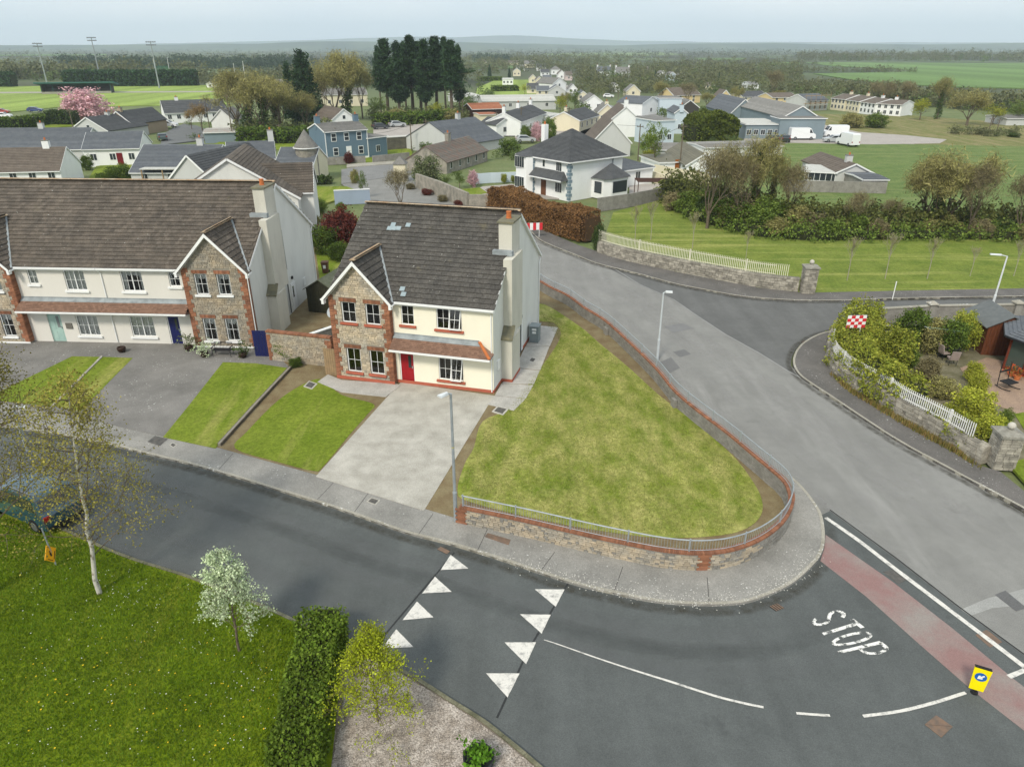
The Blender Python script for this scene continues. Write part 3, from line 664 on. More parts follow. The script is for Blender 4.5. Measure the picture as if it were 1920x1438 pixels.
picket_fence('picket_railing', 'long cream picket railing on the rubble wall across the road', Pf[:-2], 1.25, .95, .16, CREAMW, .05, 5.2)
picket_fence('picket_railing', 'white picket railing half hidden in the yellow-green corner hedge', Pc[12:-2], .95, .72, .125, mat('white_picket', (.72, .72, .7), (.6, .6, .57), 4), .05, 4)
def stone_pillar(label, px, w_, h, ball=.2):
    c = g(*px); t = thing('gate_pillar', label, 'pillar', (c.x, c.y, 0), R(-6))
    P = [Vector((-w_ / 2, -w_ / 2, 0)), Vector((w_ / 2, -w_ / 2, 0)), Vector((w_ / 2, w_ / 2, 0)), Vector((-w_ / 2, w_ / 2, 0))]
    B().box(-w_ / 2 + .03, -w_ / 2 + .03, 0, w_ / 2 - .03, w_ / 2 - .03, h).obj('core', RUBBLE, t)
    z = 0
    while z < h - .05:
        hh = min(random.uniform(.11, .19), h - z)
        for sd_ in range(4):
            a, b_ = P[sd_], P[(sd_ + 1) % 4]; d = 0
            while d < 1:
                e = min(1, d + random.uniform(.25, .5)); p0, p1 = a.lerp(b_, d + .01), a.lerp(b_, e - .01); n = Vector(((b_ - a).y, -(b_ - a).x, 0)).normalized() * (.02 + random.uniform(0, .02)); m_ = -n * 2
                B().hexa([(*(p0 + n)[:2], z + .008), (*(p1 + n)[:2], z + .008), (*(p1 + m_)[:2], z + .008), (*(p0 + m_)[:2], z + .008)], [(*(p0 + n)[:2], z + hh - .008), (*(p1 + n)[:2], z + hh - .008), (*(p1 + m_)[:2], z + hh - .008), (*(p0 + m_)[:2], z + hh - .008)]).obj('stone', RUBBLE, t); d = e
        z += hh
    k = w_ / 2 + .1; CAPM = mat('weathered_capstone', (.3, .29, .25), (.2, .19, .16), 3, 10, bump=.3)
    B().box(-k, -k, h, k, k, h + .12).hexa([(-k, -k, h + .12), (k, -k, h + .12), (k, k, h + .12), (-k, k, h + .12)], [(-.15, -.15, h + .27), (.15, -.15, h + .27), (.15, .15, h + .27), (-.15, .15, h + .27)]).obj('capstone', CAPM, t)
    B().lathe([(.06, h + .25)] + [(ball * math.sin(q), h + .27 + ball - ball * math.cos(q)) for q in np.linspace(.3, 3.0, 9)], 12).obj('ball', mat('pale_ball', (.5, .48, .42), (.4, .38, .33), 3), t, True)
stone_pillar('stone gate pillar with ball finial at the end of the cream railing', (1512, 550), 1.0, 2.2, .19)
stone_pillar('squat stone gate pillar with pale ball at the end of the white railing', (1872, 872), .95, 1.75, .18)

# ---------------- lamp posts and signs
def lamp_post(label, px, top_py, arm=(-.35, -.15), col=METAL, shoe=.55, group='street lamps by the roads', old=False):
    c = g(*px); h = hz(top_py, c); t = thing('street_lamp', label, 'street lamp', (c.x, c.y, .1 if c.y < 30 else 0), group=group)
    B().tube((0, 0, -.05), (0, 0, 1.5), .085, .085, 10).tube((0, 0, 1.45), (0, 0, 1.55), .1, .06, 10).obj('base_sleeve', col, t)
    B().tube((0, 0, 1.5), (0, 0, h - .1), .065, .05, 10).obj('pole', col, t)
    B().tube((0, 0, h - .12), (arm[0], arm[1], h - .04), .03, .03, 8).obj('arm', col, t)
    dx, dy = Vector(arm).normalized(); q = []
    b = B(); ex, ey = arm[0] + dx * shoe, arm[1] + dy * shoe; nx, ny = -dy * .13, dx * .13
    b.hexa([(arm[0] - nx * .6, arm[1] - ny * .6, h - .08), (ex - nx, ey - ny, h - .06), (ex + nx, ey + ny, h - .06), (arm[0] + nx * .6, arm[1] + ny * .6, h - .08)],
           [(arm[0] - nx * .4, arm[1] - ny * .4, h + .03), (ex - nx * .7, ey - ny * .7, h + .02), (ex + nx * .7, ey + ny * .7, h + .02), (arm[0] + nx * .4, arm[1] + ny * .4, h + .03)])
    b.obj('lamp_head', mat('lamp_head_grey', (.6, .63, .64), (.5, .53, .54), 3, rough=.4), t)
    return t, h
t, h = lamp_post('grey street lamp on the footpath at the end of the curved wall', (855, 980), 738, (-.12, -.12), shoe=.42)
B().tube((0, 0, 3.6), (0, 0, 3.68), .058, .058, 10).obj('band', mat('yellow_band', (.6, .5, .12)), t)
lamp_post('grey street lamp on the roadside behind the garden railing', (1232, 676), 546, (.12, -.02), mat('pale_steel', (.5, .54, .56), None, 3, rough=.5), shoe=.42)
lamp_post('tall white street lamp beside the side road above the garden shed', (1856, 588), 478, (-.4, .1), mat('white_post', (.66, .69, .7), None, 3), shoe=.75)
lamp_post('white street lamp head glimpsed through the birch by the left driveway', (52, 845), 762, (.15, 0), shoe=.5)
# yellow keep-left bollard
def bollard():
    c = g(1826, 1299); t = thing('traffic_bollard', 'yellow traffic bollard with round blue arrow sign on the red strip', 'traffic bollard', (c.x, c.y, .02), R(-26))
    YL = mat('yellow_sign', (.85, .72, .0), (.8, .66, .0), 3, rough=.5); BK = mat('black_rubber', (.015, .015, .016), None, 3, rough=.7)
    B().lathe([(.11, 0), (.1, .06), (.05, .08), (.05, .18)], 12).obj('base', BK, t)
    B().hexa([(-.2, -.06, .18), (.2, -.06, .18), (.17, .06, .18), (-.17, .06, .18)], [(-.24, -.06, 1.06), (.24, -.06, 1.06), (.22, .06, 1.06), (-.22, .06, 1.06)]).obj('panel', YL, t)
    B().box(-.23, -.06, 1.061, .23, .06, 1.075).obj('cap', BK, t)
    s = B(); k = 24; s.hexa([(.165 * math.cos(i * 2 * math.pi / k), -.062, .74 + .165 * math.sin(i * 2 * math.pi / k)) for i in range(k)], [(.165 * math.cos(i * 2 * math.pi / k), -.072, .74 + .165 * math.sin(i * 2 * math.pi / k)) for i in range(k)])
    d_ = s.obj('sign_disc', mat('blue_sign', (.01, .12, .45), None, 3, rough=.4), t)
    w_ = B(); a = R(225); ca_, sa_ = math.cos(a), math.sin(a)
    def q(x, z): return (x * ca_ - z * sa_, -.076, .74 + x * sa_ + z * ca_)
    w_.poly([q(-.12, .025), q(-.12, -.025), q(.02, -.025), q(.02, .025)]); w_.poly([q(.12, 0), q(.01, .085), q(-.035, .05), q(.03, 0.0), q(-.035, -.05), q(.01, -.085)])
    w_.obj('arrow', WHITE, d_)
bollard()
def sign_yellow():
    c = g(104, 1062, .1); t = thing('warning_sign', 'leaning yellow diamond sign with black figure beside the birch', 'sign', tuple(c))
    B().tube((0, .06, -.1), (-.12, .12, 1.75), .03, .03, 8).obj('post', METAL, t)
    cc = Vector((-.03, 0, .62)); nn = Vector((.97, .02, .12)).normalized(); ax = Vector((0, 0, 1)).cross(nn).normalized(); up = nn.cross(ax)
    def q(x, z, o=0): return cc + ax * x + up * z + nn * o
    d = .37; P = [(0, -d * 1.1), (d, 0), (0, d * 1.1), (-d, 0)]
    B().hexa([q(x, z, -.012) for x, z in P], [q(x, z, .012) for x, z in P]).obj('plate', mat('amber_sign', (.85, .40, .01), (.8, .36, .01), 3, rough=.5), t)
    K = mat('sign_black', (.02, .02, .02))
    for pts in ([(-.04, -.1), (.04, -.1), (.055, .06), (-.055, .06)], [(-.035, .08), (.035, .08), (.035, .14), (-.035, .14)], [(-.24, -.08), (-.22, -.06), (-.03, -.28), (-.05, -.3)], [(.05, -.3), (.26, -.07), (.23, -.04), (.03, -.27)]): B().poly([q(x, z, .016) for x, z in pts]).obj('pictogram', K, t)
sign_yellow()
def chequer_sign(label, px, top_py, w_, h_, nx_, nz_, rz, flag=False):
    c = g(*px); h = hz(top_py, c); t = thing('chequered_sign', label, 'sign', (c.x, c.y, 0), rz); RD = mat('sign_red', (.62, .03, .04), None, 2, rough=.5)
    B().tube((w_ * .3, 0, 0), (w_ * .3, 0, h), .03, .03, 6).obj('post', WHITE, t)
    if not flag: B().tube((-w_ * .3, 0, 0), (-w_ * .3, 0, h), .03, .03, 6).obj('post', METAL, t)
    B().box(-w_ / 2, -.05, h - h_, w_ / 2, -.032, h).obj('board', WHITE, t)
    for i in range(nx_):
        for j in range(nz_):
            if (i + j) % 2 == 0: B().box(-w_ / 2 + i * w_ / nx_, -.06, h - h_ + j * h_ / nz_, -w_ / 2 + (i + 1) * w_ / nx_, -.052, h - h_ + (j + 1) * h_ / nz_).obj('red_square', RD, t)
chequer_sign('red and white chequered board on a white pole in the corner hedge', (1590, 672), 591, 1.25, .85, 5, 4, R(4), True)
chequer_sign('red and white striped road sign standing before the brown beech hedge', (1002, 447), 418, 1.7, .75, 5, 1, R(8))
# ================================================================== HOUSES
def frame_of(ax, ay, yaw, z=0): 
    a = R(yaw); return Matrix(((math.cos(a), math.sin(a), 0, ax), (-math.sin(a), math.cos(a), 0, ay), (0, 0, 1, z), (0, 0, 0, 1)))
def tiles(parent, O, U, V, lu, lv, test, m, limit, camw=None, tw=.31, ex=.345, name='roof_tile', joined=False, th=.028, M=None, lace=True):
    """courses of lapped concrete tiles; U along the eaves, V up the slope"""
    O, U, V = Vector(O), Vector(U).normalized(), Vector(V).normalized(); Nn = U.cross(V).normalized()
    if Nn.z < 0: Nn = -Nn
    L_ = ex + .05; th = .045 if ex > .2 else .02
    pts = [(-tw * .485, 0, .018), (tw * .485, 0, .018), (tw * .485, L_, -.004), (-tw * .485, L_, -.004), (-tw * .485, 0, .018 + th), (tw * .485, 0, .018 + th), (tw * .485, L_, .010), (-tw * .485, L_, .010)]
    F = [(0, 3, 2, 1), (4, 5, 6, 7), (0, 1, 5, 4), (1, 2, 6, 5), (2, 3, 7, 6), (3, 0, 4, 7)]
    key = ('tile', m.name, round(tw, 3), round(ex, 3))
    if key not in _mc:
        me = bpy.data.meshes.new(name); me.from_pydata(pts, [], F); me.materials.append(m); _mc[key] = me
    sp = []; r = 0
    while r * ex < lv - .03:
        u = (tw / 2 if (r % 2 and lace) else 0) + tw / 2
        while u < lu - tw * .25:
            v = r * ex
            if test(u, v + ex * .5): sp.append((u, v))
            u += tw
        r += 1
    if limit and len(sp) > limit: sp.sort(key=lambda q: (q[1], q[0]))
    vs, fs = [], []
    for i, (u, v) in enumerate(sp):
        p = O + U * u + V * v + Nn * random.uniform(-.003, .004); e = random.uniform(-.012, .012)
        if not joined and i < limit:
            U2 = (U + V * e).normalized(); V2 = (V - U * e).normalized()
            mm = Matrix(((U2.x, V2.x, Nn.x, p.x), (U2.y, V2.y, Nn.y, p.y), (U2.z, V2.z, Nn.z, p.z), (0, 0, 0, 1)))
            o = put(name, _mc[key], parent); o.matrix_basis = mm
        else:
            n = len(vs)
            for a, b_, c_ in pts:
                q = p + U * a + V * (b_ + a * e) + Nn * c_; vs.append((q.x, q.y, q.z))
            fs += [tuple(k + n for k in f) for f in F]
    if vs: b = B(); b.v = vs; b.f = fs; b.obj(name + 's', m, parent, kind='stuff')
def ridge_tiles(parent, a, b_, m=RIDGE_T, r=.17, step=.42, lim=60):
    a, b_ = Vector(a), Vector(b_); Ln = (b_ - a).length; t = (b_ - a).normalized(); n = int(Ln / step); x = t.cross(Vector((0, 0, 1))).normalized(); up = x.cross(t)
    for i in range(n):
        p = a + t * (i * Ln / n + .01); q = a + t * ((i + 1) * Ln / n - .01); b = B(); k = 5; lo, hi = [], []
        for j in range(k + 1):
            w_ = math.pi * (.06 + .88 * j / k); off = x * r * math.cos(w_) + up * (r * .62 * math.sin(w_) + .03); lo.append(p + off); hi.append(q + off)
        b.hexa(lo, hi).obj('ridge_tile', m, parent)
def wall_holes(b, x0, x1, z0, z1, holes, T, rev=.12):
    """grid of faces with openings; T(x, z, d) -> point, d into the wall"""
    xs = sorted({x0, x1} | {h[0] for h in holes} | {h[1] for h in holes}); zs = sorted({z0, z1} | {h[2] for h in holes} | {h[3] for h in holes})
    for i in range(len(xs) - 1):
        for j in range(len(zs) - 1):
            cx, cz = (xs[i] + xs[i + 1]) / 2, (zs[j] + zs[j + 1]) / 2
            if any(h[0] < cx < h[1] and h[2] < cz < h[3] for h in holes): continue
            b.poly([T(xs[i], zs[j], 0), T(xs[i + 1], zs[j], 0), T(xs[i + 1], zs[j + 1], 0), T(xs[i], zs[j + 1], 0)])
    for a, c, e, f in holes:
        for p, q in (((a, e), (c, e)), ((c, e), (c, f)), ((c, f), (a, f)), ((a, f), (a, e))):
            b.poly([T(*p, 0), T(*p, rev), T(*q, rev), T(*q, 0)])
def window(par, x0, x1, z0, z1, y, kind='single', room=DARKROOM, curtain=None, sill=WHITE, opened=False, sillw=.12):
    fw = .055; yb = y + .07; b = B()
    b.box(x0, yb, z0, x0 + fw, yb + .06, z1).box(x1 - fw, yb, z0, x1, yb + .06, z1).box(x0 + fw, yb, z0, x1 - fw, yb + .06, z0 + fw).box(x0 + fw, yb, z1 - fw, x1 - fw, yb + .06, z1)
    f = b.obj('window', WHITE, par)
    parts_ = [(x0 + fw, x1 - fw)] if kind == 'single' else [(x0 + fw, (x0 + x1) / 2 - .03), ((x0 + x1) / 2 + .03, x1 - fw)]
    if kind == 'double': B().box((x0 + x1) / 2 - .03, yb, z0 + fw, (x0 + x1) / 2 + .03, yb + .06, z1 - fw).obj('mullion', WHITE, f)
    for i, (a, c) in enumerate(parts_):
        if opened and i == len(parts_) - 1:
            g2 = B(); q = R(17); n_ = 4
            def P(x, z, d=0): zz = z1 - fw - z; return (x, yb - zz * math.sin(q) * 1 + d, z1 - fw - zz * math.cos(q))
            def bar(xa, xb, za, zb): g2.hexa([P(xa, za, -.0), P(xb, za, 0), P(xb, za, .04), P(xa, za, .04)], [P(xa, zb, 0), P(xb, zb, 0), P(xb, zb, .04), P(xa, zb, .04)])
            bar(a, a + .05, z0 + fw, z1 - fw); bar(c - .05, c, z0 + fw, z1 - fw); bar(a, c, z0 + fw, z0 + fw + .05); bar((a + c) / 2 - .01, (a + c) / 2 + .01, z0 + fw, z1 - fw); bar(a, c, (z0 + z1) / 2 - .01, (z0 + z1) / 2 + .01)
            g2.obj('open_casement', WHITE, f)
            B().poly([P(a, z0 + fw, .02), P(c, z0 + fw, .02), P(c, z1 - fw, .02), P(a, z1 - fw, .02)]).obj('pane', GLASS, f)
        else:
            B().poly([(a, yb + .035, z0 + fw), (c, yb + .035, z0 + fw), (c, yb + .035, z1 - fw), (a, yb + .035, z1 - fw)]).obj('pane', GLASS, f)
            m_ = (a + c) / 2; zm = (z0 + z1) / 2
            B().box(m_ - .012, yb + .02, z0 + fw, m_ + .012, yb + .03, z1 - fw).box(a, yb + .018, zm - .012, c, yb + .028, zm + .012).obj('glazing_bar', WHITE, f)
    r = B(); ya, yd = yb + .062, yb + .9
    r.poly([(x0, yd, z0), (x1, yd, z0), (x1, yd, z1), (x0, yd, z1)]); r.poly([(x0, ya, z0), (x0, yd, z0), (x0, yd, z1), (x0, ya, z1)]); r.poly([(x1, ya, z0), (x1, ya, z1), (x1, yd, z1), (x1, yd, z0)])
    r.poly([(x0, ya, z1), (x0, yd, z1), (x1, yd, z1), (x1, ya, z1)]); r.poly([(x0, ya, z0), (x1, ya, z0), (x1, yd, z0), (x0, yd, z0)]); r.obj('reveal', room, f)
    if curtain:
        c = B(); yc = yb + .1
        def folds(a, b_, za, zb, wav=0):
            n = max(3, int((b_ - a) / .07))
            for i in range(n):
                xa, xb = a + (b_ - a) * i / n, a + (b_ - a) * (i + 1) / n; d0, d1 = (.03 if i % 2 else 0), (0 if i % 2 else .03); w_ = wav * abs(math.sin(i * 1.1))
                c.poly([(xa, yc + d0, za + w_), (xb, yc + d1, za + w_), (xb, yc + d1, zb), (xa, yc + d0, zb)])
        if curtain == 'full': folds(x0 + fw, x1 - fw, z0 + fw, z1 - fw)
        else: folds(x0 + fw, x1 - fw, z1 - (z1 - z0) * .32, z1 - fw, .1); folds(x0 + fw, x0 + fw + (x1 - x0) * .14, z0 + fw, z1 - .3); folds(x1 - fw - (x1 - x0) * .14, x1 - fw, z0 + fw, z1 - .3)
        c.obj('curtain', CURTAIN, f)
    if sill: B().box(x0 - .12, y - sillw, z0 - .13, x1 + .12, y + .1, z0 - .002).obj('window_sill', sill, f)
def door(par, x0, x1, z0, z1, y, col, glaz=None, name='front_door'):
    b = B(); yb = y + .06; b.box(x0, yb, z0, x0 + .06, yb + .08, z1).box(x1 - .06, yb, z0, x1, yb + .08, z1).box(x0 + .06, yb, z1 - .06, x1 - .06, yb + .08, z1)
    f = b.obj('door_frame', WHITE if not glaz else col if glaz == 'teal' else WHITE, par)
    l = B(); l.box(x0 + .06, yb + .02, z0, x1 - .06, yb + .06, z1 - .06)
    w_ = x1 - x0
    for a, c, e, h in ((.12, .42, .08, .36), (.12, .42, .45, .78), (.55, .85, .08, .36)): l.box(x0 + w_ * a, yb + .008, z0 + (z1 - z0) * e, x0 + w_ * c, yb + .02, z0 + (z1 - z0) * h)
    d = l.obj(name, col, par)
    B().box(x0 + w_ * .58, yb + .004, z0 + (z1 - z0) * .5, x0 + w_ * .78, yb + .018, z0 + (z1 - z0) * .9).obj('door_pane', GLASS_FAR if glaz is None else mat('frosted_pane', (.2, .22, .22)), d)
    B().box(x1 - .16, yb - .03, z0 + .95, x1 - .12, yb + .02, z0 + 1.1).obj('handle', METAL, d)
def stone_face(par, x0, x1, z0, ztop, y, holes, m=STONE, sh=.115, name='stones', T=None, sw=.24):
    b = B(); z = z0; T = T or (lambda x, d, zz: (x, y - d, zz))
    while z < max(ztop(x0 + (x1 - x0) * k / 8) for k in range(9)) - .04:
        x = x0 - random.random() * .2
        hh = sh * random.choice((.75, 1, 1, 1.35))
        while x < x1:
            w_ = sw * random.uniform(.5, 1.5); a, c = max(x, x0), min(x + w_, x1); x += w_
            if c - a < .05: continue
            m_ = (a + c) / 2
            if min(ztop(a), ztop(c)) < z + hh * .6: continue
            if any(h[0] - .02 < c and a < h[1] + .02 and h[2] - .02 < z + hh * .8 and z < h[3] + .0 for h in holes):
                # trim against openings
                hs = [h for h in holes if h[0] - .02 < c and a < h[1] + .02 and h[2] - .02 < z + hh * .8 and z < h[3]]
                h = hs[0]
                if a < h[0] - .06: c = h[0]
                elif c > h[1] + .06: a = h[1]
                else: continue
            d = random.uniform(.015, .035)
            lo = [T(a + .008, -.01, z + .007), T(c - .008, -.01, z + .007), T(c - .008, -.01, z + hh - .007), T(a + .008, -.01, z + hh - .007)]
            hi = [T(a + .012, d, z + .011), T(c - .012, d, z + .011), T(c - .012, d, z + hh - .011), T(a + .012, d, z + hh - .011)]
            b.hexa(lo[::-1], hi[::-1])
        z += hh
    b.obj(name, m, par, kind='stuff')
def brick_block(b, x0, x1, z0, z1, y, courses=None, vertical=False, d=.03):
    if vertical:
        n = max(2, round((x1 - x0) / .075)); w_ = (x1 - x0) / n
        for i in range(n): b.box(x0 + i * w_ + .004, y - d - random.uniform(0, .006), z0, x0 + (i + 1) * w_ - .004, y + .01, z1)
    else:
        n = max(1, round((z1 - z0) / .075)); h_ = (z1 - z0) / n
        for i in range(n):
            m_ = x0 + (x1 - x0) * (.5 if i % 2 else .62)
            for a, c in ((x0, m_), (m_, x1)): b.box(a + .003, y - d - random.uniform(0, .006), z0 + i * h_ + .004, c - .004, y + .01, z0 + (i + 1) * h_ - .004)
def semi(root, W, D, zE, zR, og, ov, gables, front_wins, door_list, front_m, porch, sides, tile_m, zg=0.0, sillm=WHITE, plinth_m=None, chim=None, limit=300):
    """gables: dicts gx, gw, gA, wins; p projection. Origin at front right corner, x to the right, y into the house."""
    sl = (zR - zE) / (D / 2); p = gables[0]['p']
    def zroof(y): return zE + sl * min(y, D - y)
    # ---- body walls
    gr = [(g_['gx'] - g_['gw'] / 2, g_['gx'] + g_['gw'] / 2) for g_ in gables]
    b = B(); holes = [h[:4] for h in front_wins] + [h[:4] for h in door_list] + [(a + .03, c - (0 if c > -.01 else .03), .02, zE - .3) for a, c in gr]
    wall_holes(b, -W, 0, 0, zE, holes, lambda x, z, d: (x, d, z)); b.obj('front_wall', front_m, root)
    s = B()
    for x, sg in ((0, 1), (-W, -1)):
        pts = [(x, 0, 0), (x, D, 0), (x, D, zE), (x, D / 2, zR), (x, 0, zE)]; s.poly(pts if sg > 0 else pts[::-1])
    s.poly([(0, D, 0), (-W, D, 0), (-W, D, zE), (0, D, zE)]); s.obj('side_walls', sides, root)
    if plinth_m:
        h = .2; B().box(-W, -.012, 0, 0, -.002, h).box(.002, .0, 0, .012, D, h).obj('plinth', plinth_m, root)
    # ---- roof
    r = B(); e0 = -ov; z0_ = zE + sl * e0; x0, x1 = -W - og, og; t = .09
    for ya, yb in ((e0, D / 2), (D - e0, D / 2)):
        a = [(x0, ya, z0_), (x1, ya, z0_), (x1, D / 2, zR), (x0, D / 2, zR)]
        if ya > yb: a = a[::-1]
        r.hexa([(q[0], q[1], q[2] - t) for q in a], a)
    roof = r.obj('roof', tile_m, root)
    ln = math.hypot(D / 2 + ov, zR - z0_); V = Vector((0, D / 2 + ov, zR - z0_)).normalized(); Nn = Vector((0, -V.z, V.y))
    def test(u, v):
        x = x0 + u; y = e0 + v * V.y; z = zE + sl * y
        if chim and x > -.72 and chim['y'] + 1.4 < y < chim['y'] + 3.45: return False
        for g_ in gables:
            sg = (g_['gA'] - zE) / (g_['gw'] / 2)
            if z < g_['gA'] - sg * abs(x - g_['gx']) - .02: return False
        return x < x1 + .02
    tiles(roof, Vector((x0, e0, z0_)) + Nn * .002, (1, 0, 0), V, x1 - x0, ln, test, tile_m, limit)
    V2 = Vector((0, -V.y, V.z)); tiles(roof, (x1, D - e0, z0_), (-1, 0, 0), V2, x1 - x0, ln, lambda u, v: True, tile_m, 0, joined=True, ex=.345)
    ridge_tiles(roof, (x0, D / 2, zR + .045), (x1, D / 2, zR + .045))
    # ---- verge boards, fascia and gutters
    for x in (x0 - .02, x1):
        for ya, yb in ((e0, D / 2), (D - e0, D / 2)):
            z_a = z0_ - .02; bb = B(); bb.hexa([(x, ya, z_a - .2), (x + .025, ya, z_a - .2), (x + .025, yb, zR - .22), (x, yb, zR - .22)], [(x, ya, z_a - .01), (x + .025, ya, z_a - .01), (x + .025, yb, zR - .03), (x, yb, zR - .03)]); bb.obj('bargeboard', WHITE, root)
    so_ = B(); so_.poly([(0, e0, z0_ - .2), (x1, e0, z0_ - .2), (x1, D / 2, zR - .21), (0, D / 2, zR - .21)]); so_.poly([(0, D - e0, z0_ - .2), (x1, D - e0, z0_ - .2), (x1, D / 2, zR - .21), (0, D / 2, zR - .21)][::-1]); so_.obj('verge_soffit', WHITE, root)
    gb = B()
    edges = sorted([e for q in gr for e in q]); xa = -W; segs = []
    for a, c in sorted(gr): segs.append((xa, a)); xa = c
    segs.append((xa, x1))
    for a, c in segs:
        if c - a > .5: gb = B(); gb.box(a, e0 - .1, z0_ - .13, c, e0 - .0, z0_ - .02); gb.box(a, e0, z0_ - .22, c, e0 + .03, z0_ - .03); gb.box(a, e0 + .03, z0_ - .215, c, -.002, z0_ - .19).obj('gutter', WHITE, root)
    B().box(x0, D + ov, z0_ - .13, x1, D + ov + .1, z0_ - .02).obj('gutter', WHITE, root)
    dp = B(); 
    dp.pipe([(-.12 if chim else 0, e0 - .05, z0_ - .1), (-.1, -.06, z0_ - .4), (-.1, -.06, .1)], .04, 8) if not any(q[1] > -.2 for q in gr) else dp.pipe([(.06, -p - .1, z0_ - .1), (.06, -p + .05, z0_ - .4), (.06, -p + .05, .1)], .04, 8)
    dp.pipe([(.05, D + ov, z0_ - .12), (.06, D - .12, z0_ - .6), (.06, D - .12, .1)], .04, 8); dp.obj('downpipe', WHITE, root)
    # ---- stone gables
    for g_ in gables:
        gx, hw, gA = g_['gx'], g_['gw'] / 2, g_['gA']; sg = (gA - zE) / hw; a, c = gx - hw, gx + hw
        b = B(); hs = [h[:4] for h in g_['wins']]
        wall_holes(b, a, c, 0, zE, hs, lambda x, z, d: (x, -p + d, z)); b.poly([(a, -p, zE), (c, -p, zE), (gx, -p, gA - .12)])
        b.poly([(a, -p, 0), (a, -p, zE), (a, 0, zE), (a, 0, 0)]); b.poly([(c, -p, 0), (c, 0, 0), (c, 0, zE), (c, -p, zE)])
        gf = b.obj('gable_front', MORTAR, root)
        lint = [(h[0] - .1, h[1] + .1, h[3] + .0, h[3] + .24) for h in hs]
        qn = B(); quo = []; z = .24 if plinth_m else .1; i = 0
        while z < zE - .15:
            w_ = .46 if i % 2 else .3
            for x_a, x_b in ((a, a + w_), (c - w_, c)):
                bk = B(); brick_block(bk, x_a, x_b, z, z + .3, -p, d=.038); bk.obj('brick_quoin', BRICK, gf); quo.append((x_a, x_b, z, z + .3))
            z += .3; i += 1
        for h in lint: bk = B(); brick_block(bk, h[0], h[1], h[2] + .02, h[3], -p, vertical=True, d=.038); bk.obj('brick_lintel', BRICK, gf)
        # return of the quoin round the corner
        bk = B(); z = .1
        for k in range(int((zE - .25) / .075)):
            bk.box(c - .01, -p - .02, z + .004, c + .03, -.004 if k % 8 < 4 else -.004, z + .071); z += .075
        if c > -.3 or True: bk.obj('brick_return', BRICK, gf)
        stone_face(gf, a, c, .02 if not plinth_m else .2, lambda x: gA - .2 - sg * abs(x - gx), -p, hs + lint + quo + [(h[0] - .12, h[1] + .12, h[2] - .14, h[2]) for h in hs])
        for h in g_['wins']: window(root, *h[:4], -p, 'single', h[4] if len(h) > 4 else DARKROOM, h[5] if len(h) > 5 else None, sillm)
        if plinth_m: B().box(a - .01, -p - .045, 0, c + .02, -p - .0, .2).obj('plinth', plinth_m, root)
        else: B().box(a - .01, -p - .045, 0, c + .02, -p - .0, .12).obj('plinth', WHITE, root)
        # small roof over the gable
        yf = -p - ov - .05; yj = (gA - zE) / sl; xe = hw + ov; ze = zE - sg * ov; yv = (ze - zE) / sl; rr = B()
        L_ = [(gx, yf, gA), (gx, yj + .05, gA), (gx - xe, yv, ze), (gx - xe, yf, ze)]; R__ = [(gx, yf, gA), (gx + xe, yf, ze), (gx + xe, yv, ze), (gx, yj + .05, gA)]
        for q in (L_, R__): rr.hexa([(v[0], v[1], v[2] - .08) for v in q], q)
        gro = rr.obj('gable_roof', tile_m, root); sln = math.hypot(xe, gA - ze)
        for sgn in (1, -1):
            Vv = Vector((-sgn * xe, 0, gA - ze)).normalized(); Nv = Vector((sgn * (gA - ze), 0, xe)).normalized()
            O = Vector((gx + sgn * xe, yf, ze)) + Nv * .002
            def tst(u, v, O=O, Vv=Vv):
                q = O + Vector((0, 1, 0)) * u + Vv * v; return q.z > zE + sl * q.y - .02
            if sgn > 0: tiles(gro, O, (0, 1, 0), Vv, yj - yf, sln, tst, tile_m, 0, joined=False, name='gable_tile')
            else: tiles(gro, O, (0, 1, 0), Vv, yj - yf, sln, tst, tile_m, 0, joined=True, name='gable_tile')
        ridge_tiles(gro, (gx, yf, gA + .03), (gx, yj, gA + .03))
        lv = B()
        for sgn in (1,): lv.beam((gx + sgn * xe, yv, ze + .08), (gx, yj, gA + .1), .12, .03)
        lv.obj('valley_flashing', LEAD, gro)
        bg_ = B()
        for sgn in (1, -1):
            A_, B_, = Vector((gx, yf - .03, gA + .02)), Vector((gx + sgn * xe, yf - .03, ze + .02)); w_ = .2
            q = [A_, B_, B_ - Vector((0, 0, w_)), A_ - Vector((0, 0, w_ + .04))]
            if sgn < 0: q = q[::-1]
            bg_.hexa([(v.x, v.y, v.z) for v in q], [(v.x, v.y + .03, v.z) for v in q])
            bx = gx + sgn * (xe - .15); bg_.box(min(bx, bx + sgn * .15), yf - .035, ze - .3, max(bx, bx + sgn * .15), yf + .25, ze - .05)
            bg_.poly([(gx, yf, gA - .2), (gx, -p, gA - .2), (gx + sgn * (xe - .05), -p, ze - .2), (gx + sgn * (xe - .05), yf, ze - .2)])
        bg_.obj('gable_bargeboard', WHITE, root)
        g2 = B(); xq = gx + xe
        g2.box(xq, yf + .02, ze - .1, xq + .09, max(yv, 0) + .1 - .35, ze - .01); g2.box(gx - xe - .09, yf + .02, ze - .1, gx - xe, 0, ze - .01); g2.obj('gable_gutter', WHITE, root)
    for h in front_wins: window(root, *h[:4], 0, h[4], h[5] if len(h) > 5 and h[5] else DARKROOM, h[6] if len(h) > 6 else None, sillm, h[7] if len(h) > 7 else False)
    for h in door_list: door(root, *h[:4], 0, h[4], h[5] if len(h) > 5 else None)
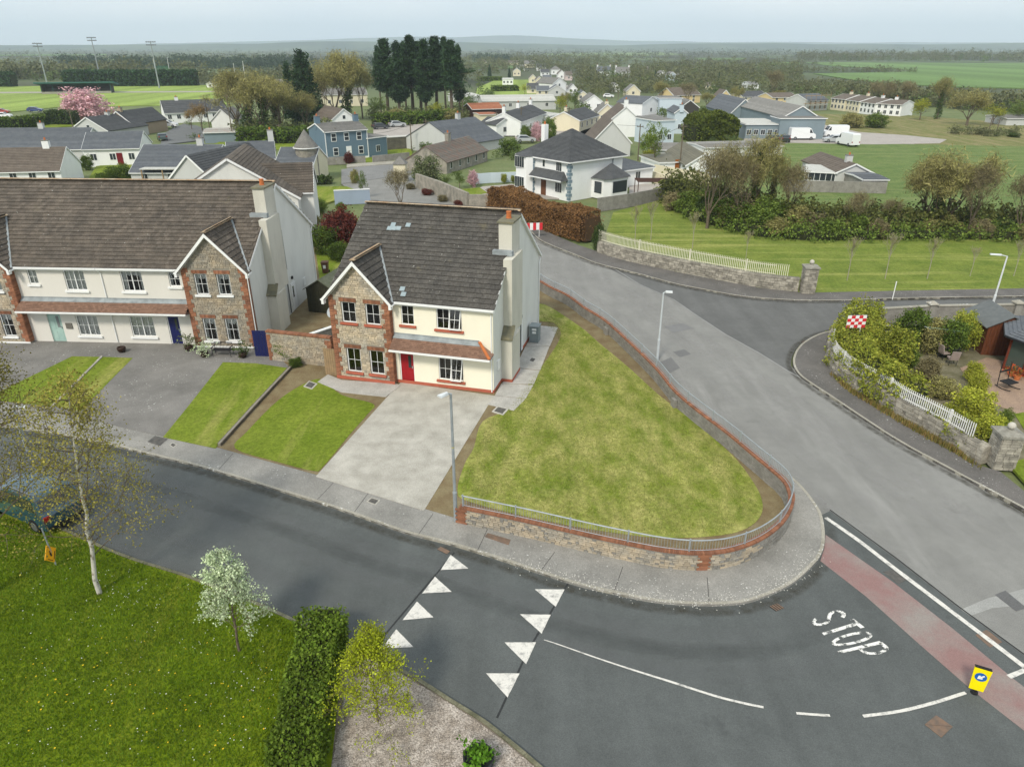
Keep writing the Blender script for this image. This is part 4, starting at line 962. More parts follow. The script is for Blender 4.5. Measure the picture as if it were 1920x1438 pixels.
    # ---- porch canopy
    if porch:
        for (xa, xb, hipR, hipL) in porch['runs']:
            yo, ze, zt = -.9, 2.5, 3.12; pr = B(); xt = xb - (.85 if hipR else 0); xl = xa + (.5 if hipL else 0)
            pr.hexa([(xa, yo, ze - .06), (xb, yo, ze - .06), (xb, 0, ze - .06), (xa, 0, ze - .06)], [(xa, yo, ze), (xb, yo, ze), (xb, -.0, ze), (xa, 0, ze)])
            pr.poly([(xa, yo, ze), (xb, yo, ze), (xt, 0, zt), (xl, 0, zt)])
            if hipR: pr.poly([(xb, yo, ze), (xb, 0, ze), (xt, 0, zt)])
            po = pr.obj('porch_roof', TILE_RED, root); Vp = Vector((0, .9, zt - ze)).normalized(); Np = Vector((0, -Vp.z, Vp.y))
            def tp(u, v): return xa + u < xb - (v / 1.09) * (.85 if hipR else 0) - .05 and v < .78 and xa + u > xa + (v / 1.09) * (.5 if hipL else 0)
            tiles(po, Vector((xa, yo, ze)) + Np * .003, (1, 0, 0), Vp, xb - xa, .8, tp, TILE_RED, 290, tw=.17, ex=.13, name='porch_tile')
            B().hexa([(xl, -.24, zt - .165), (xt + .12, -.24, zt - .165), (xt, 0, zt), (xl, 0, zt)], [(xl, -.25, zt - .125), (xt + .12, -.25, zt - .125), (xt, -.01, zt + .04), (xl, -.01, zt + .04)]).box(xl, -.02, zt, xt, -.002, zt + .12).obj('lead_flashing', LEAD, po)
            if hipR: B().beam((xb, yo, ze + .04), (xt, -.02, zt + .05), .16, .06).obj('hip_tile', TERRA, po)
            B().box(xa, yo - .1, ze - .1, xb + (.03 if hipR else 0), yo, ze - .01).box(xa, yo + .0, ze - .16, xb, yo + .02, ze - .06).box(xa, yo + .02, ze - .16, xb, 0, ze - .14).obj('porch_gutter', WHITE, po)
    # ---- chimney breast and stack on the right gable wall
    if chim:
        y = chim['y']; top = chim['top']; cb = B()
        cb.box(.002, y, 0, .66, y + 1.9, 2.75); cb.box(.002, y + .5, 2.75, .52, y + 3.0, zroof(y + 1.2))
        cb.hexa([(-.55, y + 1.55, zroof(y + 1.55) - .3), (.24, y + 1.55, 6.0), (.24, y + 3.35, 6.0), (-.55, y + 3.35, zroof(y + 3.3) - .3)], [(-.55, y + 1.55, top), (.24, y + 1.55, top), (.24, y + 3.35, top), (-.55, y + 3.35, top)])
        c = cb.obj('chimney', CHIM, root)
        B().hexa([(-.02 + .02, y - .12, 2.74), (.72, y - .12, 2.74), (.72, y + .5, 3.42), (0, y + .5, 3.42)], [(0, y - .12, 2.82), (.72, y - .12, 2.82), (.72, y + .55, 3.5), (0, y + .55, 3.5)]).obj('sloping_cap', LICHEN_CAP, c)
        B().box(-.85, y + 1.2, zroof(y + 1.2) + .02, .34, y + 1.56, zroof(y + 1.2) + .3).obj('lead_tray', LEAD, c)
        B().box(-.64, y + 1.45, top, .34, y + 3.45, top + .1).obj('stack_slab', LICHEN_CAP, c)
        B().lathe([(.17, 0), (.15, .1), (.14, .33), (.16, .36), (.16, .4)], 14, (-.2, y + 2.5, top + .1)).obj('chimney_pot', TERRA, c)
        if plinth_m: B().box(.66, y - .01, 0, .672, y + 1.9, .2).box(.01, y - .014, 0, .67, y - .002, .2).obj('plinth', plinth_m, root)

# ---- the cream house in the middle
HZ = .13
hm = thing('house', 'detached cream house with stone front gable, red door and dark tiled roof', 'house', (-1.066, 37.37, HZ), -R(14.8))
W_ = 9.9
semi(hm, W_, 11.59, 5.45, 9.38, .13, .28, [dict(gx=-8.0, gw=3.8, gA=7.5, p=.35, wins=[(-9.13, -8.24, 3.72, 4.98, DARKROOM), (-7.6, -6.71, 3.72, 4.98, DARKROOM), (-9.1, -8.2, .55, 2.08, OLIVEROOM), (-7.6, -6.7, .55, 2.08, OLIVEROOM)])],
    [(-5.55, -4.75, 3.77, 5.0, 'single', OLIVEROOM), (-3.38, -1.85, 3.72, 5.0, 'double', DARKROOM, None, True), (-3.38, -1.85, .52, 1.92, 'double', DARKROOM, None, True)],
    [(-5.85, -4.92, .05, 2.0, mat('red_door', (.32, .012, .02), (.28, .01, .015), 2, rough=.4))], CREAM, dict(runs=[(-6.05, .03, True, False)]), DASH, TILE, sillm=PLINTH, plinth_m=PLINTH, chim=dict(y=1.7, top=9.25))
# glass tiles let into the roof, side door, meter box, boiler, pipe
rf = [o for o in COL.objects if o.parent == hm and o.name.startswith('roof')][0]
sl_m = (9.38 - 5.45) / 5.795
GT = mat('glass_slate', (.28, .34, .36), (.24, .3, .32), 2, rough=.2, spec=.6)
def onroof(px, py, root, zE, sl, ov_z=.06):
    # picture point on the front roof plane, in house coordinates
    Mi = frame_of(root.location.x, root.location.y, -math.degrees(root.rotation_euler.z), root.location.z).inverted()
    o = Mi @ Vector((0, 0, CH)); d = (Mi.to_3x3() @ (g(px, py, 0) - Vector((0, 0, CH)))); n = Vector((0, -sl, 1)); t_ = (zE + ov_z - n.dot(o)) / n.dot(d); return o + d * t_
for px, py in ((736, 425), (764, 426), (729, 432), (737, 432), (746, 432), (753, 546), (755, 556)):
    q = onroof(px, py, hm, 5.45, sl_m); u = Vector((0, 1, sl_m)).normalized(); B().hexa([q + Vector((-.15, 0, 0)), q + Vector((.15, 0, 0)), q + Vector((.15, 0, 0)) + u * .3, q + Vector((-.15, 0, 0)) + u * .3], [v + Vector((0, -.01, .03)) for v in (q + Vector((-.15, 0, 0)), q + Vector((.15, 0, 0)), q + Vector((.15, 0, 0)) + u * .3, q + Vector((-.15, 0, 0)) + u * .3)]).obj('glass_tile', GT, rf)
def side_bits(root, yd, ym, pipe_y, z1=6.4):
    B().box(.003, yd, .1, .05, yd + .9, 2.15).obj('side_door', WHITE, root); B().box(.052, yd + .2, 1.05, .06, yd + .45, 1.9).obj('side_door_pane', GLASS_FAR, [o for o in kids_last(root, 'side_door')][0])
    B().box(.003, ym, 1.15, .06, ym + .45, 1.75).obj('meter_box', WHITE, root)
    B().pipe([(.1, pipe_y, z1), (.08, pipe_y + .1, z1 - 2.9), (.08, pipe_y - .1, z1 - 3.1), (.08, pipe_y - .1, .1)], .045, 8).obj('soil_pipe', mat('grey_pipe', (.12, .125, .13), None, 3, rough=.5), root)
    B().box(.003, yd + .3, 2.45, .12, yd + .5, 2.65).obj('wall_light', BLACK, root)
def kids_last(root, nm): return [o for o in reversed(list(COL.objects)) if o.parent == root and o.name.startswith(nm)][:1]
side_bits(hm, 5.9, .75, 6.2)
bl = thing('boiler', 'grey outdoor boiler cabinet standing against the white side wall', 'boiler', g(1001, 642, .15)[:], -R(14.8))
B().box(-.3, -.1, .03, .32, .62, 1.15).obj('cabinet', mat('boiler_grey', (.2, .24, .25), None, 2, rough=.5), bl); B().box(-.34, -.14, 1.15, .36, .66, 1.2).obj('lid', mat('boiler_lid', (.26, .3, .31), None, 2, rough=.5), bl)
B().box(-.12, -.115, .9, .18, -.1, 1.04).box(-.1, -.115, .68, .16, -.1, .82).obj('label_plate', WHITE, bl)
sdish = thing('satellite_dish', 'grey satellite dish beside the left eaves of the cream house', 'satellite dish', tuple((hm.matrix_basis @ Vector((-10.1, .3, 4.0)))))
B().lathe([(.02, 0), (.2, .03), (.34, .1), (.35, .1), (.2, .0), (.02, -.03)], 16).obj('dish', mat('dish_grey', (.36, .39, .41), None, 3, rough=.5), sdish, True); sdish.children[0].rotation_euler = (R(60), 0, R(-30)) if sdish.children else None
B().beam((0, 0, 0), (.35, .1, -.1), .05, .05).obj('bracket', METAL, sdish)

# ---- the pair of houses on the left
ht = thing('house', 'pair of greige semi-detached houses with two stone gables under one long brown roof', 'house', (-17.16, 44.73, .12), -R(3.1))
TEAL = mat('teal_door', (.36, .5, .45), (.3, .44, .4), 2, rough=.5); NAVY = mat('navy_door', (.012, .016, .09), None, 2, rough=.4)
gw2 = [(-3.45, -2.62, 3.72, 5.12), (-1.97, -1.1, 3.72, 5.12), (-3.45, -2.6, .5, 2.08), (-1.94, -1.08, .5, 2.08)]
semi(ht, 20.1, 13.0, 5.55, 9.72, .13, .28, [dict(gx=-2.12, gw=4.24, gA=7.8, p=.42, wins=[q + (DARKROOM, 'swag') for q in gw2]), dict(gx=-17.98, gw=4.24, gA=7.8, p=.42, wins=[(-20.1 - q[1], -20.1 - q[0], q[2], q[3], DARKROOM, 'full' if q[2] > 2 else 'swag') for q in gw2])],
    [(-14.98, -14.34, 4.1, 5.1, 'single', None, 'full'), (-12.5, -11.1, 3.72, 5.14, 'double', None, 'full'), (-8.63, -7.18, 3.72, 5.14, 'double', None, 'swag'), (-5.4, -4.65, 4.1, 5.1, 'single', None, 'swag'), (-12.5, -11.0, .5, 1.95, 'double', None, 'full'), (-8.75, -7.1, .5, 1.95, 'double', None, 'full')],
    [(-14.5, -13.55, 0, 2.05, TEAL, 'teal'), (-6.15, -5.3, 0, 2.02, NAVY)], GREIGE, dict(runs=[(-15.86, -10.03, False, False), (-10.03, -4.24, False, False)]), DASH, TILE_B, plinth_m=None, chim=dict(y=2.4, top=9.75))
B().pipe([(-10.03, -.4, 5.35), (-9.9, -.06, 4.95), (-9.9, -.06, 3.3)], .04, 8).pipe([(-9.95, -.95, 2.4), (-9.9, -.08, 2.1), (-9.9, -.06, .1)], .04, 8).obj('downpipe', WHITE, ht)
B().box(-13.3, -.06, .98, -12.85, -.002, 1.38).obj('post_box', mat('dark_plaque', (.16, .15, .13)), ht)
side_bits(ht, 7.0, 9.8, 6.4)
# party roof seam and moss in the gutters
# ---- side gates and wing walls between the houses
def gate(name, label, a, b_, h, m, n, cat='gate', z=.12):
    a, b_ = Vector(a), Vector(b_); t = thing(name, label, cat, (a.x, a.y, z)); d = b_ - a; d.z = 0
    for i in range(n):
        p, q = d * ((i + .04) / n), d * ((i + .96) / n); B().beam((p.x, p.y, h / 2), (q.x, q.y, h / 2), .03, h).obj('board', m, t)
    nn = Vector((d.y, -d.x, 0)).normalized() * -.03
    for zz in (.25, h - .25): B().beam((nn.x, nn.y, zz), (d.x + nn.x, d.y + nn.y, zz), .04, .09).obj('rail', m, t)
wl = lambda x, y: frame_of(-1.066, 37.37, 14.8) @ Vector((x, y, 0))
gate('side_gate', 'navy blue boarded gate between the greige house and the stone wing wall', wl(-16.7, 1.35), wl(-15.5, 1.6), 1.8, NAVY, 6)
gate('side_gate', 'pale timber gate against the left side of the cream house', wl(-10.85, -.05), wl(-10.0, -.0), 1.75, WOODF, 6)
def wing(label, x0, x1, y, h, name='wing_wall'):
    t = thing(name, label, 'wall', tuple(wl(x0, y))[:2] + (.1,), -R(14.8)); L_ = x1 - x0
    B().box(0, 0, -.1, L_, .22, h).obj('core', MORTAR, t)
    qs = []
    for k in range(int(h / .3)):
        w_ = .42 if k % 2 else .28
        for a, c in ((0, w_ * .7), (L_ - w_, L_)):
            bk = B(); brick_block(bk, a, c, k * .3, k * .3 + .3, 0, d=.035); bk.obj('brick_quoin', BRICK, t); qs.append((a, c, k * .3, k * .3 + .3))
    stone_face(t, 0, L_, 0, lambda x: h - .02, 0, qs)
    n = int(L_ / .08)
    for i in range(n): B().box(i * L_ / n + .003, -.06, h, (i + 1) * L_ / n - .004, .28, h + .11 + random.uniform(0, .008)).obj('coping_brick', BRICK, t)
    bk = B(); z = 0
    while z < h - .05: bk.box(L_ - .01, -.03, z + .004, L_ + .03, .25, z + .071); z += .075
    bk.obj('brick_return', BRICK, t)
wing('stone wing wall with brick quoins beside the navy gate', -15.45, -10.9, 1.3 - .25, 1.95)
# dividing wall with white coping running back between the gardens
Pw = [wl(-12.9, 1.3), wl(-10.9, 5.6), wl(-10.55, 11.5)]
dw = thing('dividing_wall', 'grey block wall with white coping running back beside the cream house', 'wall', tuple(Pw[0])[:2] + (.1,)); Q = [p - Pw[0] for p in Pw]
for a, c in zip(Q, Q[1:]):
    Ln = (c - a).length; tt = (c - a).normalized(); n = int(Ln / .46)
    for r in range(8):
        for i in range(n): p0, p1 = a + tt * ((i + (.5 if r % 2 else 0)) * Ln / n * .999 + .008), a + tt * (min((i + 1 + (.5 if r % 2 else 0)), n) * Ln / n - .008); (p1 - p0).length > .1 and B().beam((*p0[:2], r * .225 + .11), (*p1[:2], r * .225 + .11), .2, .215).obj('block', BLOCKW, dw)
    B().beam((*a[:2], .88), (*c[:2], .88), .17, 1.75).obj('core', MORTAR, dw); B().beam((*a[:2], 1.83), (*c[:2], 1.83), .28, .06).obj('coping', DASH_W, dw)
# ================================================================== PLANTS
LF_OLIVE = leafmat('budding_twigs', (.22, .21, .07), (.33, .30, .12))
LF_BROWN = leafmat('bare_twigs', (.19, .165, .085), (.26, .225, .115))
LF_GREEN = leafmat('spring_leaves', (.085, .14, .022), (.16, .21, .04))
LF_DARK = leafmat('conifer_needles', (.018, .045, .02), (.045, .085, .032), trans=.1)
LF_MID = leafmat('hedge_leaves', (.055, .10, .014), (.12, .165, .028))
LF_LIME = leafmat('lime_leaves', (.26, .30, .03), (.36, .36, .05))
LF_YG = leafmat('yellow_green_leaves', (.20, .25, .03), (.33, .33, .05))
LF_BEECH = leafmat('brown_beech_leaves', (.16, .085, .035), (.24, .13, .05), trans=.1)
LF_PINK = leafmat('pink_blossom', (.55, .33, .36), (.7, .48, .5))
LF_WHITE = leafmat('pale_silver_leaves', (.45, .55, .33), (.64, .72, .48))
LF_RED = leafmat('dark_red_leaves', (.09, .02, .018), (.17, .045, .03))
LF_BLUE = leafmat('blue_green_leaves', (.10, .13, .06), (.2, .22, .1))
LF_IVY = leafmat('ivy_leaves', (.03, .06, .014), (.075, .11, .026), trans=.1)
LF_ORANGE = leafmat('orange_twigs', (.26, .17, .06), (.32, .22, .08))
LF_BIRCH = leafmat('young_birch_leaves', (.20, .19, .035), (.30, .26, .06))
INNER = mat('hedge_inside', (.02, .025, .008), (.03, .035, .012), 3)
def leaves(C, n_per, size, spread, squash=1.0, tri=False, rng=None, twig=0, up=0):
    """C (k,3) clump centres with spread; returns arrays of small faces"""
    rng = rng or np.random.default_rng(1); C = np.repeat(np.asarray(C, float), n_per, 0); n = len(C)
    P = C + rng.normal(0, 1, (n, 3)) * np.array([spread, spread, spread * squash]) * .6
    a = rng.normal(0, 1, (n, 3)); a[:, 2] += up; a /= np.linalg.norm(a, axis=1)[:, None]
    b = np.cross(a, rng.normal(0, 1, (n, 3))); b /= np.linalg.norm(b, axis=1)[:, None]
    s = size * rng.uniform(.6, 1.4, (n, 1)); la = s * (1 + twig * 2.5); lb = s / (1 + twig * 2)
    if tri:
        V = np.stack([P - a * la - b * lb, P - a * la + b * lb, P + a * la], 1).reshape(-1, 3); F = np.arange(3 * n).reshape(n, 3)
    else:
        V = np.stack([P - a * la, P - b * lb * .7, P + a * la, P + b * lb * .7], 1).reshape(-1, 3); F = np.arange(4 * n).reshape(n, 4)
    return V, F
def branches(b, p, d, L_, r, depth, rng, ends, spread=.6, n=3, up=.25, minr=.006, wob=.12, k=5):
    segs = 3; q = p.copy(); dd = d.copy()
    for i in range(segs):
        dd = (dd + Vector(rng.normal(0, wob, 3)) + Vector((0, 0, up * .15))).normalized(); q2 = q + dd * (L_ / segs); r2 = max(minr, r * (1 - .22 * (i + 1) / 1.0 * .9)); b.tube(q, q2, max(minr, r * (1 - .22 * i)), r2, k, False); q = q2
        if depth <= 1: ends.append(tuple(q))
    if depth <= 0: return
    for i in range(n):
        th = 2 * math.pi * (i + rng.random() * .6) / n; x = dd.orthogonal().normalized(); y = dd.cross(x)
        nd = (dd * (1 - spread * .5) + (x * math.cos(th) + y * math.sin(th)) * spread + Vector((0, 0, up))).normalized()
        branches(b, q - dd * L_ * rng.uniform(0, .35), nd, L_ * rng.uniform(.6, .85), r * .5, depth - 1, rng, ends, spread, n, up, minr, wob, max(3, k - 1))
_trees = {}
def tree_mesh(kind, var=0):
    """trunk and crown meshes for a tree about 10 m tall"""
    key = (kind, var)
    if key in _trees: return _trees[key]
    rng = np.random.default_rng(hash_(kind) + var * 17); b = B(); ends = []
    if kind in ('budding', 'bare', 'orange'):
        th = 2.0; b.tube((0, 0, -.3), (0, 0, th), .26, .2, 7)
        for i in range(5): a = 2 * math.pi * i / 5 + rng.random(); branches(b, Vector((0, 0, th * rng.uniform(.6, 1))), Vector((math.cos(a) * .42, math.sin(a) * .42, 1)).normalized(), 3.0, .12, 3, rng, ends, .5, 3, .3, .02)
        E_ = np.array(ends); E_ = E_[rng.permutation(len(E_))[:620]]; zm = E_[:, 2].max() + .4
        V, F = leaves(E_, 11 if kind == 'budding' else 6, .085, .55, 1, True, rng, .9, .5); V *= 10 / zm; b.v = [tuple(c * 10 / zm for c in v) for v in b.v]
        m = {'budding': LF_OLIVE, 'bare': LF_BROWN, 'orange': LF_ORANGE}[kind]; cr_ = fastmesh('crown', V, F, m, 3)
    elif kind in ('ivy',):
        th = 3; b.tube((0, 0, -.3), (0, 0, th), .3, .2, 7)
        for i in range(5): a = 2 * math.pi * i / 5 + rng.random(); branches(b, Vector((0, 0, th * rng.uniform(.5, 1))), Vector((math.cos(a) * .4, math.sin(a) * .4, 1)).normalized(), 2.8, .12, 3, rng, ends, .5, 3, .3, .014)
        E_ = np.array(ends)[rng.permutation(len(ends))[:520]]; V, F = leaves(E_, 9, .085, .55, 1, True, rng, .9, .5); V *= 10 / (E_[:, 2].max() + .4); b.v = [tuple(c * 10 / (E_[:, 2].max() + .4) for c in v) for v in b.v]
        Ci = []
        for i in range(260):
            z = rng.uniform(.3, 8.0); rr = .75 * (1 - z / 11); a = rng.random() * 6.28; Ci.append((math.cos(a) * rr + math.sin(z) * .3, math.sin(a) * rr, z))
        V2, F2 = leaves(Ci, 7, .12, .35, 1, True, rng)
        cr_ = fastmesh('crown', V, F, LF_OLIVE, 3); iv = fastmesh('ivy', V2, F2, LF_IVY, 3); _trees[key] = (b.mesh('trunk', BARK), cr_, iv); return _trees[key]
    elif kind in ('green', 'lime', 'mid', 'olivegreen'):
        b.tube((0, 0, -.3), (0, 0, 2.6), .24, .17, 7)
        for i in range(4): a = 1.57 * i + rng.random(); branches(b, Vector((0, 0, 2.2)), Vector((math.cos(a) * .6, math.sin(a) * .6, 1)).normalized(), 2.6, .1, 2, rng, ends, .6, 3, .2, .015)
        C = []
        lob = [(rng.normal(0, 1.7), rng.normal(0, 1.7), rng.uniform(3.6, 8.2), rng.uniform(1.1, 1.9)) for _ in range(15)]
        for x, y, z, r in lob:
            for _ in range(24): d = rng.normal(0, 1, 3); d /= np.linalg.norm(d); d[2] = d[2] * .8 + .12; C.append((x + d[0] * r, y + d[1] * r, z + d[2] * r))
        V, F = leaves(C, 9, .14, .42, .8, False, rng); cr_ = fastmesh('crown', V, F, {'green': LF_GREEN, 'lime': LF_LIME, 'mid': LF_MID, 'olivegreen': LF_YG}[kind])
    elif kind == 'pine':
        b.tube((0, 0, -.3), (.1, 0, 9.4), .2, .05, 7); C = []
        zb_ = (3.3, 2.2, 4.0)[var % 3]
        for z in np.linspace(zb_, 9.8, 18):
            t_ = (z - zb_) / (9.8 - zb_); R_ = (2.0 * (1 - t_) ** .8 + .1) * rng.uniform(.45, 1.25) * (.6 if t_ < .12 else 1)
            for i in range(8):
                a = rng.random() * 6.28; L_ = R_ * rng.uniform(.6, 1.25); b.tube((0, 0, z - .3), (math.cos(a) * L_ * .9, math.sin(a) * L_ * .9, z + .05), .035, .012, 3, False)
                for s_ in np.linspace(.3, 1.05, 5): C.append((math.cos(a) * L_ * s_, math.sin(a) * L_ * s_, z + .35 * s_ + rng.normal(0, .1)))
        V, F = leaves(C, 9, .1, .26, .7, True, rng, .6, .8); cr_ = fastmesh('crown', V, F, LF_DARK, 3)
    elif kind == 'conifer':
        b.tube((0, 0, -.3), (0, 0, 9), .22, .05, 7); C = []
        for z in np.linspace(.7, 9.9, 26):
            R_ = 2.6 * (1 - z / 10.3) ** .75 * (.65 + .35 * min(1, z / 2)); n = int(6 + R_ * 12)
            for i in range(n): a = rng.random() * 6.28; s_ = math.sqrt(rng.uniform(.25, 1.15)); C.append((math.cos(a) * R_ * s_, math.sin(a) * R_ * s_, z - .3 * s_))
        V, F = leaves(C, 8, .14, .32, 1, True, rng, .3, .4); cr_ = fastmesh('crown', V, F, LF_DARK, 3)
    elif kind in ('sapling',):
        b.tube((0, 0, -.2), (.05, .1, 5), .12, .08, 6)
        for i in range(6): a = i * 1.05 + rng.random(); branches(b, Vector((0, .05, rng.uniform(3.4, 5.2))), Vector((math.cos(a) * .4, math.sin(a) * .4, 1)).normalized(), 2.1, .06, 2, rng, ends, .5, 3, .3, .025)
        V, F = leaves(ends, 4, .05, .25, 1, True, rng, .7, .5); cr_ = fastmesh('crown', V, F, LF_OLIVE, 3)
    elif kind.startswith('shrub'):
        C = []; b.tube((0, 0, -.2), (0, 0, 4), .25, .1, 6)
        for i in range(8): a = i * .785; b.tube((0, 0, .1), (math.cos(a) * 2.3, math.sin(a) * 2.3, 5.5), .12, .04, 4, False)
        for _ in range(420):
            d = rng.normal(0, 1, 3); d /= np.linalg.norm(d); r = rng.uniform(.72, 1.08) * (1 + .75 * mnoise.noise(Vector(d * 1.7) + Vector((var * 3.1, len(kind), 0)))); C.append((d[0] * 4.2 * r, d[1] * 4.2 * r, 4.9 + d[2] * 4.9 * r * (1 if d[2] > 0 else .95)))
        V, F = leaves(C, 16, .26, .9, .8, False, rng)
        m = {'shrub': LF_MID, 'shrub_lime': LF_LIME, 'shrub_yg': LF_YG, 'shrub_red': LF_RED, 'shrub_pink': LF_PINK, 'shrub_blue': LF_BLUE, 'shrub_olive': LF_OLIVE, 'shrub_brown': LF_BROWN, 'shrub_dark': LF_IVY, 'shrub_green': LF_GREEN}[kind]
        cr_ = fastmesh('crown', V, F, m)
    _trees[key] = (b.mesh('trunk', mat('pale_sapling_bark', (.34, .31, .24), (.26, .23, .18), 4) if kind == 'sapling' else BARK), cr_); return _trees[key]
def hash_(s): return sum(ord(c) * (i + 3) for i, c in enumerate(s))
def plant(name, label, cat, kind, px, top_py=None, h=None, wide=1.0, group=None, z=0.0, p=None, rz=None, var=0):
    c = p if p is not None else g(*px, z); h = h or max(.5, hz(top_py, c) - z); s = h / 10
    t = thing(name, label, cat, (c.x, c.y, z), rz if rz is not None else random.uniform(0, 6.28), group); ms = tree_mesh(kind, var)
    put('stems' if kind.startswith('shrub') else 'trunk', ms[0], t, sc=(s * wide, s * wide, s)); put('foliage' if kind.startswith('shrub') else 'crown', ms[1], t, sc=(s * wide, s * wide, s))
    if len(ms) > 2: put('ivy', ms[2], t, sc=(s * wide, s * wide, s))
    return t
def hedge(name, label, P, wd, h, m, size=.06, dens=260, cat='hedge', z=0.0, inner=INNER, lump=.12, seed=3, up=0, group=None, topm=None, topdens=0):
    """P centre line in world; leaves on a lumpy box shell round a dark tangle of twigs"""
    rng = np.random.default_rng(seed); o = P[0].copy(); t = thing(name, label, cat, (o.x, o.y, z), 0, group); P = resample([p - o for p in P], .3); at, Ln = wall_frame(P)
    if h is None or not callable(h): hh = lambda d, q=h: q
    else: hh = h
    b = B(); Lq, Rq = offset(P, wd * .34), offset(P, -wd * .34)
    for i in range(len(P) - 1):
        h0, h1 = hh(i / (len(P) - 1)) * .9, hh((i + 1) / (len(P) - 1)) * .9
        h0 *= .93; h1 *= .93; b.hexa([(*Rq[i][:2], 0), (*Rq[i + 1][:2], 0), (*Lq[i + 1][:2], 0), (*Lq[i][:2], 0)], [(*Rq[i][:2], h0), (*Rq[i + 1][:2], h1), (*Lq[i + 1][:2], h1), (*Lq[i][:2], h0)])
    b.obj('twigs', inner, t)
    area = Ln * (wd + 2 * (hh(.5))) + wd * hh(.5) * 2; n = int(area * dens); V = []
    d = rng.uniform(0, Ln, n); u = rng.uniform(0, 1, n); C = np.zeros((n, 3)); H_ = np.array([hh(x / Ln) for x in d])
    per = wd + 2 * H_; s = u * per
    for i in range(n):
        p, tt = at(d[i]); nn = Vector((-tt.y, tt.x, 0)); H = H_[i]; lu = mnoise.noise(Vector((d[i] * .9, s[i] * .9, seed))) * lump * 2 + rng.normal(0, lump * .35)
        if s[i] < H: q = p - nn * (wd / 2 + lu); zz = s[i]
        elif s[i] < H + wd: q = p + nn * (s[i] - H - wd / 2); zz = H + lu
        else: q = p + nn * (wd / 2 + lu); zz = s[i] - H - wd
        if d[i] < .35 or d[i] > Ln - .35: q = q + tt * (lu if d[i] > Ln / 2 else -lu); q = p.lerp(q, rng.uniform(0, 1)); zz = rng.uniform(0, H)
        C[i] = (q.x, q.y, max(.03, zz))
    V, F = leaves(C, 1, size, .03, 1, False, rng, 0, up); put('foliage', fastmesh('foliage', V, F, m), t)
    return t
# ------------- near plants
def birch(label, base, top_h, lean, n1, spreadr, m, leafn, size, seed, z=.1, barkm=BIRCH, name='birch_tree', first=.18, droop=0, r0=.11, cat='tree', lw=.6):
    rng = np.random.default_rng(seed); t = thing(name, label, cat, (base.x, base.y, z)); b = B(); pts = [Vector((0, 0, -.1))]; N_ = 12
    for i in range(1, N_ + 1): pts.append(Vector((lean[0] * (i / N_) ** 1.3 + rng.normal(0, .04), lean[1] * i / N_ + rng.normal(0, .04), top_h * i / N_)))
    for i in range(N_): b.tube(pts[i], pts[i + 1], r0 * (1 - i / (N_ + 1)), r0 * (1 - (i + 1) / (N_ + 1)), 8, False)
    tr = b.obj('trunk', barkm, t, True); b2 = B(); ends = []
    for i in range(n1):
        f = first + (1 - first) * (i / n1) ** .9; k = min(N_ - 1, int(f * N_)); p = pts[k].lerp(pts[k + 1], f * N_ - k); a = i * 2.4 + rng.random(); L_ = spreadr * (1.05 - f) ** .6 * rng.uniform(.7, 1.1)
        d = Vector((math.cos(a), math.sin(a), .55 - droop)).normalized(); branches(b2, p, d, L_ * .55, r0 * .28, 2, rng, ends, .6, 3, .1 - droop * .3, .006, .15, 4)
    b2.obj('branches', BARK, t)
    E_ = np.array(ends); V, F = leaves(E_, leafn, size, lw, 1, False, rng); put('crown', fastmesh('crown', V, F, m), t); return t
birch('birch with black and white trunk and thin olive leaves beside the blue car', g(187, 1112, .1), 8.4, (.9, .3), 36, 3.4, LF_BIRCH, 8, .036, 5, lw=.4, r0=.095, first=.2)
birch('large budding tree reaching in from the left edge above the blue car', g(-40, 1130, .1), 9.4, (1.3, 1.6), 50, 4.6, LF_BIRCH, 7, .038, 9, lw=.5, barkm=BARK, name='budding_tree', r0=.16, first=.25)
birch('small yellow-green birch sapling standing in the gravel bed', g(708, 1352, .1), 3.3, (-.02, .15), 40, 1.75, leafmat('fresh_lime_leaves', (.28, .34, .015), (.40, .44, .03), trans=.35), 8, .03, 12, lw=.13, barkm=BARK, name='birch_sapling', r0=.035, first=.03)
birch('small whitebeam with silvery white leaves on the park lawn', g(449, 1221, .1), 3.9, (-.1, .2), 34, 1.5, LF_WHITE, 6, .034, 31, lw=.1, droop=-.1, barkm=BARK, name='whitebeam_tree', r0=.05, first=.2)
Ph = G([(618, 1185), (606, 1225), (590, 1290), (572, 1370), (558, 1470), (540, 1620)], 0.1)
hedge('clipped_hedge', 'thick green hedge between the park lawn and the gravel bed', Ph, 1.3, lambda u: 1.25 if u < .25 else 1.25 - .35 * min(1, (u - .25) * 2), leafmat('privet_leaves', (.085, .15, .012), (.17, .24, .03)), .05, 700, z=.1, lump=.16, seed=4)
def tub():
    c = g(898, 1440, .09); t = thing('planter', 'dark barrel planter with a bright green plant at the bottom edge of the gravel', 'planter', tuple(c)); B().lathe([(.34, 0), (.42, .25), (.45, .5), (.4, .5), (.38, .42)], 18).obj('tub', mat('dark_tub', (.03, .035, .04), (.02, .02, .02), 4), t, True)
    rng = np.random.default_rng(2); C = rng.normal(0, 1, (60, 3)) * (.2, .2, .08) + (0, 0, .62); V, F = leaves(C, 7, .06, .1, 1, False, rng); put('foliage', fastmesh('foliage', V, F, leafmat('bright_leaves', (.08, .2, .01), (.15, .3, .03))), t)
tub()
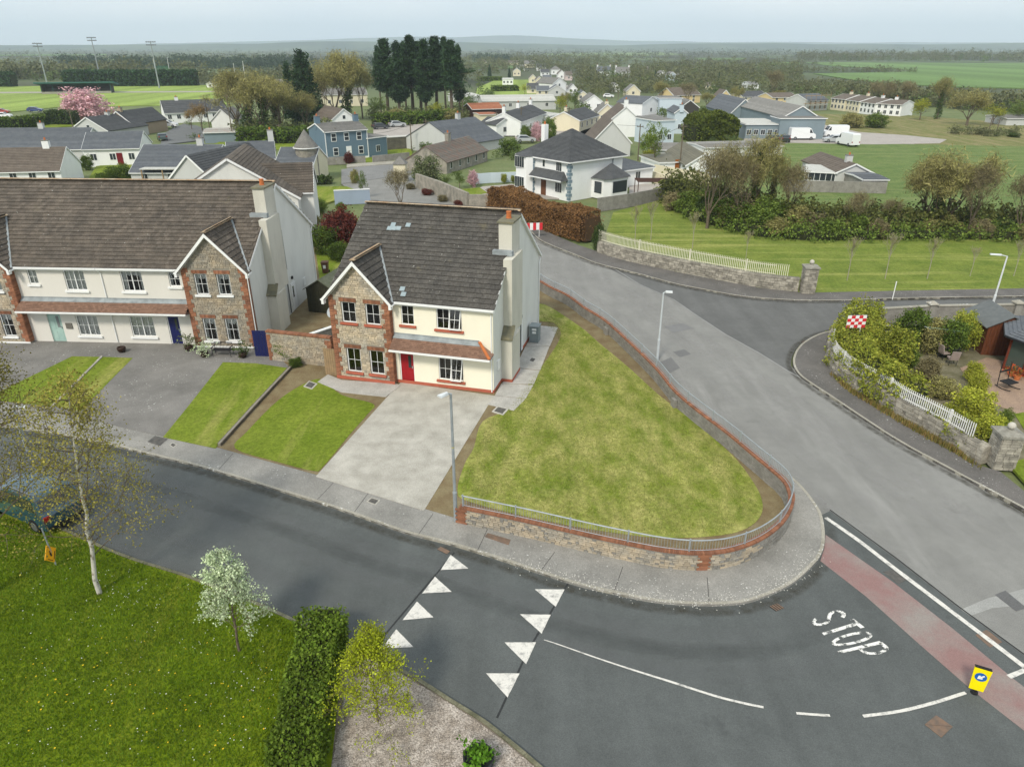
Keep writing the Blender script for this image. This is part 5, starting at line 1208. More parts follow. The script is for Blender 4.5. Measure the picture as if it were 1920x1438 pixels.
# corner hedge, yellow-green, tumbling over the rubble wall
Pq = [p for p in cr(G([(1605, 606), (1592, 625), (1580, 650), (1585, 680), (1612, 708), (1660, 735), (1705, 757)], .9), 6)]; Pq = [Vector((p.x + .9, p.y + .45, 0)) for p in Pq]
hedge('corner_hedge', 'bright yellow-green hedge tumbling over the corner rubble wall', Pq, 2.0, lambda u: 2.3 - .9 * u, LF_YG, .07, 210, z=.1, lump=.4, seed=6)
Pq2 = [Vector((p.x + .75, p.y + .4, 0)) for p in G([(1700, 775), (1745, 800), (1800, 830), (1835, 850)], .5)]
hedge('corner_hedge', 'low leafy growth along the white picket railing', Pq2, 1.1, .95, LF_YG, .07, 150, z=.1, lump=.3, seed=8)
for i, (px, ty, wd, k, lb) in enumerate((((1735, 715), 672, .9, 'shrub_brown', 'tawny twiggy shrub in the corner garden'), ((1765, 745), 712, 1.5, 'shrub_olive', 'low russet shrub behind the picket railing'), ((1812, 800), 735, 1.1, 'shrub_lime', 'golden shrub near the patio steps'),
      ((1850, 838), 785, 1.1, 'shrub_lime', 'golden shrub beside the squat gate pillar'), ((1790, 800), 762, 1.0, 'shrub_yg', 'yellow-green shrub behind the picket railing'), ((1828, 742), 700, .8, 'shrub_lime', 'small golden maple by the garden table'), ((1822, 716), 680, .8, 'shrub_lime', 'small golden maple nearest the garden chairs'),
      ((1775, 668), 600, .75, 'shrub', 'tall dark shrub beside the wooden shed'), ((1742, 662), 598, .8, 'shrub_olive', 'wispy grey-green shrub against the garden wall'), ((1700, 655), 580, .8, 'shrub', 'dark green shrub behind the yellow hedge'), ((1800, 655), 585, .7, 'shrub_yg', 'feathery bamboo clump in front of the shed'), ((1880, 800), 770, .8, 'shrub_green', 'green shrub on the little lawn'), ((1700, 690), 650, .9, 'shrub_green', 'bush under the rotary clothes line'), ((1660, 690), 612, 1.0, 'shrub_yg', 'rounded yellow bush inside the corner hedge'))):
    plant('garden_shrub', lb, 'shrub', k, px, ty, wide=wd, z=.1, var=i % 2)
sheetg = slab('garden_ground', [(p.x, p.y) for p in G([(1572, 640), (1600, 612), (1700, 602), (1960, 598), (2300, 598), (2300, 1000), (1930, 900), (1880, 866), (1845, 860), (1800, 838), (1690, 775), (1600, 722), (1566, 690)], .1)], -.05, .1, mat('garden_earth', (.12, .11, .06), (.2, .18, .12), 1, 8, kind='pos', fine=20))
slab('patio', [(p.x, p.y) for p in G([(1800, 690), (1850, 670), (1990, 700), (1990, 760), (1905, 775), (1850, 750)], .14)], 0, .14, mat('patio_paving', (.34, .24, .17), (.28, .2, .15), 1.2, 9, kind='pos', fine=20))
slab('garden_lawn', [(p.x, p.y) for p in G([(1890, 757), (1990, 735), (1990, 850), (1925, 812)], .13)], 0, .13, GR_BRIGHT)
slab('garden_lawn', [(p.x, p.y) for p in G([(1890, 868), (1990, 840), (2100, 930), (1930, 912)], .13)], 0, .13, GR_BRIGHT)
# beech hedge
Pb = cr(G([(925, 398), (965, 410), (1014, 428), (1062, 444), (1112, 458)], 0), 4); Pb = [p + Vector((.2, 1.2, 0)) for p in Pb]
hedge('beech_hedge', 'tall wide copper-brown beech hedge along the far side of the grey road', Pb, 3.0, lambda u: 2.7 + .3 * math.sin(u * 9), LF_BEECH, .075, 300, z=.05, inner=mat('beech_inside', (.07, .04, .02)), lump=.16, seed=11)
plant('ivy_bush', 'dark ivy bush at the near end of the brown beech hedge', 'shrub', 'shrub_dark', (1122, 472), 422, wide=.55)
plant('garden_shrub', 'glossy green shrub in front of the stone wing wall', 'shrub', 'shrub_green', (536, 672), 632, wide=.95, z=.1)
plant('garden_shrub', 'low dark clump at the foot of the stone wing wall', 'shrub', 'shrub', (555, 688), 672, wide=1.4, z=.1)
plant('red_shrub', 'rounded dark red bush behind the cream house', 'shrub', 'shrub_red', (643, 470), 392, wide=.95)
plant('garden_shrub', 'dark evergreen bush between the two houses', 'shrub', 'shrub', (612, 478), 425, wide=1.0)
plant('garden_shrub', 'olive climber on the back fence between the two houses', 'shrub', 'shrub_olive', (598, 450), 405, wide=.7)
plant('garden_shrub', 'dark leafy bush at the end of the back lawn', 'shrub', 'shrub', (636, 490), 455, wide=1.1)
# the two lawns' daisies and grass
def scatter(name, label, poly_px, n, z, fn, m, seed=1, nface=4, cat='grass'):
    rng = np.random.default_rng(seed); P = np.array([[*g(a, b_, z)[:2]] for a, b_ in poly_px]); lo, hi = P.min(0), P.max(0); out_ = []
    while len(out_) < n:
        q = rng.uniform(lo, hi, (n * 2, 2)); ins = np.zeros(len(q), bool); j = len(P) - 1
        for i in range(len(P)):
            c = ((P[i, 1] > q[:, 1]) != (P[j, 1] > q[:, 1])) & (q[:, 0] < (P[j, 0] - P[i, 0]) * (q[:, 1] - P[i, 1]) / (P[j, 1] - P[i, 1] + 1e-12) + P[i, 0]); ins ^= c; j = i
        out_ += [tuple(v) for v in q[ins]]
    out_ = np.array(out_[:n]); V, F = fn(out_, rng, z); o = put(name, fastmesh(name, V, F, m, nface), None, kind='stuff', label=label, category=cat); return o
def blades(q, rng, z, h=.07, w_=.012):
    n = len(q); q = q + rng.normal(0, .07, q.shape); a = rng.uniform(0, 6.28, n); H = h * rng.uniform(.5, 1.5, n); c, s_ = np.cos(a) * w_, np.sin(a) * w_; lx, ly = rng.normal(0, .03, n), rng.normal(0, .03, n); V = np.zeros((n, 3, 3))
    V[:, 0] = np.stack([q[:, 0] - c, q[:, 1] - s_, np.full(n, z)], 1); V[:, 1] = np.stack([q[:, 0] + c, q[:, 1] + s_, np.full(n, z)], 1); V[:, 2] = np.stack([q[:, 0] + lx, q[:, 1] + ly, z + H], 1); return V.reshape(-1, 3), np.arange(3 * n).reshape(n, 3)
def dots(q, rng, z, r=.018, h=.05):
    n = len(q); q = q + rng.normal(0, .25, q.shape) * (rng.random((n, 1)) < .6); s_ = r * rng.uniform(.6, 1.3, n); Z = z + h + rng.uniform(-.02, .03, n); V = np.zeros((n, 4, 3))
    for k, (a, b_) in enumerate(((-1, 0), (0, -1), (1, 0), (0, 1))): V[:, k] = np.stack([q[:, 0] + a * s_, q[:, 1] + b_ * s_, Z], 1)
    return V.reshape(-1, 3), np.arange(4 * n).reshape(n, 4)
park_px = [(-20, 960), (192, 1030), (256, 1055), (368, 1092), (480, 1138), (565, 1180), (560, 1270), (540, 1440), (-20, 1440)]
scatter('grass_tufts', 'short green grass blades of the park lawn', park_px, 75000, .1, lambda q, r, z: blades(q, r, z, .08, .014), leafmat('grass_blades', (.075, .16, .006), (.18, .25, .02), .3, .2, 0), 3, 3)
def cluster(q, rng, z, **k):
    c = q[rng.integers(0, len(q) // 6, len(q))] + rng.normal(0, .5, q.shape); m_ = rng.random(len(q)) < .7; q = np.where(m_[:, None], c, q); return dots(q, rng, z, **k)
inner_px = [(30, 1030), (192, 1045), (300, 1085), (400, 1125), (500, 1165), (545, 1200), (545, 1300), (520, 1430), (30, 1430)]
scatter('daisies', 'white daisies dotted over the park lawn', inner_px, 300, .1, cluster, mat('daisy_white', (.75, .75, .7)), 5, 4, 'flowers')
scatter('dandelions', 'yellow dandelions dotted over the park lawn', [(30, 1230), (300, 1180), (520, 1230), (500, 1430), (30, 1430)], 75, .1, lambda q, r, z: dots(q, r, z, .028), mat('dandelion_yellow', (.75, .5, .02)), 6, 4, 'flowers')
lawn_px = [(1010, 585), (1090, 618), (1180, 695), (1290, 790), (1370, 855), (1420, 935), (1420, 965), (1350, 998), (1250, 1003), (1020, 970), (865, 918), (880, 860), (915, 790), (960, 760), (1050, 640)]
scatter('grass_tufts', 'dry and green grass blades of the corner lawn', lawn_px, 70000, LZ, lambda q, r, z: blades(q, r, z, .05, .012), leafmat('lawn_blades', (.14, .2, .03), (.36, .34, .11), .3, .2, 0), 4, 3)
def pebs(q, rng, z):
    n = len(q); r = .03 * rng.uniform(.5, 1.4, n); a = rng.uniform(0, 6.28, n); V = np.zeros((n, 5, 3)); 
    for k in range(4): V[:, k] = np.stack([q[:, 0] + np.cos(a + 1.57 * k) * r, q[:, 1] + np.sin(a + 1.57 * k) * r * .8, np.full(n, z)], 1)
    V[:, 4] = np.stack([q[:, 0] + np.cos(a) * r * .2, q[:, 1], z + r * .8], 1); F = np.concatenate([np.stack([np.arange(n) * 5 + k, np.arange(n) * 5 + (k + 1) % 4, np.arange(n) * 5 + 4], 1) for k in range(4)]); return V.reshape(-1, 3), F
scatter('pebbles', 'pale pebbles of the gravel bed', [(655, 1222), (760, 1268), (850, 1322), (935, 1382), (1005, 1440), (622, 1440), (645, 1300)], 26000, .092, pebs, PEBBLE, 7, 3, 'gravel')
scatter('kerb_debris', 'white petals and grit blown along the kerb', [(950, 1040), (1100, 1085), (1228, 1112), (1310, 1118), (1400, 1112), (1480, 1075), (1530, 1030), (1538, 1045), (1480, 1097), (1380, 1132), (1308, 1134), (1225, 1128), (1100, 1100), (950, 1052)], 900, KZ + .004, lambda q, r, z: dots(q, r, z, .022, .004), mat('petal_white', (.6, .58, .52)), 8, 4, 'petals')
scatter('wall_foot_weeds', 'straw-coloured and green weeds along the rubble wall foot', [(1556, 700), (1590, 733), (1684, 790), (1748, 826), (1800, 855), (1840, 880), (1800, 850), (1748, 819), (1684, 784), (1600, 735)], 2600, KZ, lambda q, r, z: blades(q, r, z, .22, .03), leafmat('weed_blades', (.12, .14, .03), (.3, .2, .08), .3, .2, 0), 9, 3)
# ================================================================== MIDDLE DISTANCE: ground
def fsheet(name, px, z, m): return slab(name, [(p.x, p.y) for p in G(px, z)], -.1, z, m)
fsheet('mown_verge', [(1125, 470), (1150, 398), (1250, 372), (1330, 400), (1500, 425), (1700, 430), (2300, 425), (2300, 545), (1920, 545), (1684, 549), (1524, 552), (1497, 550), (1424, 541), (1343, 527), (1263, 511), (1172, 490)], .1, GR_VERGE)
fsheet('field', [(1330, 410), (1250, 340), (1480, 268), (1560, 268), (1760, 272), (2500, 285), (2600, 440), (1700, 438), (1500, 432)], .06, GR_FIELD)
fsheet('field', [(1560, 254), (1530, 214), (1700, 216), (1960, 236), (2500, 260), (2500, 290), (1760, 275)], .05, grass('rough_grass', (.12, .15, .04), (.2, .19, .08), (.3, .24, .13), .5))
YARD = asphalt('yard_gravel', (.36, .33, .3))
fsheet('yard', [(1480, 250), (1545, 234), (1610, 248), (1700, 254), (1775, 262), (1762, 269), (1640, 271), (1480, 268)], .1, YARD)
fsheet('yard', [(1395, 250), (1480, 250), (1480, 268), (1395, 266)], .1, YARD)
fsheet('driveway', [(935, 385), (870, 365), (905, 350), (960, 345), (990, 356), (1060, 372), (960, 372)], .08, YARD)
fsheet('driveway', [(1180, 345), (1260, 345), (1290, 352), (1250, 362), (1180, 365)], .08, YARD)
fsheet('yard', [(700, 266), (780, 268), (850, 246), (800, 232), (700, 240)], .08, YARD)
fsheet('yard', [(930, 255), (1060, 255), (1110, 262), (1170, 240), (1060, 238), (976, 255)], .08, YARD)
fsheet('town_street', [(1100, 258), (1290, 232), (1290, 220), (1170, 205), (1120, 190), (1060, 158), (1025, 147), (1010, 149), (1045, 162), (1095, 196), (1120, 225), (1085, 250)], .08, asphalt('street_pale', (.25, .25, .245)))
fsheet('pale_pavement', [(1010, 149), (1022, 148), (1066, 162), (1130, 192), (1126, 196), (1062, 166)], .16, CONC_KERB)
fsheet('estate_street', [(300, 272), (420, 258), (370, 236), (345, 232), (330, 238), (308, 250)], .08, asphalt('street_dark', (.14, .145, .145)))
fsheet('estate_street', [(640, 345), (640, 318), (690, 310), (790, 308), (800, 322)], .05, asphalt('street_grey', (.2, .2, .195)))
fsheet('roadside_pavement', [(650, 314), (765, 305), (765, 300), (650, 308)], .12, CONC_KERB)
fsheet('village_lawn', [(700, 308), (770, 300), (775, 276), (727, 282), (610, 300), (610, 306)], .06, GR_BRIGHT)
fsheet('village_lawn', [(585, 350), (650, 350), (690, 364), (655, 368), (600, 384), (585, 372)], .1, GR_BRIGHT)
fsheet('village_lawn', [(865, 355), (900, 352), (915, 362), (880, 368)], .1, GR_BRIGHT)
fsheet('village_lawn', [(880, 330), (968, 320), (968, 328), (895, 340)], .1, GR_BRIGHT)
fsheet('village_lawn', [(160, 345), (250, 345), (250, 300), (180, 312)], .06, GR_BRIGHT)
fsheet('village_lawn', [(380, 280), (600, 280), (600, 262), (430, 258)], .06, GR_BRIGHT)
fsheet('village_lawn', [(75, 240), (150, 236), (150, 228), (100, 228)], .06, GR_BRIGHT)
fsheet('pitch', [(-500, 215), (-500, 159), (70, 162), (215, 160), (430, 160), (430, 196), (300, 198), (120, 200), (0, 212)], .06, GR_PITCH)
fsheet('pitch_track', [(-500, 178), (430, 173), (430, 171), (-500, 175)], .14, CONC_KERB)
fsheet('meadow', [(890, 187), (1010, 187), (1000, 150), (930, 150), (895, 165)], .08, GR_PITCH)
fsheet('meadow', [(700, 218), (890, 214), (890, 206), (700, 206)], .08, grass('pale_meadow', (.25, .28, .12), (.33, .33, .17), None))
FARF = [grass('far_field_a', (.11, .19, .06), (.15, .22, .08), None, 0, .02, R(60)), grass('far_field_b', (.14, .2, .07), (.19, .24, .1), None), grass('far_field_c', (.09, .15, .05), (.13, .19, .07), None)]
for i, P in enumerate(([(1505, 117), (1700, 118), (2300, 121), (2300, 170), (1960, 166), (1800, 163), (1700, 158), (1600, 150), (1525, 138), (1680, 136), (1722, 132), (1560, 124)], [(1024, 100), (1250, 99), (1290, 103), (1120, 107), (1030, 105)], [(1300, 109), (1400, 109), (1390, 113), (1310, 113)], [(1420, 117), (1500, 117), (1500, 122), (1430, 122)],
     [(140, 110), (480, 112), (470, 116), (150, 115)], [(370, 118), (540, 119), (540, 124), (380, 124)], [(0, 103), (200, 102), (200, 104), (0, 105)], [(1500, 160), (1620, 163), (1600, 168), (1490, 165)], [(880, 120), (1000, 121), (960, 128), (885, 128)])):
    fsheet('far_field', P, .4 + .05 * i, FARF[i % 3])

# ================================================================== houses of the village
ROOFS = {}
def roofmat(nm, c1, c2, course=.3):
    if nm in ROOFS: return ROOFS[nm]
    k = N(nm); co = k.coord('obj'); col = k.mix(k.noise(co, 1.1, 5, .65), c1, c2); col = k.mul(col, k.noise(co, 9, 3), .8, 1.18)
    ge = k.n('NewGeometry'); col = k.mul(col, ge.outputs['Random Per Island'], .9, 1.1); ROOFS[nm] = k.done(col, .85, k.noise(co, 14, 3), .3, .01, .3); return ROOFS[nm]
R_SLATE = roofmat('blue_slate', (.09, .10, .115), (.125, .135, .145)); R_DARK = roofmat('dark_slate', (.055, .058, .062), (.085, .088, .09)); R_BROWN = roofmat('brown_tiles', (.10, .08, .065), (.15, .125, .10))
R_GREY = roofmat('grey_tiles', (.13, .13, .12), (.2, .19, .175)); R_RUST = roofmat('rusty_tin', (.28, .10, .05), (.36, .15, .08)); R_TIN = roofmat('pale_tin', (.42, .42, .38), (.5, .5, .47)); R_OLD = roofmat('weathered_slate', (.12, .125, .11), (.17, .11, .085)); R_OLIVE = roofmat('olive_felt', (.14, .135, .10), (.17, .16, .12))
R_CORR = roofmat('grey_cement_sheet', (.2, .195, .18), (.27, .26, .24))
def wallm(nm, c): return render_mat(nm, c, .06)
W_WHITE = wallm('white_paint', (.78, .79, .78)); W_CREAM = wallm('cream_paint', (.68, .62, .46)); W_GREY = wallm('grey_render', (.5, .51, .5)); W_BLUE = wallm('slate_blue_paint', (.125, .185, .235)); W_YEL = wallm('yellow_paint', (.66, .52, .28)); W_PALEB = wallm('pale_blue_wall', (.52, .6, .66))
W_STONE = mat('old_stone_wall', (.34, .31, .26), (.2, .19, .16), 1.2, 6, .95, .4, .02); W_STEEL = wallm('steel_cladding', (.2, .25, .28)); W_LBLUE = wallm('light_blue_gable', (.5, .6, .64)); W_BEIGE = wallm('beige_brick', (.36, .29, .21))
def courses(roof, quad, m, step=.34):
    """slate courses as lapped strips on a roof plane: quad = eaves left, eaves right, ridge right, ridge left"""
    a, b_, c, d = [Vector(v) for v in quad]; Ln = ((d - a).length + (c - b_).length) / 2; n = max(2, min(26, int(Ln / step))); nn = (b_ - a).cross(d - a).normalized(); nn = nn if nn.z > 0 else -nn; bb = B()
    for i in range(n):
        t0, t1 = i / n, (i + 1.12) / n; t1 = min(t1, 1); p0, p1, p2, p3 = a.lerp(d, t0), b_.lerp(c, t0), b_.lerp(c, t1), a.lerp(d, t1)
        if (p1 - p0).length < .05: continue
        lo = [p0, p1, p2, p3]; bb.hexa([v - nn * .0 for v in lo], [p0 + nn * .055, p1 + nn * .055, p2 + nn * .012, p3 + nn * .012])
    bb.obj('roof_course', m, roof, kind='stuff')
def bld(name, label, A, Bp, ey, ry, D, kind='gable', wall=W_WHITE, roof=R_DARK, wins=(2, 0), doors=0, ch=(), group=None, over=.25, h=None, rh=None, cat='house', doorm=None, det=1, gw=0, z=0.0, sidewin=0, trim=WHITE, wsz=(1.0, 1.15), gable_m=None, Dpx=None):
    a, b_ = (q if isinstance(q, Vector) else g(*q) for q in (A, Bp)); u = b_ - a; W = u.length; yaw = math.atan2(u.y, u.x); nrm = Vector((-u.y, u.x, 0)).normalized()
    if nrm.y < 0: nrm = -nrm
    if Dpx: D = max(2.5, (g(*Dpx) - a).dot(nrm))
    H = h if h else hz(ey, a); apex = (a + b_) / 2 + (nrm * D / 2 if kind in ('gable', 'hip', 'flat') else Vector()); RH = rh if rh else (hz(ry, apex) if ry else H + .1)
    H = max(1.8, H); RH = max(RH, H + .15); t = thing(name, label, cat, (a.x, a.y, z), yaw, group)
    # local: x along front, y into the house
    w_ = B(); o = over
    if kind == 'gable':
        w_.box(0, 0, -.2, W, D, H); 
        for x in (0, W): w_.hexa([(x if x == 0 else x - .02, 0, H), ((x if x == 0 else x - .02) + .02, 0, H), ((x if x == 0 else x - .02) + .02, D, H), (x if x == 0 else x - .02, D, H)], [(x if x == 0 else x - .02, D / 2, RH - .05), ((x if x == 0 else x - .02) + .02, D / 2, RH - .05), ((x if x == 0 else x - .02) + .02, D / 2 + .01, RH - .05), (x if x == 0 else x - .02, D / 2 + .01, RH - .05)])
        sl = (RH - H) / (D / 2); r = B(); ze = H - sl * o
        P1 = [(-.12, -o, ze), (W + .12, -o, ze), (W + .12, D / 2, RH), (-.12, D / 2, RH)]; P2 = [(W + .12, D + o, ze), (-.12, D + o, ze), (-.12, D / 2, RH), (W + .12, D / 2, RH)]; planes = [P1, P2]
    elif kind == 'cross':
        w_.box(0, 0, -.2, W, D, H); w_.hexa([(0, 0, H), (W, 0, H), (W, .03, H), (0, .03, H)], [(W / 2 - .01, 0, RH - .05), (W / 2 + .01, 0, RH - .05), (W / 2 + .01, .03, RH - .05), (W / 2 - .01, .03, RH - .05)])
        w_.hexa([(0, D - .03, H), (W, D - .03, H), (W, D, H), (0, D, H)], [(W / 2 - .01, D - .03, RH - .05), (W / 2 + .01, D - .03, RH - .05), (W / 2 + .01, D, RH - .05), (W / 2 - .01, D, RH - .05)])
        sl = (RH - H) / (W / 2); ze = H - sl * o; planes = [[(W + o, -.2, ze), (W + o, D + .1, ze), (W / 2, D + .1, RH), (W / 2, -.2, RH)], [(-o, D + .1, ze), (-o, -.2, ze), (W / 2, -.2, RH), (W / 2, D + .1, RH)]]
    elif kind == 'hip':
        w_.box(0, 0, -.2, W, D, H); k = min(W, D) / 2
        if W >= D: r1, r2 = (k, D / 2, RH), (W - k, D / 2, RH)
        else: r1, r2 = (W / 2, k, RH), (W / 2, D - k, RH)
        c = [(-o, -o, H), (W + o, -o, H), (W + o, D + o, H), (-o, D + o, H)]
        planes = [[c[0], c[1], r2, r1], [c[2], c[3], r1, r2], [c[3], c[0], r1, r1], [c[1], c[2], r2, r2]] if W >= D else [[c[0], c[1], r1, r1], [c[1], c[2], r2, r1], [c[2], c[3], r2, r2], [c[3], c[0], r1, r2]]
    else:
        w_.box(0, 0, -.2, W, D, H); planes = [[(-.1, -.1, H + .02), (W + .1, -.1, H + .02), (W + .1, D + .1, RH + .02), (-.1, D + .1, RH + .02)]]
    w_.obj('wall', wall, t); rb = B()
    for P in planes:
        P = [Vector(v) for v in P]; Pu = [v for i, v in enumerate(P) if i == 0 or (v - P[i - 1]).length > 1e-4]
        if (Pu[-1] - Pu[0]).length < 1e-4: Pu.pop()
        rb.hexa([(v.x, v.y, v.z - .12) for v in Pu], [tuple(v) for v in Pu])
    ro = rb.obj('roof', roof, t)
    if det:
        for P in planes:
            if kind != 'flat': courses(ro, P, roof, .34 if a.y < 180 else .8)
    if kind in ('gable', 'cross') and trim:
        tb = B()
        if kind == 'gable': ends_ = [((x, -o, ze), (x, D / 2, RH)) for x in (-.14, W + .12)] + [((x, D + o, ze), (x, D / 2, RH)) for x in (-.14, W + .12)]
        else: ends_ = [((-o, -.22, ze), (W / 2, -.22, RH)), ((W + o, -.22, ze), (W / 2, -.22, RH))]
        for p, q in ends_: B().beam((p[0], p[1], p[2] - .08), (q[0], q[1], q[2] - .08), .04, .2).obj('bargeboard', trim, t)
        if kind == 'gable': B().box(-.1, -o - .1, ze - .14, W + .1, -o - .02, ze - .02).obj('gutter', trim, t)
    elif trim and kind in ('hip', 'flat'): B().box(-o - .02, -o - .06, H - .16, W + o + .02, -o + .02, H - .01).box(-o - .06, -o, H - .16, -o, D + o, H - .01).box(W + o, -o, H - .16, W + o + .06, D + o, H - .01).obj('fascia', trim, t)
    def win(x, zc, ww=wsz[0], hh=wsz[1], y=0, nm='window', side_=None):
        T = (lambda p: p) if side_ is None else (lambda p: ((0 if side_ < 0 else W) + (p[1]) * -side_, p[0], p[2]))
        def bx(x0, y0, z0, x1, y1, z1): b = B(); b.box(x0, y0, z0, x1, y1, z1); b.v = [T(v) for v in b.v]; b.f = [tuple(reversed(f)) for f in b.f] if side_ == -1 else b.f; return b
        f = bx(x - ww / 2, y - .04, zc - hh / 2, x + ww / 2, y + .02, zc + hh / 2).obj(nm, WHITE, t); n_ = 2 if ww > .8 else 1
        for i in range(n_): bx(x - ww / 2 + .06 + i * (ww - .06) / n_, y - .05, zc - hh / 2 + .07, x - ww / 2 + (i + 1) * (ww - .06) / n_, y - .041, zc + hh / 2 - .07).obj('pane', GLASS_FAR, f)
    if isinstance(wins, tuple):
        gN, uN = wins; two = H > 4
        ds = [W * (doors_i) for doors_i in (doors if isinstance(doors, (list, tuple)) else [])]
        for lvl, n_ in ((1.45 if H > 4.6 or not uN else H * .3, gN), (4.0 if H > 4.6 else H * .78, uN)):
            for i in range(n_):
                x = W * (i + .5) / n_
                if lvl < 2 and any(abs(x - d) < .95 for d in ds): continue
                win(x, min(lvl, H - .4) if uN else min(lvl, H - .75), *wsz)
        for i in range(gw): win(W * (i + 1) / (gw + 1), H + (RH - H) * .22 if kind == 'cross' else 1.5, .8, .95)
        for x in ds: B().box(x - .48, -.05, 0, x + .48, -.003, 2.05).obj('door', doorm or WHITE, t)
    for i in range(sidewin): win(D * (i + 1) / (sidewin + 1), 1.5, .9, 1.0, 0, side_=1)
    for cx, hh in ch:
        if kind == 'cross': x, y = W / 2, D * cx
        else: x, y = W * cx + (.35 if cx == 0 else -.35 if cx == 1 else 0), D / 2
        c = B().box(x - .45, y - .35, RH - 1.0, x + .45, y + .35, RH + hh).obj('chimney', trim if wall is W_WHITE and trim else wall, ro)
        B().box(x - .5, y - .4, RH + hh, x + .5, y + .4, RH + hh + .1).obj('cap', R_GREY, c); B().lathe([(.14, 0), (.12, .35)], 8, (x, y, RH + hh + .1)).obj('chimney_pot', TERRA, c)
    return t, W, H, RH
hs = bld
# --- row behind the terrace, left
hs('bungalow', 'white bungalow with mottled brown tiled roof and white chimney behind the greige pair', (-60, 354), (120, 349), 322, 277, 8, 'gable', W_WHITE, R_BROWN, (5, 0), ch=((.8, .9),), over=.3)
hs('long_shed', 'long low building with pale grey slate roof at the left edge', (-120, 300), (158, 298), 281, 240, 11, 'gable', W_GREY, R_SLATE, (0, 0), ch=((.65, .8),), cat='building')
hs('cottage', 'white cottage with a dark red arched door and slate roof', (162, 312), (268, 309), 279, 247, 8.5, 'gable', W_WHITE, R_SLATE, (3, 0), doors=[.62], doorm=mat('dark_red_door', (.16, .01, .015)))
hs('slate_bungalow', 'bungalow with wide plain blue slate roof beside the timber canopy', (250, 350), (400, 350), 322, 271, 12, 'gable', W_GREY, R_SLATE, (3, 0), ch=((.72, .9),), doorm=None)
hs('grey_gable_house', 'grey rendered bungalow with clipped front gable', (318, 385), (420, 390), 345, 291, 14, 'cross', W_GREY, R_DARK, (0, 0))
hs('gable_house', 'cream gabled house with lichen-yellowed ridge tiles rising behind the greige pair', Vector((-32.8, 68.4, 0)), Vector((-21.0, 70.6, 0)), 352, 296, 11.3, 'cross', DASH, TILE_B, (0, 0), h=5.3, rh=9.0, over=.3)
hs('gable_house_wing', 'dark tiled side wing of the lichen-ridged gabled house', Vector((-27, 72.0, 0)), Vector((-20.2, 73.3, 0)), 0, 0, 6, 'gable', DASH, TILE_B, (0, 0), h=5.4, rh=7.7, cat='wing')
hs('low_slate_house', 'low house with broad slate roof left of the round stone tower', (430, 330), (520, 326), 300, 265, 10, 'gable', W_GREY, R_SLATE, (0, 0), ch=((.95, 1.6),))
hs('tower_house', 'slate roofed house with skylight joined to the round stone tower', (520, 345), (590, 345), 310, 276, 9, 'gable', wallm('pale_yellow_wall', (.62, .58, .42)), R_SLATE, (0, 0))
def tower():
    c = g(581, 338); t = thing('stone_tower', 'round grey stone tower with pointed slate roof in front of the blue house', 'tower', (c.x, c.y, 0)); h = hz(276, c); ap = hz(243, c); r = (600 - 562) / 2 / FPX * math.hypot(c.y, CH) * 1.0
    B().lathe([(r, -.1), (r, h)], 20).obj('wall', RUBBLE, t)
    b = B(); n = 12
    for j in range(9):
        f0, f1 = j / 9, (j + 1) / 9
        for i in range(n):
            a0, a1 = 2 * math.pi * i / n, 2 * math.pi * (i + 1) / n; r0, r1 = (r * 1.15) * (1 - f0) + .03, (r * 1.15) * (1 - f1) * 1.02 + .03; z0, z1 = h + (ap - h) * f0, h + (ap - h) * f1
            b.poly([(r0 * math.cos(a0), r0 * math.sin(a0), z0), (r0 * math.cos(a1), r0 * math.sin(a1), z0), (r1 * math.cos(a1), r1 * math.sin(a1), z1), (r1 * math.cos(a0), r1 * math.sin(a0), z1)])
    b.obj('roof', R_GREY, t); B().lathe([(r * 1.18, h - .12), (r * 1.18, h + .02)], 20).obj('gutter', WHITE, t)
tower()
bt, W_b, H_b, RH_b = hs('blue_house', 'two-storey slate blue house with white door and grey slate roof', (614, 303), (692, 296), 247, 229, 7.5, 'gable', W_BLUE, R_GREY, (0, 0), ch=((0, 1.1), (1, 1.1)), trim=WHITE)
for x, zc in ((.2, .78), (.5, .78), (.8, .78), (.22, .3), (.82, .3)):
    f = B().box(W_b * x - .5, -.05, H_b * zc - .7, W_b * x + .5, .02, H_b * zc + .7).obj('window', WHITE, bt); B().box(W_b * x - .4, -.06, H_b * zc + .05, W_b * x + .4, -.051, H_b * zc + .6).box(W_b * x - .4, -.06, H_b * zc - .6, W_b * x + .4, -.051, H_b * zc - .02).obj('pane', GLASS_FAR, f)
B().box(W_b * .53 - .5, -.07, 0, W_b * .53 + .5, -.01, 2.3).obj('front_door', WHITE, bt); B().box(-.02, -.03, 0, W_b + .02, -.012, .35).obj('plinth', WHITE, bt); [B().box(x, -.04, 0, x + .15, -.01, H_b).obj('quoin_strip', WHITE, bt) for x in (-.03, W_b - .12)]
hs('blue_annex', 'flat roofed blue annex with one window joined to the blue house', (693, 296), (727, 291), 259, 257, 6, 'flat', W_BLUE, R_GREY, (1, 0), cat='annex')
hs('white_bungalow', 'white gabled bungalow with brown roof behind the blue house', (622, 246), (672, 243), 226, 204, 13, 'cross', W_WHITE, R_BROWN, (0, 0), gw=1)
hs('white_outbuilding', 'long low white outbuilding with two dark windows behind the blue house', (600, 232), (640, 230), 216, 213, 5, 'flat', W_WHITE, R_GREY, (2, 0), cat='building')
hs('blue_shed', 'small blue-grey metal shed with pinkish rusting roof', (385, 268), (446, 266), 249, 242, 9, 'gable', W_STEEL, roofmat('pinkish_tin', (.4, .32, .28), (.38, .42, .4)), (0, 0), cat='shed')
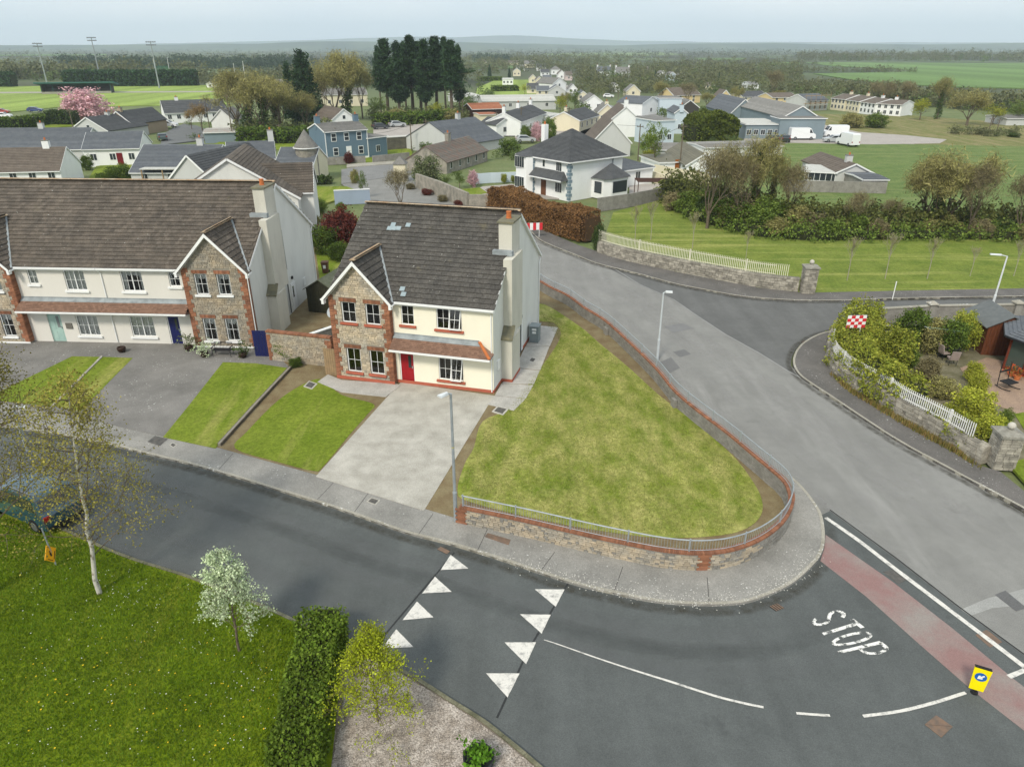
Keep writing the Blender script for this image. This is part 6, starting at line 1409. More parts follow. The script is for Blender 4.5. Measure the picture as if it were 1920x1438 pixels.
# stadium-side bungalows
hs('bungalow', 'grey gabled bungalow with dark roof below the pink cherry tree', (137, 262), (206, 264), 243, 220, 13, 'cross', W_GREY, R_DARK, (0, 0), gw=1, ch=((.5, .5),))
hs('bungalow', 'beige brick bungalow with dark roof between cherry tree and white car', (204, 254), (252, 255), 231, 209, 13, 'cross', W_BEIGE, R_DARK, (0, 0), ch=((.1, .6),))
hs('bungalow', 'long white bungalow with charcoal roof beside the playing field', (312, 231), (428, 226), 212, 187, 10, 'gable', W_WHITE, R_DARK, (7, 0), doors=[.45], ch=((.25, .7),))
hs('white_gable_house', 'small white gabled house half hidden by ivy-clad trees', (398, 240), (440, 240), 226, 205, 9, 'cross', W_WHITE, R_GREY, (0, 0))
# ruin cottage, dark long roofs
hs('old_cottage', 'derelict stone cottage with grey and rusty roof and yellow chimney', (838, 325), (914, 301), 309, 264, 7.5, 'gable', W_STONE, R_OLD, (5, 0), ch=((.5, 1.2),), trim=None, wsz=(.7, 1.1))
hs('slate_hall', 'large dark slate roofed hall behind the derelict cottage', (862, 290), (944, 276), 272, 224, 15, 'gable', W_GREY, R_SLATE, (0, 0), ch=((.62, 1.0),), trim=None, cat='building')
hs('green_barrier', 'long dark boarded yard wall beside the blue annex', (728, 282), (838, 274), 258, 256, .4, 'flat', mat('dark_boards', (.08, .075, .06), (.14, .13, .1), 1, 8), R_TIN, (0, 0), cat='wall', trim=None)
# white hipped villa
C0, C1, C2 = g(1062, 376), g(975, 356), g(1176, 366)
def villa():
    a, c = g(975, 357), g(1066, 377); u = c - a; W = u.length; yaw = math.atan2(u.y, u.x); n = Vector((-u.y, u.x, 0)).normalized(); e = g(1172, 362); D = max(8, min(13, (e - c).dot(n))); H = hz(306, c); t = thing('villa', 'large white two-storey house with hipped grey roof, bay windows and blue-grey quoins', 'house', (a.x, a.y, 0), yaw)
    H = min(max(H, 5), 6.2); ap = (a + c) / 2 + n * D / 2; RH = H + 3.4
    B().box(0, 0, -.1, W, D, H).obj('wall', W_WHITE, t); o = .45; k = min(W, D) / 2
    cc = [(-o, -o, H), (W + o, -o, H), (W + o, D + o, H), (-o, D + o, H)]; r1, r2 = ((k, D / 2, RH), (W - k + .1, D / 2, RH)) if W >= D else ((W / 2, k, RH), (W / 2, D - k, RH))
    pl = [[cc[0], cc[1], r2, r1], [cc[2], cc[3], r1, r2], [cc[3], cc[0], r1, r1], [cc[1], cc[2], r2, r2]] if W >= D else [[cc[0], cc[1], r1, r1], [cc[1], cc[2], r2, r1], [cc[2], cc[3], r2, r2], [cc[3], cc[0], r1, r2]]
    rb = B()
    for P in pl:
        Pu = []; [Pu.append(v) for v in P if v not in Pu]; rb.hexa([(v[0], v[1], v[2] - .1) for v in Pu], Pu)
    ro = rb.obj('roof', R_DARK, t)
    for P in pl: courses(ro, P, R_DARK, .3)
    B().box(-o, -o - .08, H - .16, W + o, -o, H - .01).box(W + o, -o, H - .16, W + o + .08, D + o, H - .01).box(-o - .08, -o, H - .16, -o, D + o, H - .01).obj('fascia', WHITE, t)
    ch_ = B().box(.4, D * .35, H, 1.1, D * .35 + .7, RH + .3).obj('chimney', W_WHITE, ro); B().lathe([(.14, 0), (.12, .4)], 8, (.75, D * .35 + .35, RH + .3)).obj('chimney_pot', TERRA, ch_)
    # left bay, two storeys
    bw = W * .33; bb = B(); pts = [(.0, 0), (.3, -1.0), (bw - .5, -1.3), (bw, -.4), (bw, 0)]; bb.prism(pts, 0, H); bb.obj('bay', W_WHITE, t); B().hexa([(x * 1.02 - .1, y - .25, H - .02) for x, y in pts], [(bw * .4, 1.5, H + 1.0) if i else (bw * .4, 1.45, H + 1.0) for i, _ in enumerate(pts)]).obj('bay_roof', R_DARK, ro)
    QB = mat('blue_quoin', (.2, .27, .32))
    for i in range(int(H / .45)):
        w_ = .55 if i % 2 else .35; B().box(W - w_, -.03, i * .45 + .02, W + .03, w_, i * .45 + .42).obj('quoin_block', QB, t); B().box(bw - .03, -.44 - .03, i * .45 + .02, bw + .03, -.44 + w_ * .6, i * .45 + .42).obj('quoin_block', QB, t)
    def wn(x, zc, w_=1.1, h_=1.3, y=-.0, n_=3):
        f = B().box(x - w_ / 2, y - .05, zc - h_ / 2, x + w_ / 2, y + .02, zc + h_ / 2).obj('window', WHITE, t)
        for i in range(n_): B().box(x - w_ / 2 + .05 + i * (w_ - .05) / n_, y - .06, zc - h_ / 2 + .06, x - w_ / 2 + (i + 1) * (w_ - .05) / n_, y - .051, zc + h_ / 2 - .06).obj('pane', GLASS_FAR, f)
    for zc in (1.5, 4.2): wn(bw * .42, zc, bw * .6, 1.5, -1.15 - .1, 4)
    wn(W * .8, 4.2); wn(W * .8, 1.45, 1.3); wn(W * .5, 4.4, .5, 1.2, 0, 1); B().box(W * .5 - .5, -.05, 0, W * .5 + .5, -.005, 2.1).obj('front_door', mat('brown_door', (.14, .06, .03)), t)
    pr = B().hexa([(bw, -1.3, 2.55), (W * .98, -1.3, 2.55), (W * .98, 0, 2.55), (bw, 0, 2.55)], [(bw, -1.3, 2.65), (W * .98, -1.3, 2.65), (W * .9, 0, 3.6), (bw, 0, 3.6)]).obj('porch_roof', R_DARK, t); B().box(bw, -1.38, 2.5, W * .98, -1.3, 2.64).obj('porch_fascia', WHITE, t)
    # sun room on the right side
    y0, y1 = D * .42, D * .95; d = 2.6; pts = [(W, y0), (W + d * .8, y0 + .1), (W + d, y0 + 1.2), (W + d, y1 - 1.0), (W + d * .6, y1), (W, y1)]; B().prism(pts, 0, 2.6).obj('sun_room', W_WHITE, t)
    B().hexa([(x + (.25 if x > W else 0), y + (.25 if y > (y0 + y1) / 2 else -.25), 2.58) for x, y in pts], [(W + d * .35, (y0 + y1) / 2 + (i - 2.5) * .05, 4.3) for i, _ in enumerate(pts)]).obj('sun_room_roof', R_DARK, t)
    B().box(W + d * .2, y0 + .0, .7, W + d * .7, y0 + .02, 2.2).obj('sun_room_window', GLASS_FAR, t); B().box(W + d + .003, y0 + 1.4, .7, W + d + .03, y1 - 1.2, 2.2).obj('sun_room_window', GLASS_FAR, t)
    B().pipe([(W + .1, D * .8, H - .3), (W + .1, D * .8, 2.7)], .09).obj('flue', METAL, t)
villa()
hs('villa_annex', 'single-storey white annex with slate roof at the back of the white villa', (1166, 352), (1222, 344), 320, 296, 7, 'hip', W_WHITE, R_SLATE, (1, 0), cat='annex')
# centre and right of the village
L_ = [
 ('long_shed', 'long pale corrugated shed in front of the green meadow', (905, 207), (1042, 205), 190, 178, 10, 'gable', W_GREY, R_TIN, (4, 0), (), 'shed'),
 ('red_barn', 'open barn with a rusty red tin roof', (886, 221), (944, 219), 205, 193, 9, 'gable', mat('dark_barn', (.04, .02, .015)), R_RUST, (0, 0), (), 'barn'),
 ('low_shed', 'low orange roofed shed between the barn and the white dormer house', (899, 228), (932, 227), 219, 214, 6, 'gable', W_CREAM, R_RUST, (0, 0), (), 'shed'),
 ('dormer_house', 'white house with three dormers and three chimneys', (976, 256), (1023, 236), 228, 203, 8, 'gable', W_WHITE, R_DARK, (4, 0), ((0, 1.2), (.5, 1.2), (1, 1.2)), 'house'),
 ('white_wing', 'small white wing with one window in front of the dormer house', (931, 257), (962, 254), 234, 222, 6, 'cross', W_WHITE, R_DARK, (1, 0), (), 'house'),
 ('cream_bungalow', 'cream bungalow with slate roof and orange chimney pot', (1086, 248), (1122, 236), 226, 205, 8, 'gable', W_CREAM, R_DARK, (4, 0), ((.1, .9),), 'house'),
 ('white_shed', 'small shed with a pale flat roof beside the cream bungalow', (1024, 238), (1052, 232), 219, 211, 7, 'flat', W_WHITE, R_TIN, (0, 0), (), 'shed'),
 ('steep_house', 'white steep-gabled house with skylights in its dark ribbed roof', (1109, 292), (1181, 292), 266, 226, 13, 'cross', W_GREY, R_BROWN, (0, 0), (), 'house'),
 ('chimney_house', 'tall white gable with brown roof and broad chimney behind the steep house', (1142, 256), (1199, 256), 225, 200, 13, 'cross', W_WHITE, R_BROWN, (0, 0), ((.03, 1.4),), 'house'),
 ('yellow_cottage', 'pale yellow gabled cottage on the street corner', (1121, 232), (1153, 232), 210, 195, 9, 'cross', W_CREAM, R_GREY, (2, 0), ((.2, .5),), 'house'),
 ('street_house', 'white gabled house at the bend of the street', (1094, 208), (1131, 208), 192, 178, 14, 'cross', W_WHITE, R_GREY, (2, 0), (), 'house'),
 ('white_block_house', 'white house with blue-grey slate roof beside the pale blue wall', (1203, 218), (1236, 214), 194, 181, 9, 'cross', W_WHITE, R_SLATE, (1, 0), (), 'house'),
 ('pale_blue_hall', 'flat-topped pale blue walled hall', (1235, 216), (1276, 216), 184, 183, 8, 'flat', W_PALEB, R_GREY, (0, 0), (), 'building'),
 ('dark_gable_shed', 'dark timber gabled shed beside the pale blue hall', (1275, 216), (1309, 216), 201, 188, 12, 'cross', mat('dark_timber', (.06, .055, .05)), R_GREY, (0, 0), (), 'shed'),
 ('small_blue_gable', 'small pale blue gabled building with a chimney next to the round clipped hedge', (1262, 250), (1285, 250), 211, 202, 9, 'cross', W_PALEB, R_SLATE, (1, 0), ((.0, .6),), 'building'),
 ('low_white_house', 'low white painted yard building behind the leafy green tree', (1228, 272), (1262, 270), 226, 222, 8, 'flat', W_PALEB, R_GREY, (2, 0), (), 'building'),
 ('long_grey_roof', 'long low grey sheet-roofed building in front of the clipped hedge', (1228, 300), (1295, 300), 284, 268, 9, 'gable', W_GREY, R_CORR, (0, 0), (), 'building'),
 ('yard_building', 'long low white yard building with grey roof behind the twiggy trees', (1320, 296), (1465, 292), 280, 272, 8, 'gable', W_WHITE, R_CORR, (0, 0), (), 'building'),
 ('olive_bungalow', 'white gabled bungalow with an olive-grey roof beside the orange garage door', (1285, 334), (1348, 334), 309, 288, 16, 'cross', W_WHITE, R_OLIVE, (0, 0), (), 'house'),
 ('garage', 'flat-roofed garage with an orange-brown door and green edge', (1236, 326), (1288, 324), 306, 303, 8, 'flat', W_WHITE, R_OLIVE, (0, 0), (), 'garage'),
 ('field_bungalow', 'white gabled bungalow with dark brown roof at the edge of the green field', (1562, 347), (1632, 347), 326, 307, 13, 'cross', W_GREY, R_BROWN, (1, 0), ((.2, .8),), 'house'),
 ('conservatory', 'white conservatory joined to the bungalow by the field', (1508, 344), (1562, 347), 322, 316, 6, 'flat', W_WHITE, R_TIN, (5, 0), (), 'annex'),
 ('block_shed', 'low block shed with a slate-grey roof beside the field bungalow', (1614, 361), (1660, 361), 343, 335, 6, 'gable', BLOCKW, R_SLATE, (0, 0), (), 'shed'),
 ('industrial_hall', 'large grey-blue industrial hall with cement sheet roof', (1463, 258), (1528, 258), 219, 199, 34, 'cross', W_STEEL, R_CORR, (0, 0), (), 'warehouse'),
 ('industrial_block', 'tall flat steel-clad front of the grey-blue hall', (1458, 262), (1542, 262), 222, 221, 6, 'flat', W_STEEL, R_GREY, (0, 0), (), 'warehouse'),
 ('industrial_wing', 'low wing with a pale flat roof left of the grey-blue hall', (1396, 261), (1461, 261), 233, 228, 12, 'flat', W_STEEL, R_TIN, (5, 0), (), 'warehouse'),
 ('slate_warehouse', 'dark slate-blue warehouse behind the round clipped hedge', (1368, 232), (1416, 232), 212, 186, 26, 'cross', W_STEEL, R_SLATE, (0, 0), (), 'warehouse'),
 ('scaffolded_house', 'half-built grey house with slate roof and scaffolding', (1512, 208), (1550, 206), 189, 176, 9, 'gable', W_GREY, R_SLATE, (4, 4), (), 'house'),
 ('yellow_house', 'yellow house with dark solar panels on the brown roof', (1447, 198), (1493, 197), 183, 174, 9, 'gable', W_YEL, R_BROWN, (4, 3), (), 'house'),
 ('dark_roof_house', 'pale house with a dark brown roof left of the yellow house', (1392, 192), (1438, 191), 182, 171, 9, 'gable', W_CREAM, R_DARK, (4, 0), (), 'house'),
 ('yellow_gable', 'narrow yellow gabled house behind a bare tree', (1349, 194), (1368, 194), 180, 169, 9, 'cross', W_YEL, R_BROWN, (1, 1), (), 'house'),
 ('yellow_house', 'yellow house with brown roof half hidden by a reddish tree', (1262, 194), (1312, 192), 179, 164, 9, 'gable', W_YEL, R_BROWN, (2, 2), (), 'house'),
 ('cream_cottage', 'cream cottage with grey-brown roof among trees above the street', (1174, 181), (1200, 181), 171, 159, 9, 'cross', W_CREAM, R_GREY, (1, 0), (), 'house'),
 ('villa', 'white house with blue-grey roof and twin chimneys in the trees', (1120, 143), (1146, 143), 134, 125, 10, 'gable', W_WHITE, R_SLATE, (3, 0), ((0, 1), (1, 1)), 'house'),
 ('villa', 'white house with grey roof and twin chimneys right of the blue-roofed one', (1155, 145), (1181, 145), 135, 126, 10, 'gable', W_WHITE, R_GREY, (3, 0), ((0, 1), (1, 1)), 'house'),
 ('white_gable', 'distant white gabled house left in the row of three above the yellow house', (1234, 149), (1251, 149), 140, 133, 12, 'cross', W_WHITE, R_GREY, (1, 0), (), 'house'),
 ('white_gable', 'distant white gabled house in the middle of the row of three', (1252, 153), (1268, 153), 141, 135, 12, 'cross', W_PALEB, R_GREY, (1, 0), (), 'house'),
 ('white_gable', 'distant white gabled house right in the row of three', (1270, 154), (1285, 154), 143, 138, 12, 'cross', W_WHITE, R_GREY, (1, 0), (), 'house'),
 ('street_gable', 'white gable with two windows beside the pale street', (1036, 172), (1061, 171), 157, 146, 13, 'cross', W_WHITE, R_GREY, (1, 1), (), 'house'),
 ('grey_house', 'grey stone-coloured gabled house in front of the white street gable', (1028, 180), (1060, 180), 170, 160, 9, 'cross', W_GREY, R_SLATE, (1, 0), (), 'house'),
 ('slate_cottage', 'small slate roofed cottage left of the grey gabled house', (1006, 179), (1030, 179), 170, 161, 8, 'gable', W_CREAM, R_SLATE, (2, 0), (), 'house'),
 ('dark_cottage', 'cottage with a plain dark roof beside the yellow-green tree', (988, 176), (1010, 176), 167, 156, 8, 'gable', W_CREAM, R_DARK, (1, 0), (), 'house'),
 ('cream_gable', 'cream gabled house in the street row, left one', (992, 157), (1006, 157), 147, 140, 16, 'cross', W_CREAM, R_BROWN, (1, 0), (), 'house'),
 ('cream_gable', 'cream gabled house in the street row, right one', (1004, 161), (1018, 161), 151, 144, 16, 'cross', W_CREAM, R_BROWN, (1, 0), (), 'house'),
 ('white_hut', 'white flat-roofed building beside the meadow', (942, 160), (962, 160), 149, 147, 8, 'flat', W_WHITE, R_TIN, (3, 0), (), 'building'),
 ('far_house', 'pale house with beige roof far up the street', (983, 127), (1004, 127), 120, 114, 12, 'gable', W_CREAM, R_GREY, (2, 0), (), 'house'),
 ('far_house', 'house with blue roof far up the street', (1006, 133), (1024, 133), 126, 120, 12, 'gable', W_WHITE, R_SLATE, (2, 0), (), 'house'),
 ('far_house', 'white-fronted house with grey hip roof far up the street', (1034, 140), (1051, 140), 131, 124, 14, 'hip', W_WHITE, R_GREY, (2, 0), (), 'house'),
 ('far_house', 'white gable with a brown roof below the far street houses', (1046, 149), (1060, 149), 139, 132, 14, 'cross', W_WHITE, R_BROWN, (1, 0), (), 'house'),
 ('far_house', 'pink-white house at the right end of the far street row', (1060, 151), (1073, 151), 142, 134, 14, 'gable', wallm('pinkish_wall', (.6, .5, .48)), R_BROWN, (1, 0), (), 'house'),
 ('far_house', 'cream gable at the upper bend of the far street', (962, 143), (976, 143), 134, 128, 12, 'cross', W_CREAM, R_GREY, (2, 0), (), 'house'),
 ('far_house', 'low grey-roofed cottage above the meadow hut', (968, 133), (984, 133), 127, 122, 10, 'gable', W_WHITE, R_GREY, (2, 0), (), 'house'),
 ('far_house', 'white cottage tucked left of the white-fronted hip house', (1014, 143), (1030, 143), 136, 130, 12, 'gable', W_WHITE, R_DARK, (2, 0), (), 'house'),
 ('far_house', 'white gable right of the white street gable', (1066, 176), (1082, 176), 167, 158, 12, 'cross', W_WHITE, R_GREY, (2, 0), (), 'house'),
 ('far_house', 'cream cottage at the street edge below the white street gable', (1084, 188), (1102, 188), 179, 171, 12, 'cross', W_CREAM, R_SLATE, (2, 0), (), 'house'),
 ('far_house', 'brown roofed cottage above the three distant gables', (1200, 138), (1216, 138), 131, 125, 12, 'gable', W_CREAM, R_BROWN, (2, 0), (), 'house'),
 ('far_house', 'small white cottage at the top of the far street', (1010, 121), (1022, 121), 115, 111, 14, 'gable', W_WHITE, R_GREY, (2, 0), (), 'house'),
 ('far_house', 'slate roofed cottage between the cream street gables', (1018, 156), (1034, 156), 148, 141, 14, 'gable', W_CREAM, R_SLATE, (2, 0), (), 'house'),
 ('far_house', 'white cottage beside the brown budding tree by the street', (1146, 172), (1162, 172), 163, 156, 12, 'cross', W_WHITE, R_GREY, (2, 0), (), 'house'),
 ('far_house', 'pale low house with grey roof above the industrial hall', (1405, 166), (1422, 166), 158, 153, 14, 'gable', W_WHITE, R_GREY, (2, 0), (), 'house'),
 ('far_house', 'brown roofed house in the trees right of the round hedge', (1322, 168), (1340, 168), 160, 154, 14, 'gable', W_CREAM, R_BROWN, (2, 0), (), 'house'),
 ('far_house', 'distant cream house with brown roof above the meadow trees', (898, 121), (912, 121), 116, 112, 12, 'hip', W_CREAM, R_BROWN, (1, 0), (), 'house'),
 ('far_house', 'reddish roofed row behind the meadow', (940, 124), (972, 124), 118, 114, 10, 'gable', W_CREAM, R_BROWN, (3, 0), (), 'house'),
 ('club_house', 'small white club house beside the playing field', (388, 165), (402, 165), 159, 154, 8, 'cross', W_WHITE, R_GREY, (1, 0), (), 'building'),
 ('hidden_house', 'small house with red brick end seen through the ivy-clad trees', (514, 168), (534, 168), 156, 149, 9, 'gable', W_WHITE, R_GREY, (1, 0), (), 'house'),
 ('hidden_house', 'pale building seen through the tall bare trees left of the pines', (608, 200), (690, 198), 178, 165, 9, 'gable', W_CREAM, R_GREY, (4, 0), (), 'building'),
 ('tin_shed', 'long sloping tin roof seen between the pines', (860, 192), (905, 190), 182, 176, 8, 'flat', W_GREY, R_TIN, (0, 0), (), 'shed'),
 ('stone_barn', 'grey slate roof at the far right behind the poplars', (1885, 236), (1940, 236), 224, 215, 9, 'gable', W_GREY, R_GREY, (0, 0), (), 'house'),
]
for q in L_:
    nm, lb, A, Bp, ey, ry, D, kd, wm, rm, wn, chs, cat = q
    hs(nm, lb, A, Bp, ey, ry, D, kd, wm, rm, wn, ch=chs, cat=cat, wsz=(1.0, 1.15), det=1 if g(*A).y < 260 else 0)
for i, (A, Bp, ey, ry) in enumerate((((1556, 205), (1582, 208), 184, 177), ((1584, 208), (1608, 212), 187, 180), ((1610, 212), (1638, 216), 191, 184), ((1640, 216), (1687, 219), 194, 187))):
    hs('terraced_house', ['white terraced house nearest the scaffolded house', 'white terraced house second from the scaffolding', 'white terraced house third from the scaffolding', 'white terraced house at the right end of the stepped row'][i], A, Bp, ey, ry, 9, 'gable', W_CREAM if i < 2 else W_WHITE, R_BROWN, (4, 4), ch=((.5, .7),), group='white stepped terrace by the scaffolded house', det=0, wsz=(.9, 1.1))
gt_ = [o for o in COL.objects if o.name == 'garage'][0]; B().box(2.6, -.05, 0, 5.2, -.003, 2.1).obj('garage_door', mat('orange_door', (.32, .11, .02)), gt_)
# ---- walls, fences of the middle distance
def simple_wall(label, px, h, m, th=.25, name='wall', z=0, cap=None):
    P = G(px, 0); o = P[0]; t = thing(name, label, 'wall', (o.x, o.y, z)); P = [p - o for p in P]
    for a, c in zip(P, P[1:]):
        n = max(1, int((c - a).length / 2.4))
        for i in range(n): p, q = a.lerp(c, i / n + .002), a.lerp(c, (i + 1) / n - .002); B().beam((p.x, p.y, h / 2 - .05), (q.x, q.y, h / 2 - .05), th, h + .1).obj('panel', m, t)
        if cap: B().beam((a.x, a.y, h + .03), (c.x, c.y, h + .03), th + .1, .07).obj('coping', cap, t)
    return t
simple_wall('low grey block wall in front of the blue house, left part', [(603, 309), (686, 306)], 1.2, BLOCKW)
simple_wall('low grey block wall in front of the blue house, right part', [(699, 306), (768, 299)], 1.2, BLOCKW)
simple_wall('old rubble wall with red flowers at its foot beside the parking street', [(782, 352), (830, 370), (878, 392)], 2.0, W_STONE, .4)
simple_wall('short rubble wall with grey plate facing the parking street', [(880, 394), (925, 394)], 1.9, W_STONE, .4)
simple_wall('blue-grey painted wall ending in a pillar beside the village lawn', [(628, 383), (695, 380)], 1.7, wallm('blue_grey_wall', (.3, .36, .45)), .25, cap=DASH_W)
simple_wall('grey block wall behind the brown hedge and the white villa', [(1120, 396), (1175, 388), (1255, 372)], 1.6, BLOCKW, .2)
simple_wall('pale wall running down from the garage to the hedgerow', [(1222, 340), (1290, 362)], 1.5, W_CREAM, .2)
simple_wall('white wall beside the dark shed, behind the twiggy hedgerow', [(1226, 331), (1330, 350)], 1.8, W_CREAM, .2)
simple_wall('long grey block wall below the bungalow by the field', [(1472, 360), (1560, 362), (1660, 364)], 1.6, BLOCKW, .2)
simple_wall('pale grey paling beside the white villa drive', [(880, 345), (920, 342), (972, 340)], 1.4, W_PALEB, .08, cap=None)
simple_wall('coped garden wall of the corner garden along the side road', [(1640, 606), (1740, 600), (1920, 597), (2200, 590)], 1.1, BLOCKW, .25, cap=CONC_KERB)
simple_wall('grey wall at the back of the gardens between the two houses', [(583, 455), (610, 452), (650, 440)], 1.9, BLOCKW, .2)
for px in ((1741, 600), (1900, 598)): c = g(*px); t = thing('wall_pier', 'capped pier in the corner garden wall ' + ('nearer the bamboo' if px[0] < 1800 else 'beside the wooden shed roof'), 'pier', (c.x, c.y, 0)); B().box(-.25, -.25, 0, .25, .25, 1.25).obj('shaft', BLOCKW, t); B().box(-.34, -.34, 1.25, .34, .34, 1.32).hexa([(-.34, -.34, 1.32), (.34, -.34, 1.32), (.34, .34, 1.32), (-.34, .34, 1.32)], [(-.05, -.05, 1.5), (.05, -.05, 1.5), (.05, .05, 1.5), (-.05, .05, 1.5)]).obj('cap', CONC_KERB, t)
# gatehouse pillars of cream render at the street
for px, lb in (((752, 340), 'cream hut-like gate pillar with grey pyramid cap at the street corner'),): c = g(*px); t = thing('gate_pier', lb, 'pillar', (c.x, c.y, 0)); B().box(-.9, -.9, 0, .9, .9, 2.6).obj('shaft', W_CREAM, t); B().hexa([(-1.1, -1.1, 2.6), (1.1, -1.1, 2.6), (1.1, 1.1, 2.6), (-1.1, 1.1, 2.6)], [(-.1, -.1, 3.6), (.1, -.1, 3.6), (.1, .1, 3.6), (-.1, .1, 3.6)]).obj('cap', R_GREY, t)
# timber canopy by the slate bungalow
c = g(268, 352); t = thing('timber_canopy', 'timber posted patio canopy with a pale flat roof', 'canopy', (c.x, c.y, 0)); B().box(0, 0, 2.5, 6.5, 2.6, 2.62).obj('roof', R_TIN, t)
for x in (.2, 3.2, 6.3): B().box(x - .07, .1, 0, x + .07, .24, 2.5).obj('post', WOODF, t)
# ---- poles, floodlights
POLE = mat('timber_pole', (.16, .13, .09), (.1, .085, .06), 5)
def pole(label, px, top, r=.12, arm=True, m=POLE, name='utility_pole', cat='pole'):
    c = g(*px); h = hz(top, c); t = thing(name, label, cat, (c.x, c.y, 0)); B().tube((0, 0, -.2), (0, 0, h), r, r * .7, 8).obj('shaft', m, t)
    if arm: B().box(-.6, -.05, h - .5, .6, .05, h - .38).obj('crossarm', m, t); B().box(-.5, -.04, h - .38, -.44, .04, h - .22).box(.44, -.04, h - .38, .5, .04, h - .22).obj('insulator', GLASS_FAR, t)
    return t
for a in (('leaning dark pole rising in front of the ivy-clad trees', (438, 266), 177), ('timber pole left of the white gabled house', (394, 246), 184), ('timber pole standing in front of the blue house', (634, 300), 240), ('timber pole behind the stone tower house', (527, 268), 232), ('timber pole on the lawn right of the blue annex', (772, 284), 231),
          ('timber pole beside the mottled brown bungalow roof', (150, 290), 204), ('tall timber pole beside the white villa roof', (1196, 300), 233), ('tall brown pole in front of the olive-roofed bungalow', (1273, 326), 232), ('pole by the white dormer house', (977, 250), 200), ('pole before the slate hall and cream bungalow', (1066, 246), 201), ('pole left of the red barn', (868, 224), 187), ('pole on the left of the white wing', (931, 252), 210),
          ('left of the two pale poles at the far right field edge', (1853, 250), 220), ('right of the two pale poles at the far right field edge', (1868, 250), 222), ('pole at the bend of the pale street', (1158, 200), 172), ('pole standing in the yard behind the slate hall', (800, 262), 224)):
    pole(*a)
WIRE = mat('cable', (.05, .05, .05))
pl_ = {o['label']: o for o in COL.objects if o.name.startswith('utility_pole')}
for a_, b_ in (('timber pole left of the white gabled house', 'leaning dark pole rising in front of the ivy-clad trees'), ('timber pole behind the stone tower house', 'timber pole standing in front of the blue house'), ('timber pole standing in front of the blue house', 'timber pole on the lawn right of the blue annex'), ('tall timber pole beside the white villa roof', 'pole before the slate hall and cream bungalow'), ('tall timber pole beside the white villa roof', 'tall brown pole in front of the olive-roofed bungalow'), ('pole by the white dormer house', 'pole before the slate hall and cream bungalow'), ('left of the two pale poles at the far right field edge', 'right of the two pale poles at the far right field edge')):
    oa, ob = pl_[a_], pl_[b_]; top_ = lambda o: Vector((o.location.x, o.location.y, max(v[2] for v in [c for c in COL.objects if c.parent == o and c.name.startswith('shaft')][0].bound_box) - .3)); p, q = top_(oa), top_(ob)
    t = thing('overhead_cable', 'overhead cable strung from the ' + ' '.join(a_.split()[:5]) + ' to its neighbour ' + str('left' if q.x < p.x else 'right'), 'cable', tuple(p)); B().pipe([p.lerp(q, k / 8) - p - Vector((0, 0, 1.2 * math.sin(math.pi * k / 8))) for k in range(9)], .022, 4).obj('wire', WIRE, t)
FLM = mat('floodlight_steel', (.3, .33, .34))
for lb, px, top in (('floodlight mast at the left behind the green stand', (90, 163), 83), ('tallest floodlight mast right of the green stand', (191, 160), 72), ('floodlight mast beside the green net', (299, 166), 80)):
    c = g(*px); h = hz(top, c); t = thing('floodlight', lb, 'floodlight', (c.x, c.y, 0), 0, 'floodlights round the playing field'); B().tube((0, 0, 0), (0, 0, h), .38, .2, 8).obj('mast', FLM, t)
    B().box(-2.2, -.1, h - 1.2, 2.2, .1, h - 1.0).box(-2.2, -.1, h - .1, 2.2, .1, h + .1).obj('crossbar', FLM, t)
    for k in range(5):
        for zz in (h - 1.3, h): B().box(-2.2 + k * 1.0, -.35, zz - .1, -1.6 + k * 1.0, .2, zz + .45).obj('lamp', mat('lamp_grey', (.2, .22, .24)), t)
for i, (px, top) in enumerate((((297, 161), 110), ((323, 161), 108), ((444, 163), 119), ((462, 164), 115))):
    c = g(*px); h = hz(top, c); t = thing('goal_post', ['tall green-white pole left of the ball net', 'tall pole right of the ball net', 'thin pale goal pole left of the brown trees', 'thin pale goal pole among the brown trees'][i], 'pole', (c.x, c.y, 0)); B().tube((0, 0, 0), (0, 0, h), .14, .1, 6).obj('shaft', WHITE, t)
def net():
    k = N('green_net'); co = k.coord('obj'); tr = k.n('BsdfTransparent'); ms = k.n('MixShader'); ms.inputs[0].default_value = .42; k.done((.03, .16, .09), .9); k.l(tr.outputs[0], ms.inputs[1]); k.l(k.p.outputs[0], ms.inputs[2]); k.l(ms.outputs[0], k.t.nodes['Material Output'].inputs[0])
    a, b_ = g(297, 160), g(323, 160); h = hz(124, a); t = thing('ball_net', 'tall green ball-stop net between two poles', 'net', tuple(a)); d = b_ - a; B().poly([(0, 0, 0), tuple(d), (d.x, d.y, h), (0, 0, h)]).obj('mesh_panel', k.m, t)
net()
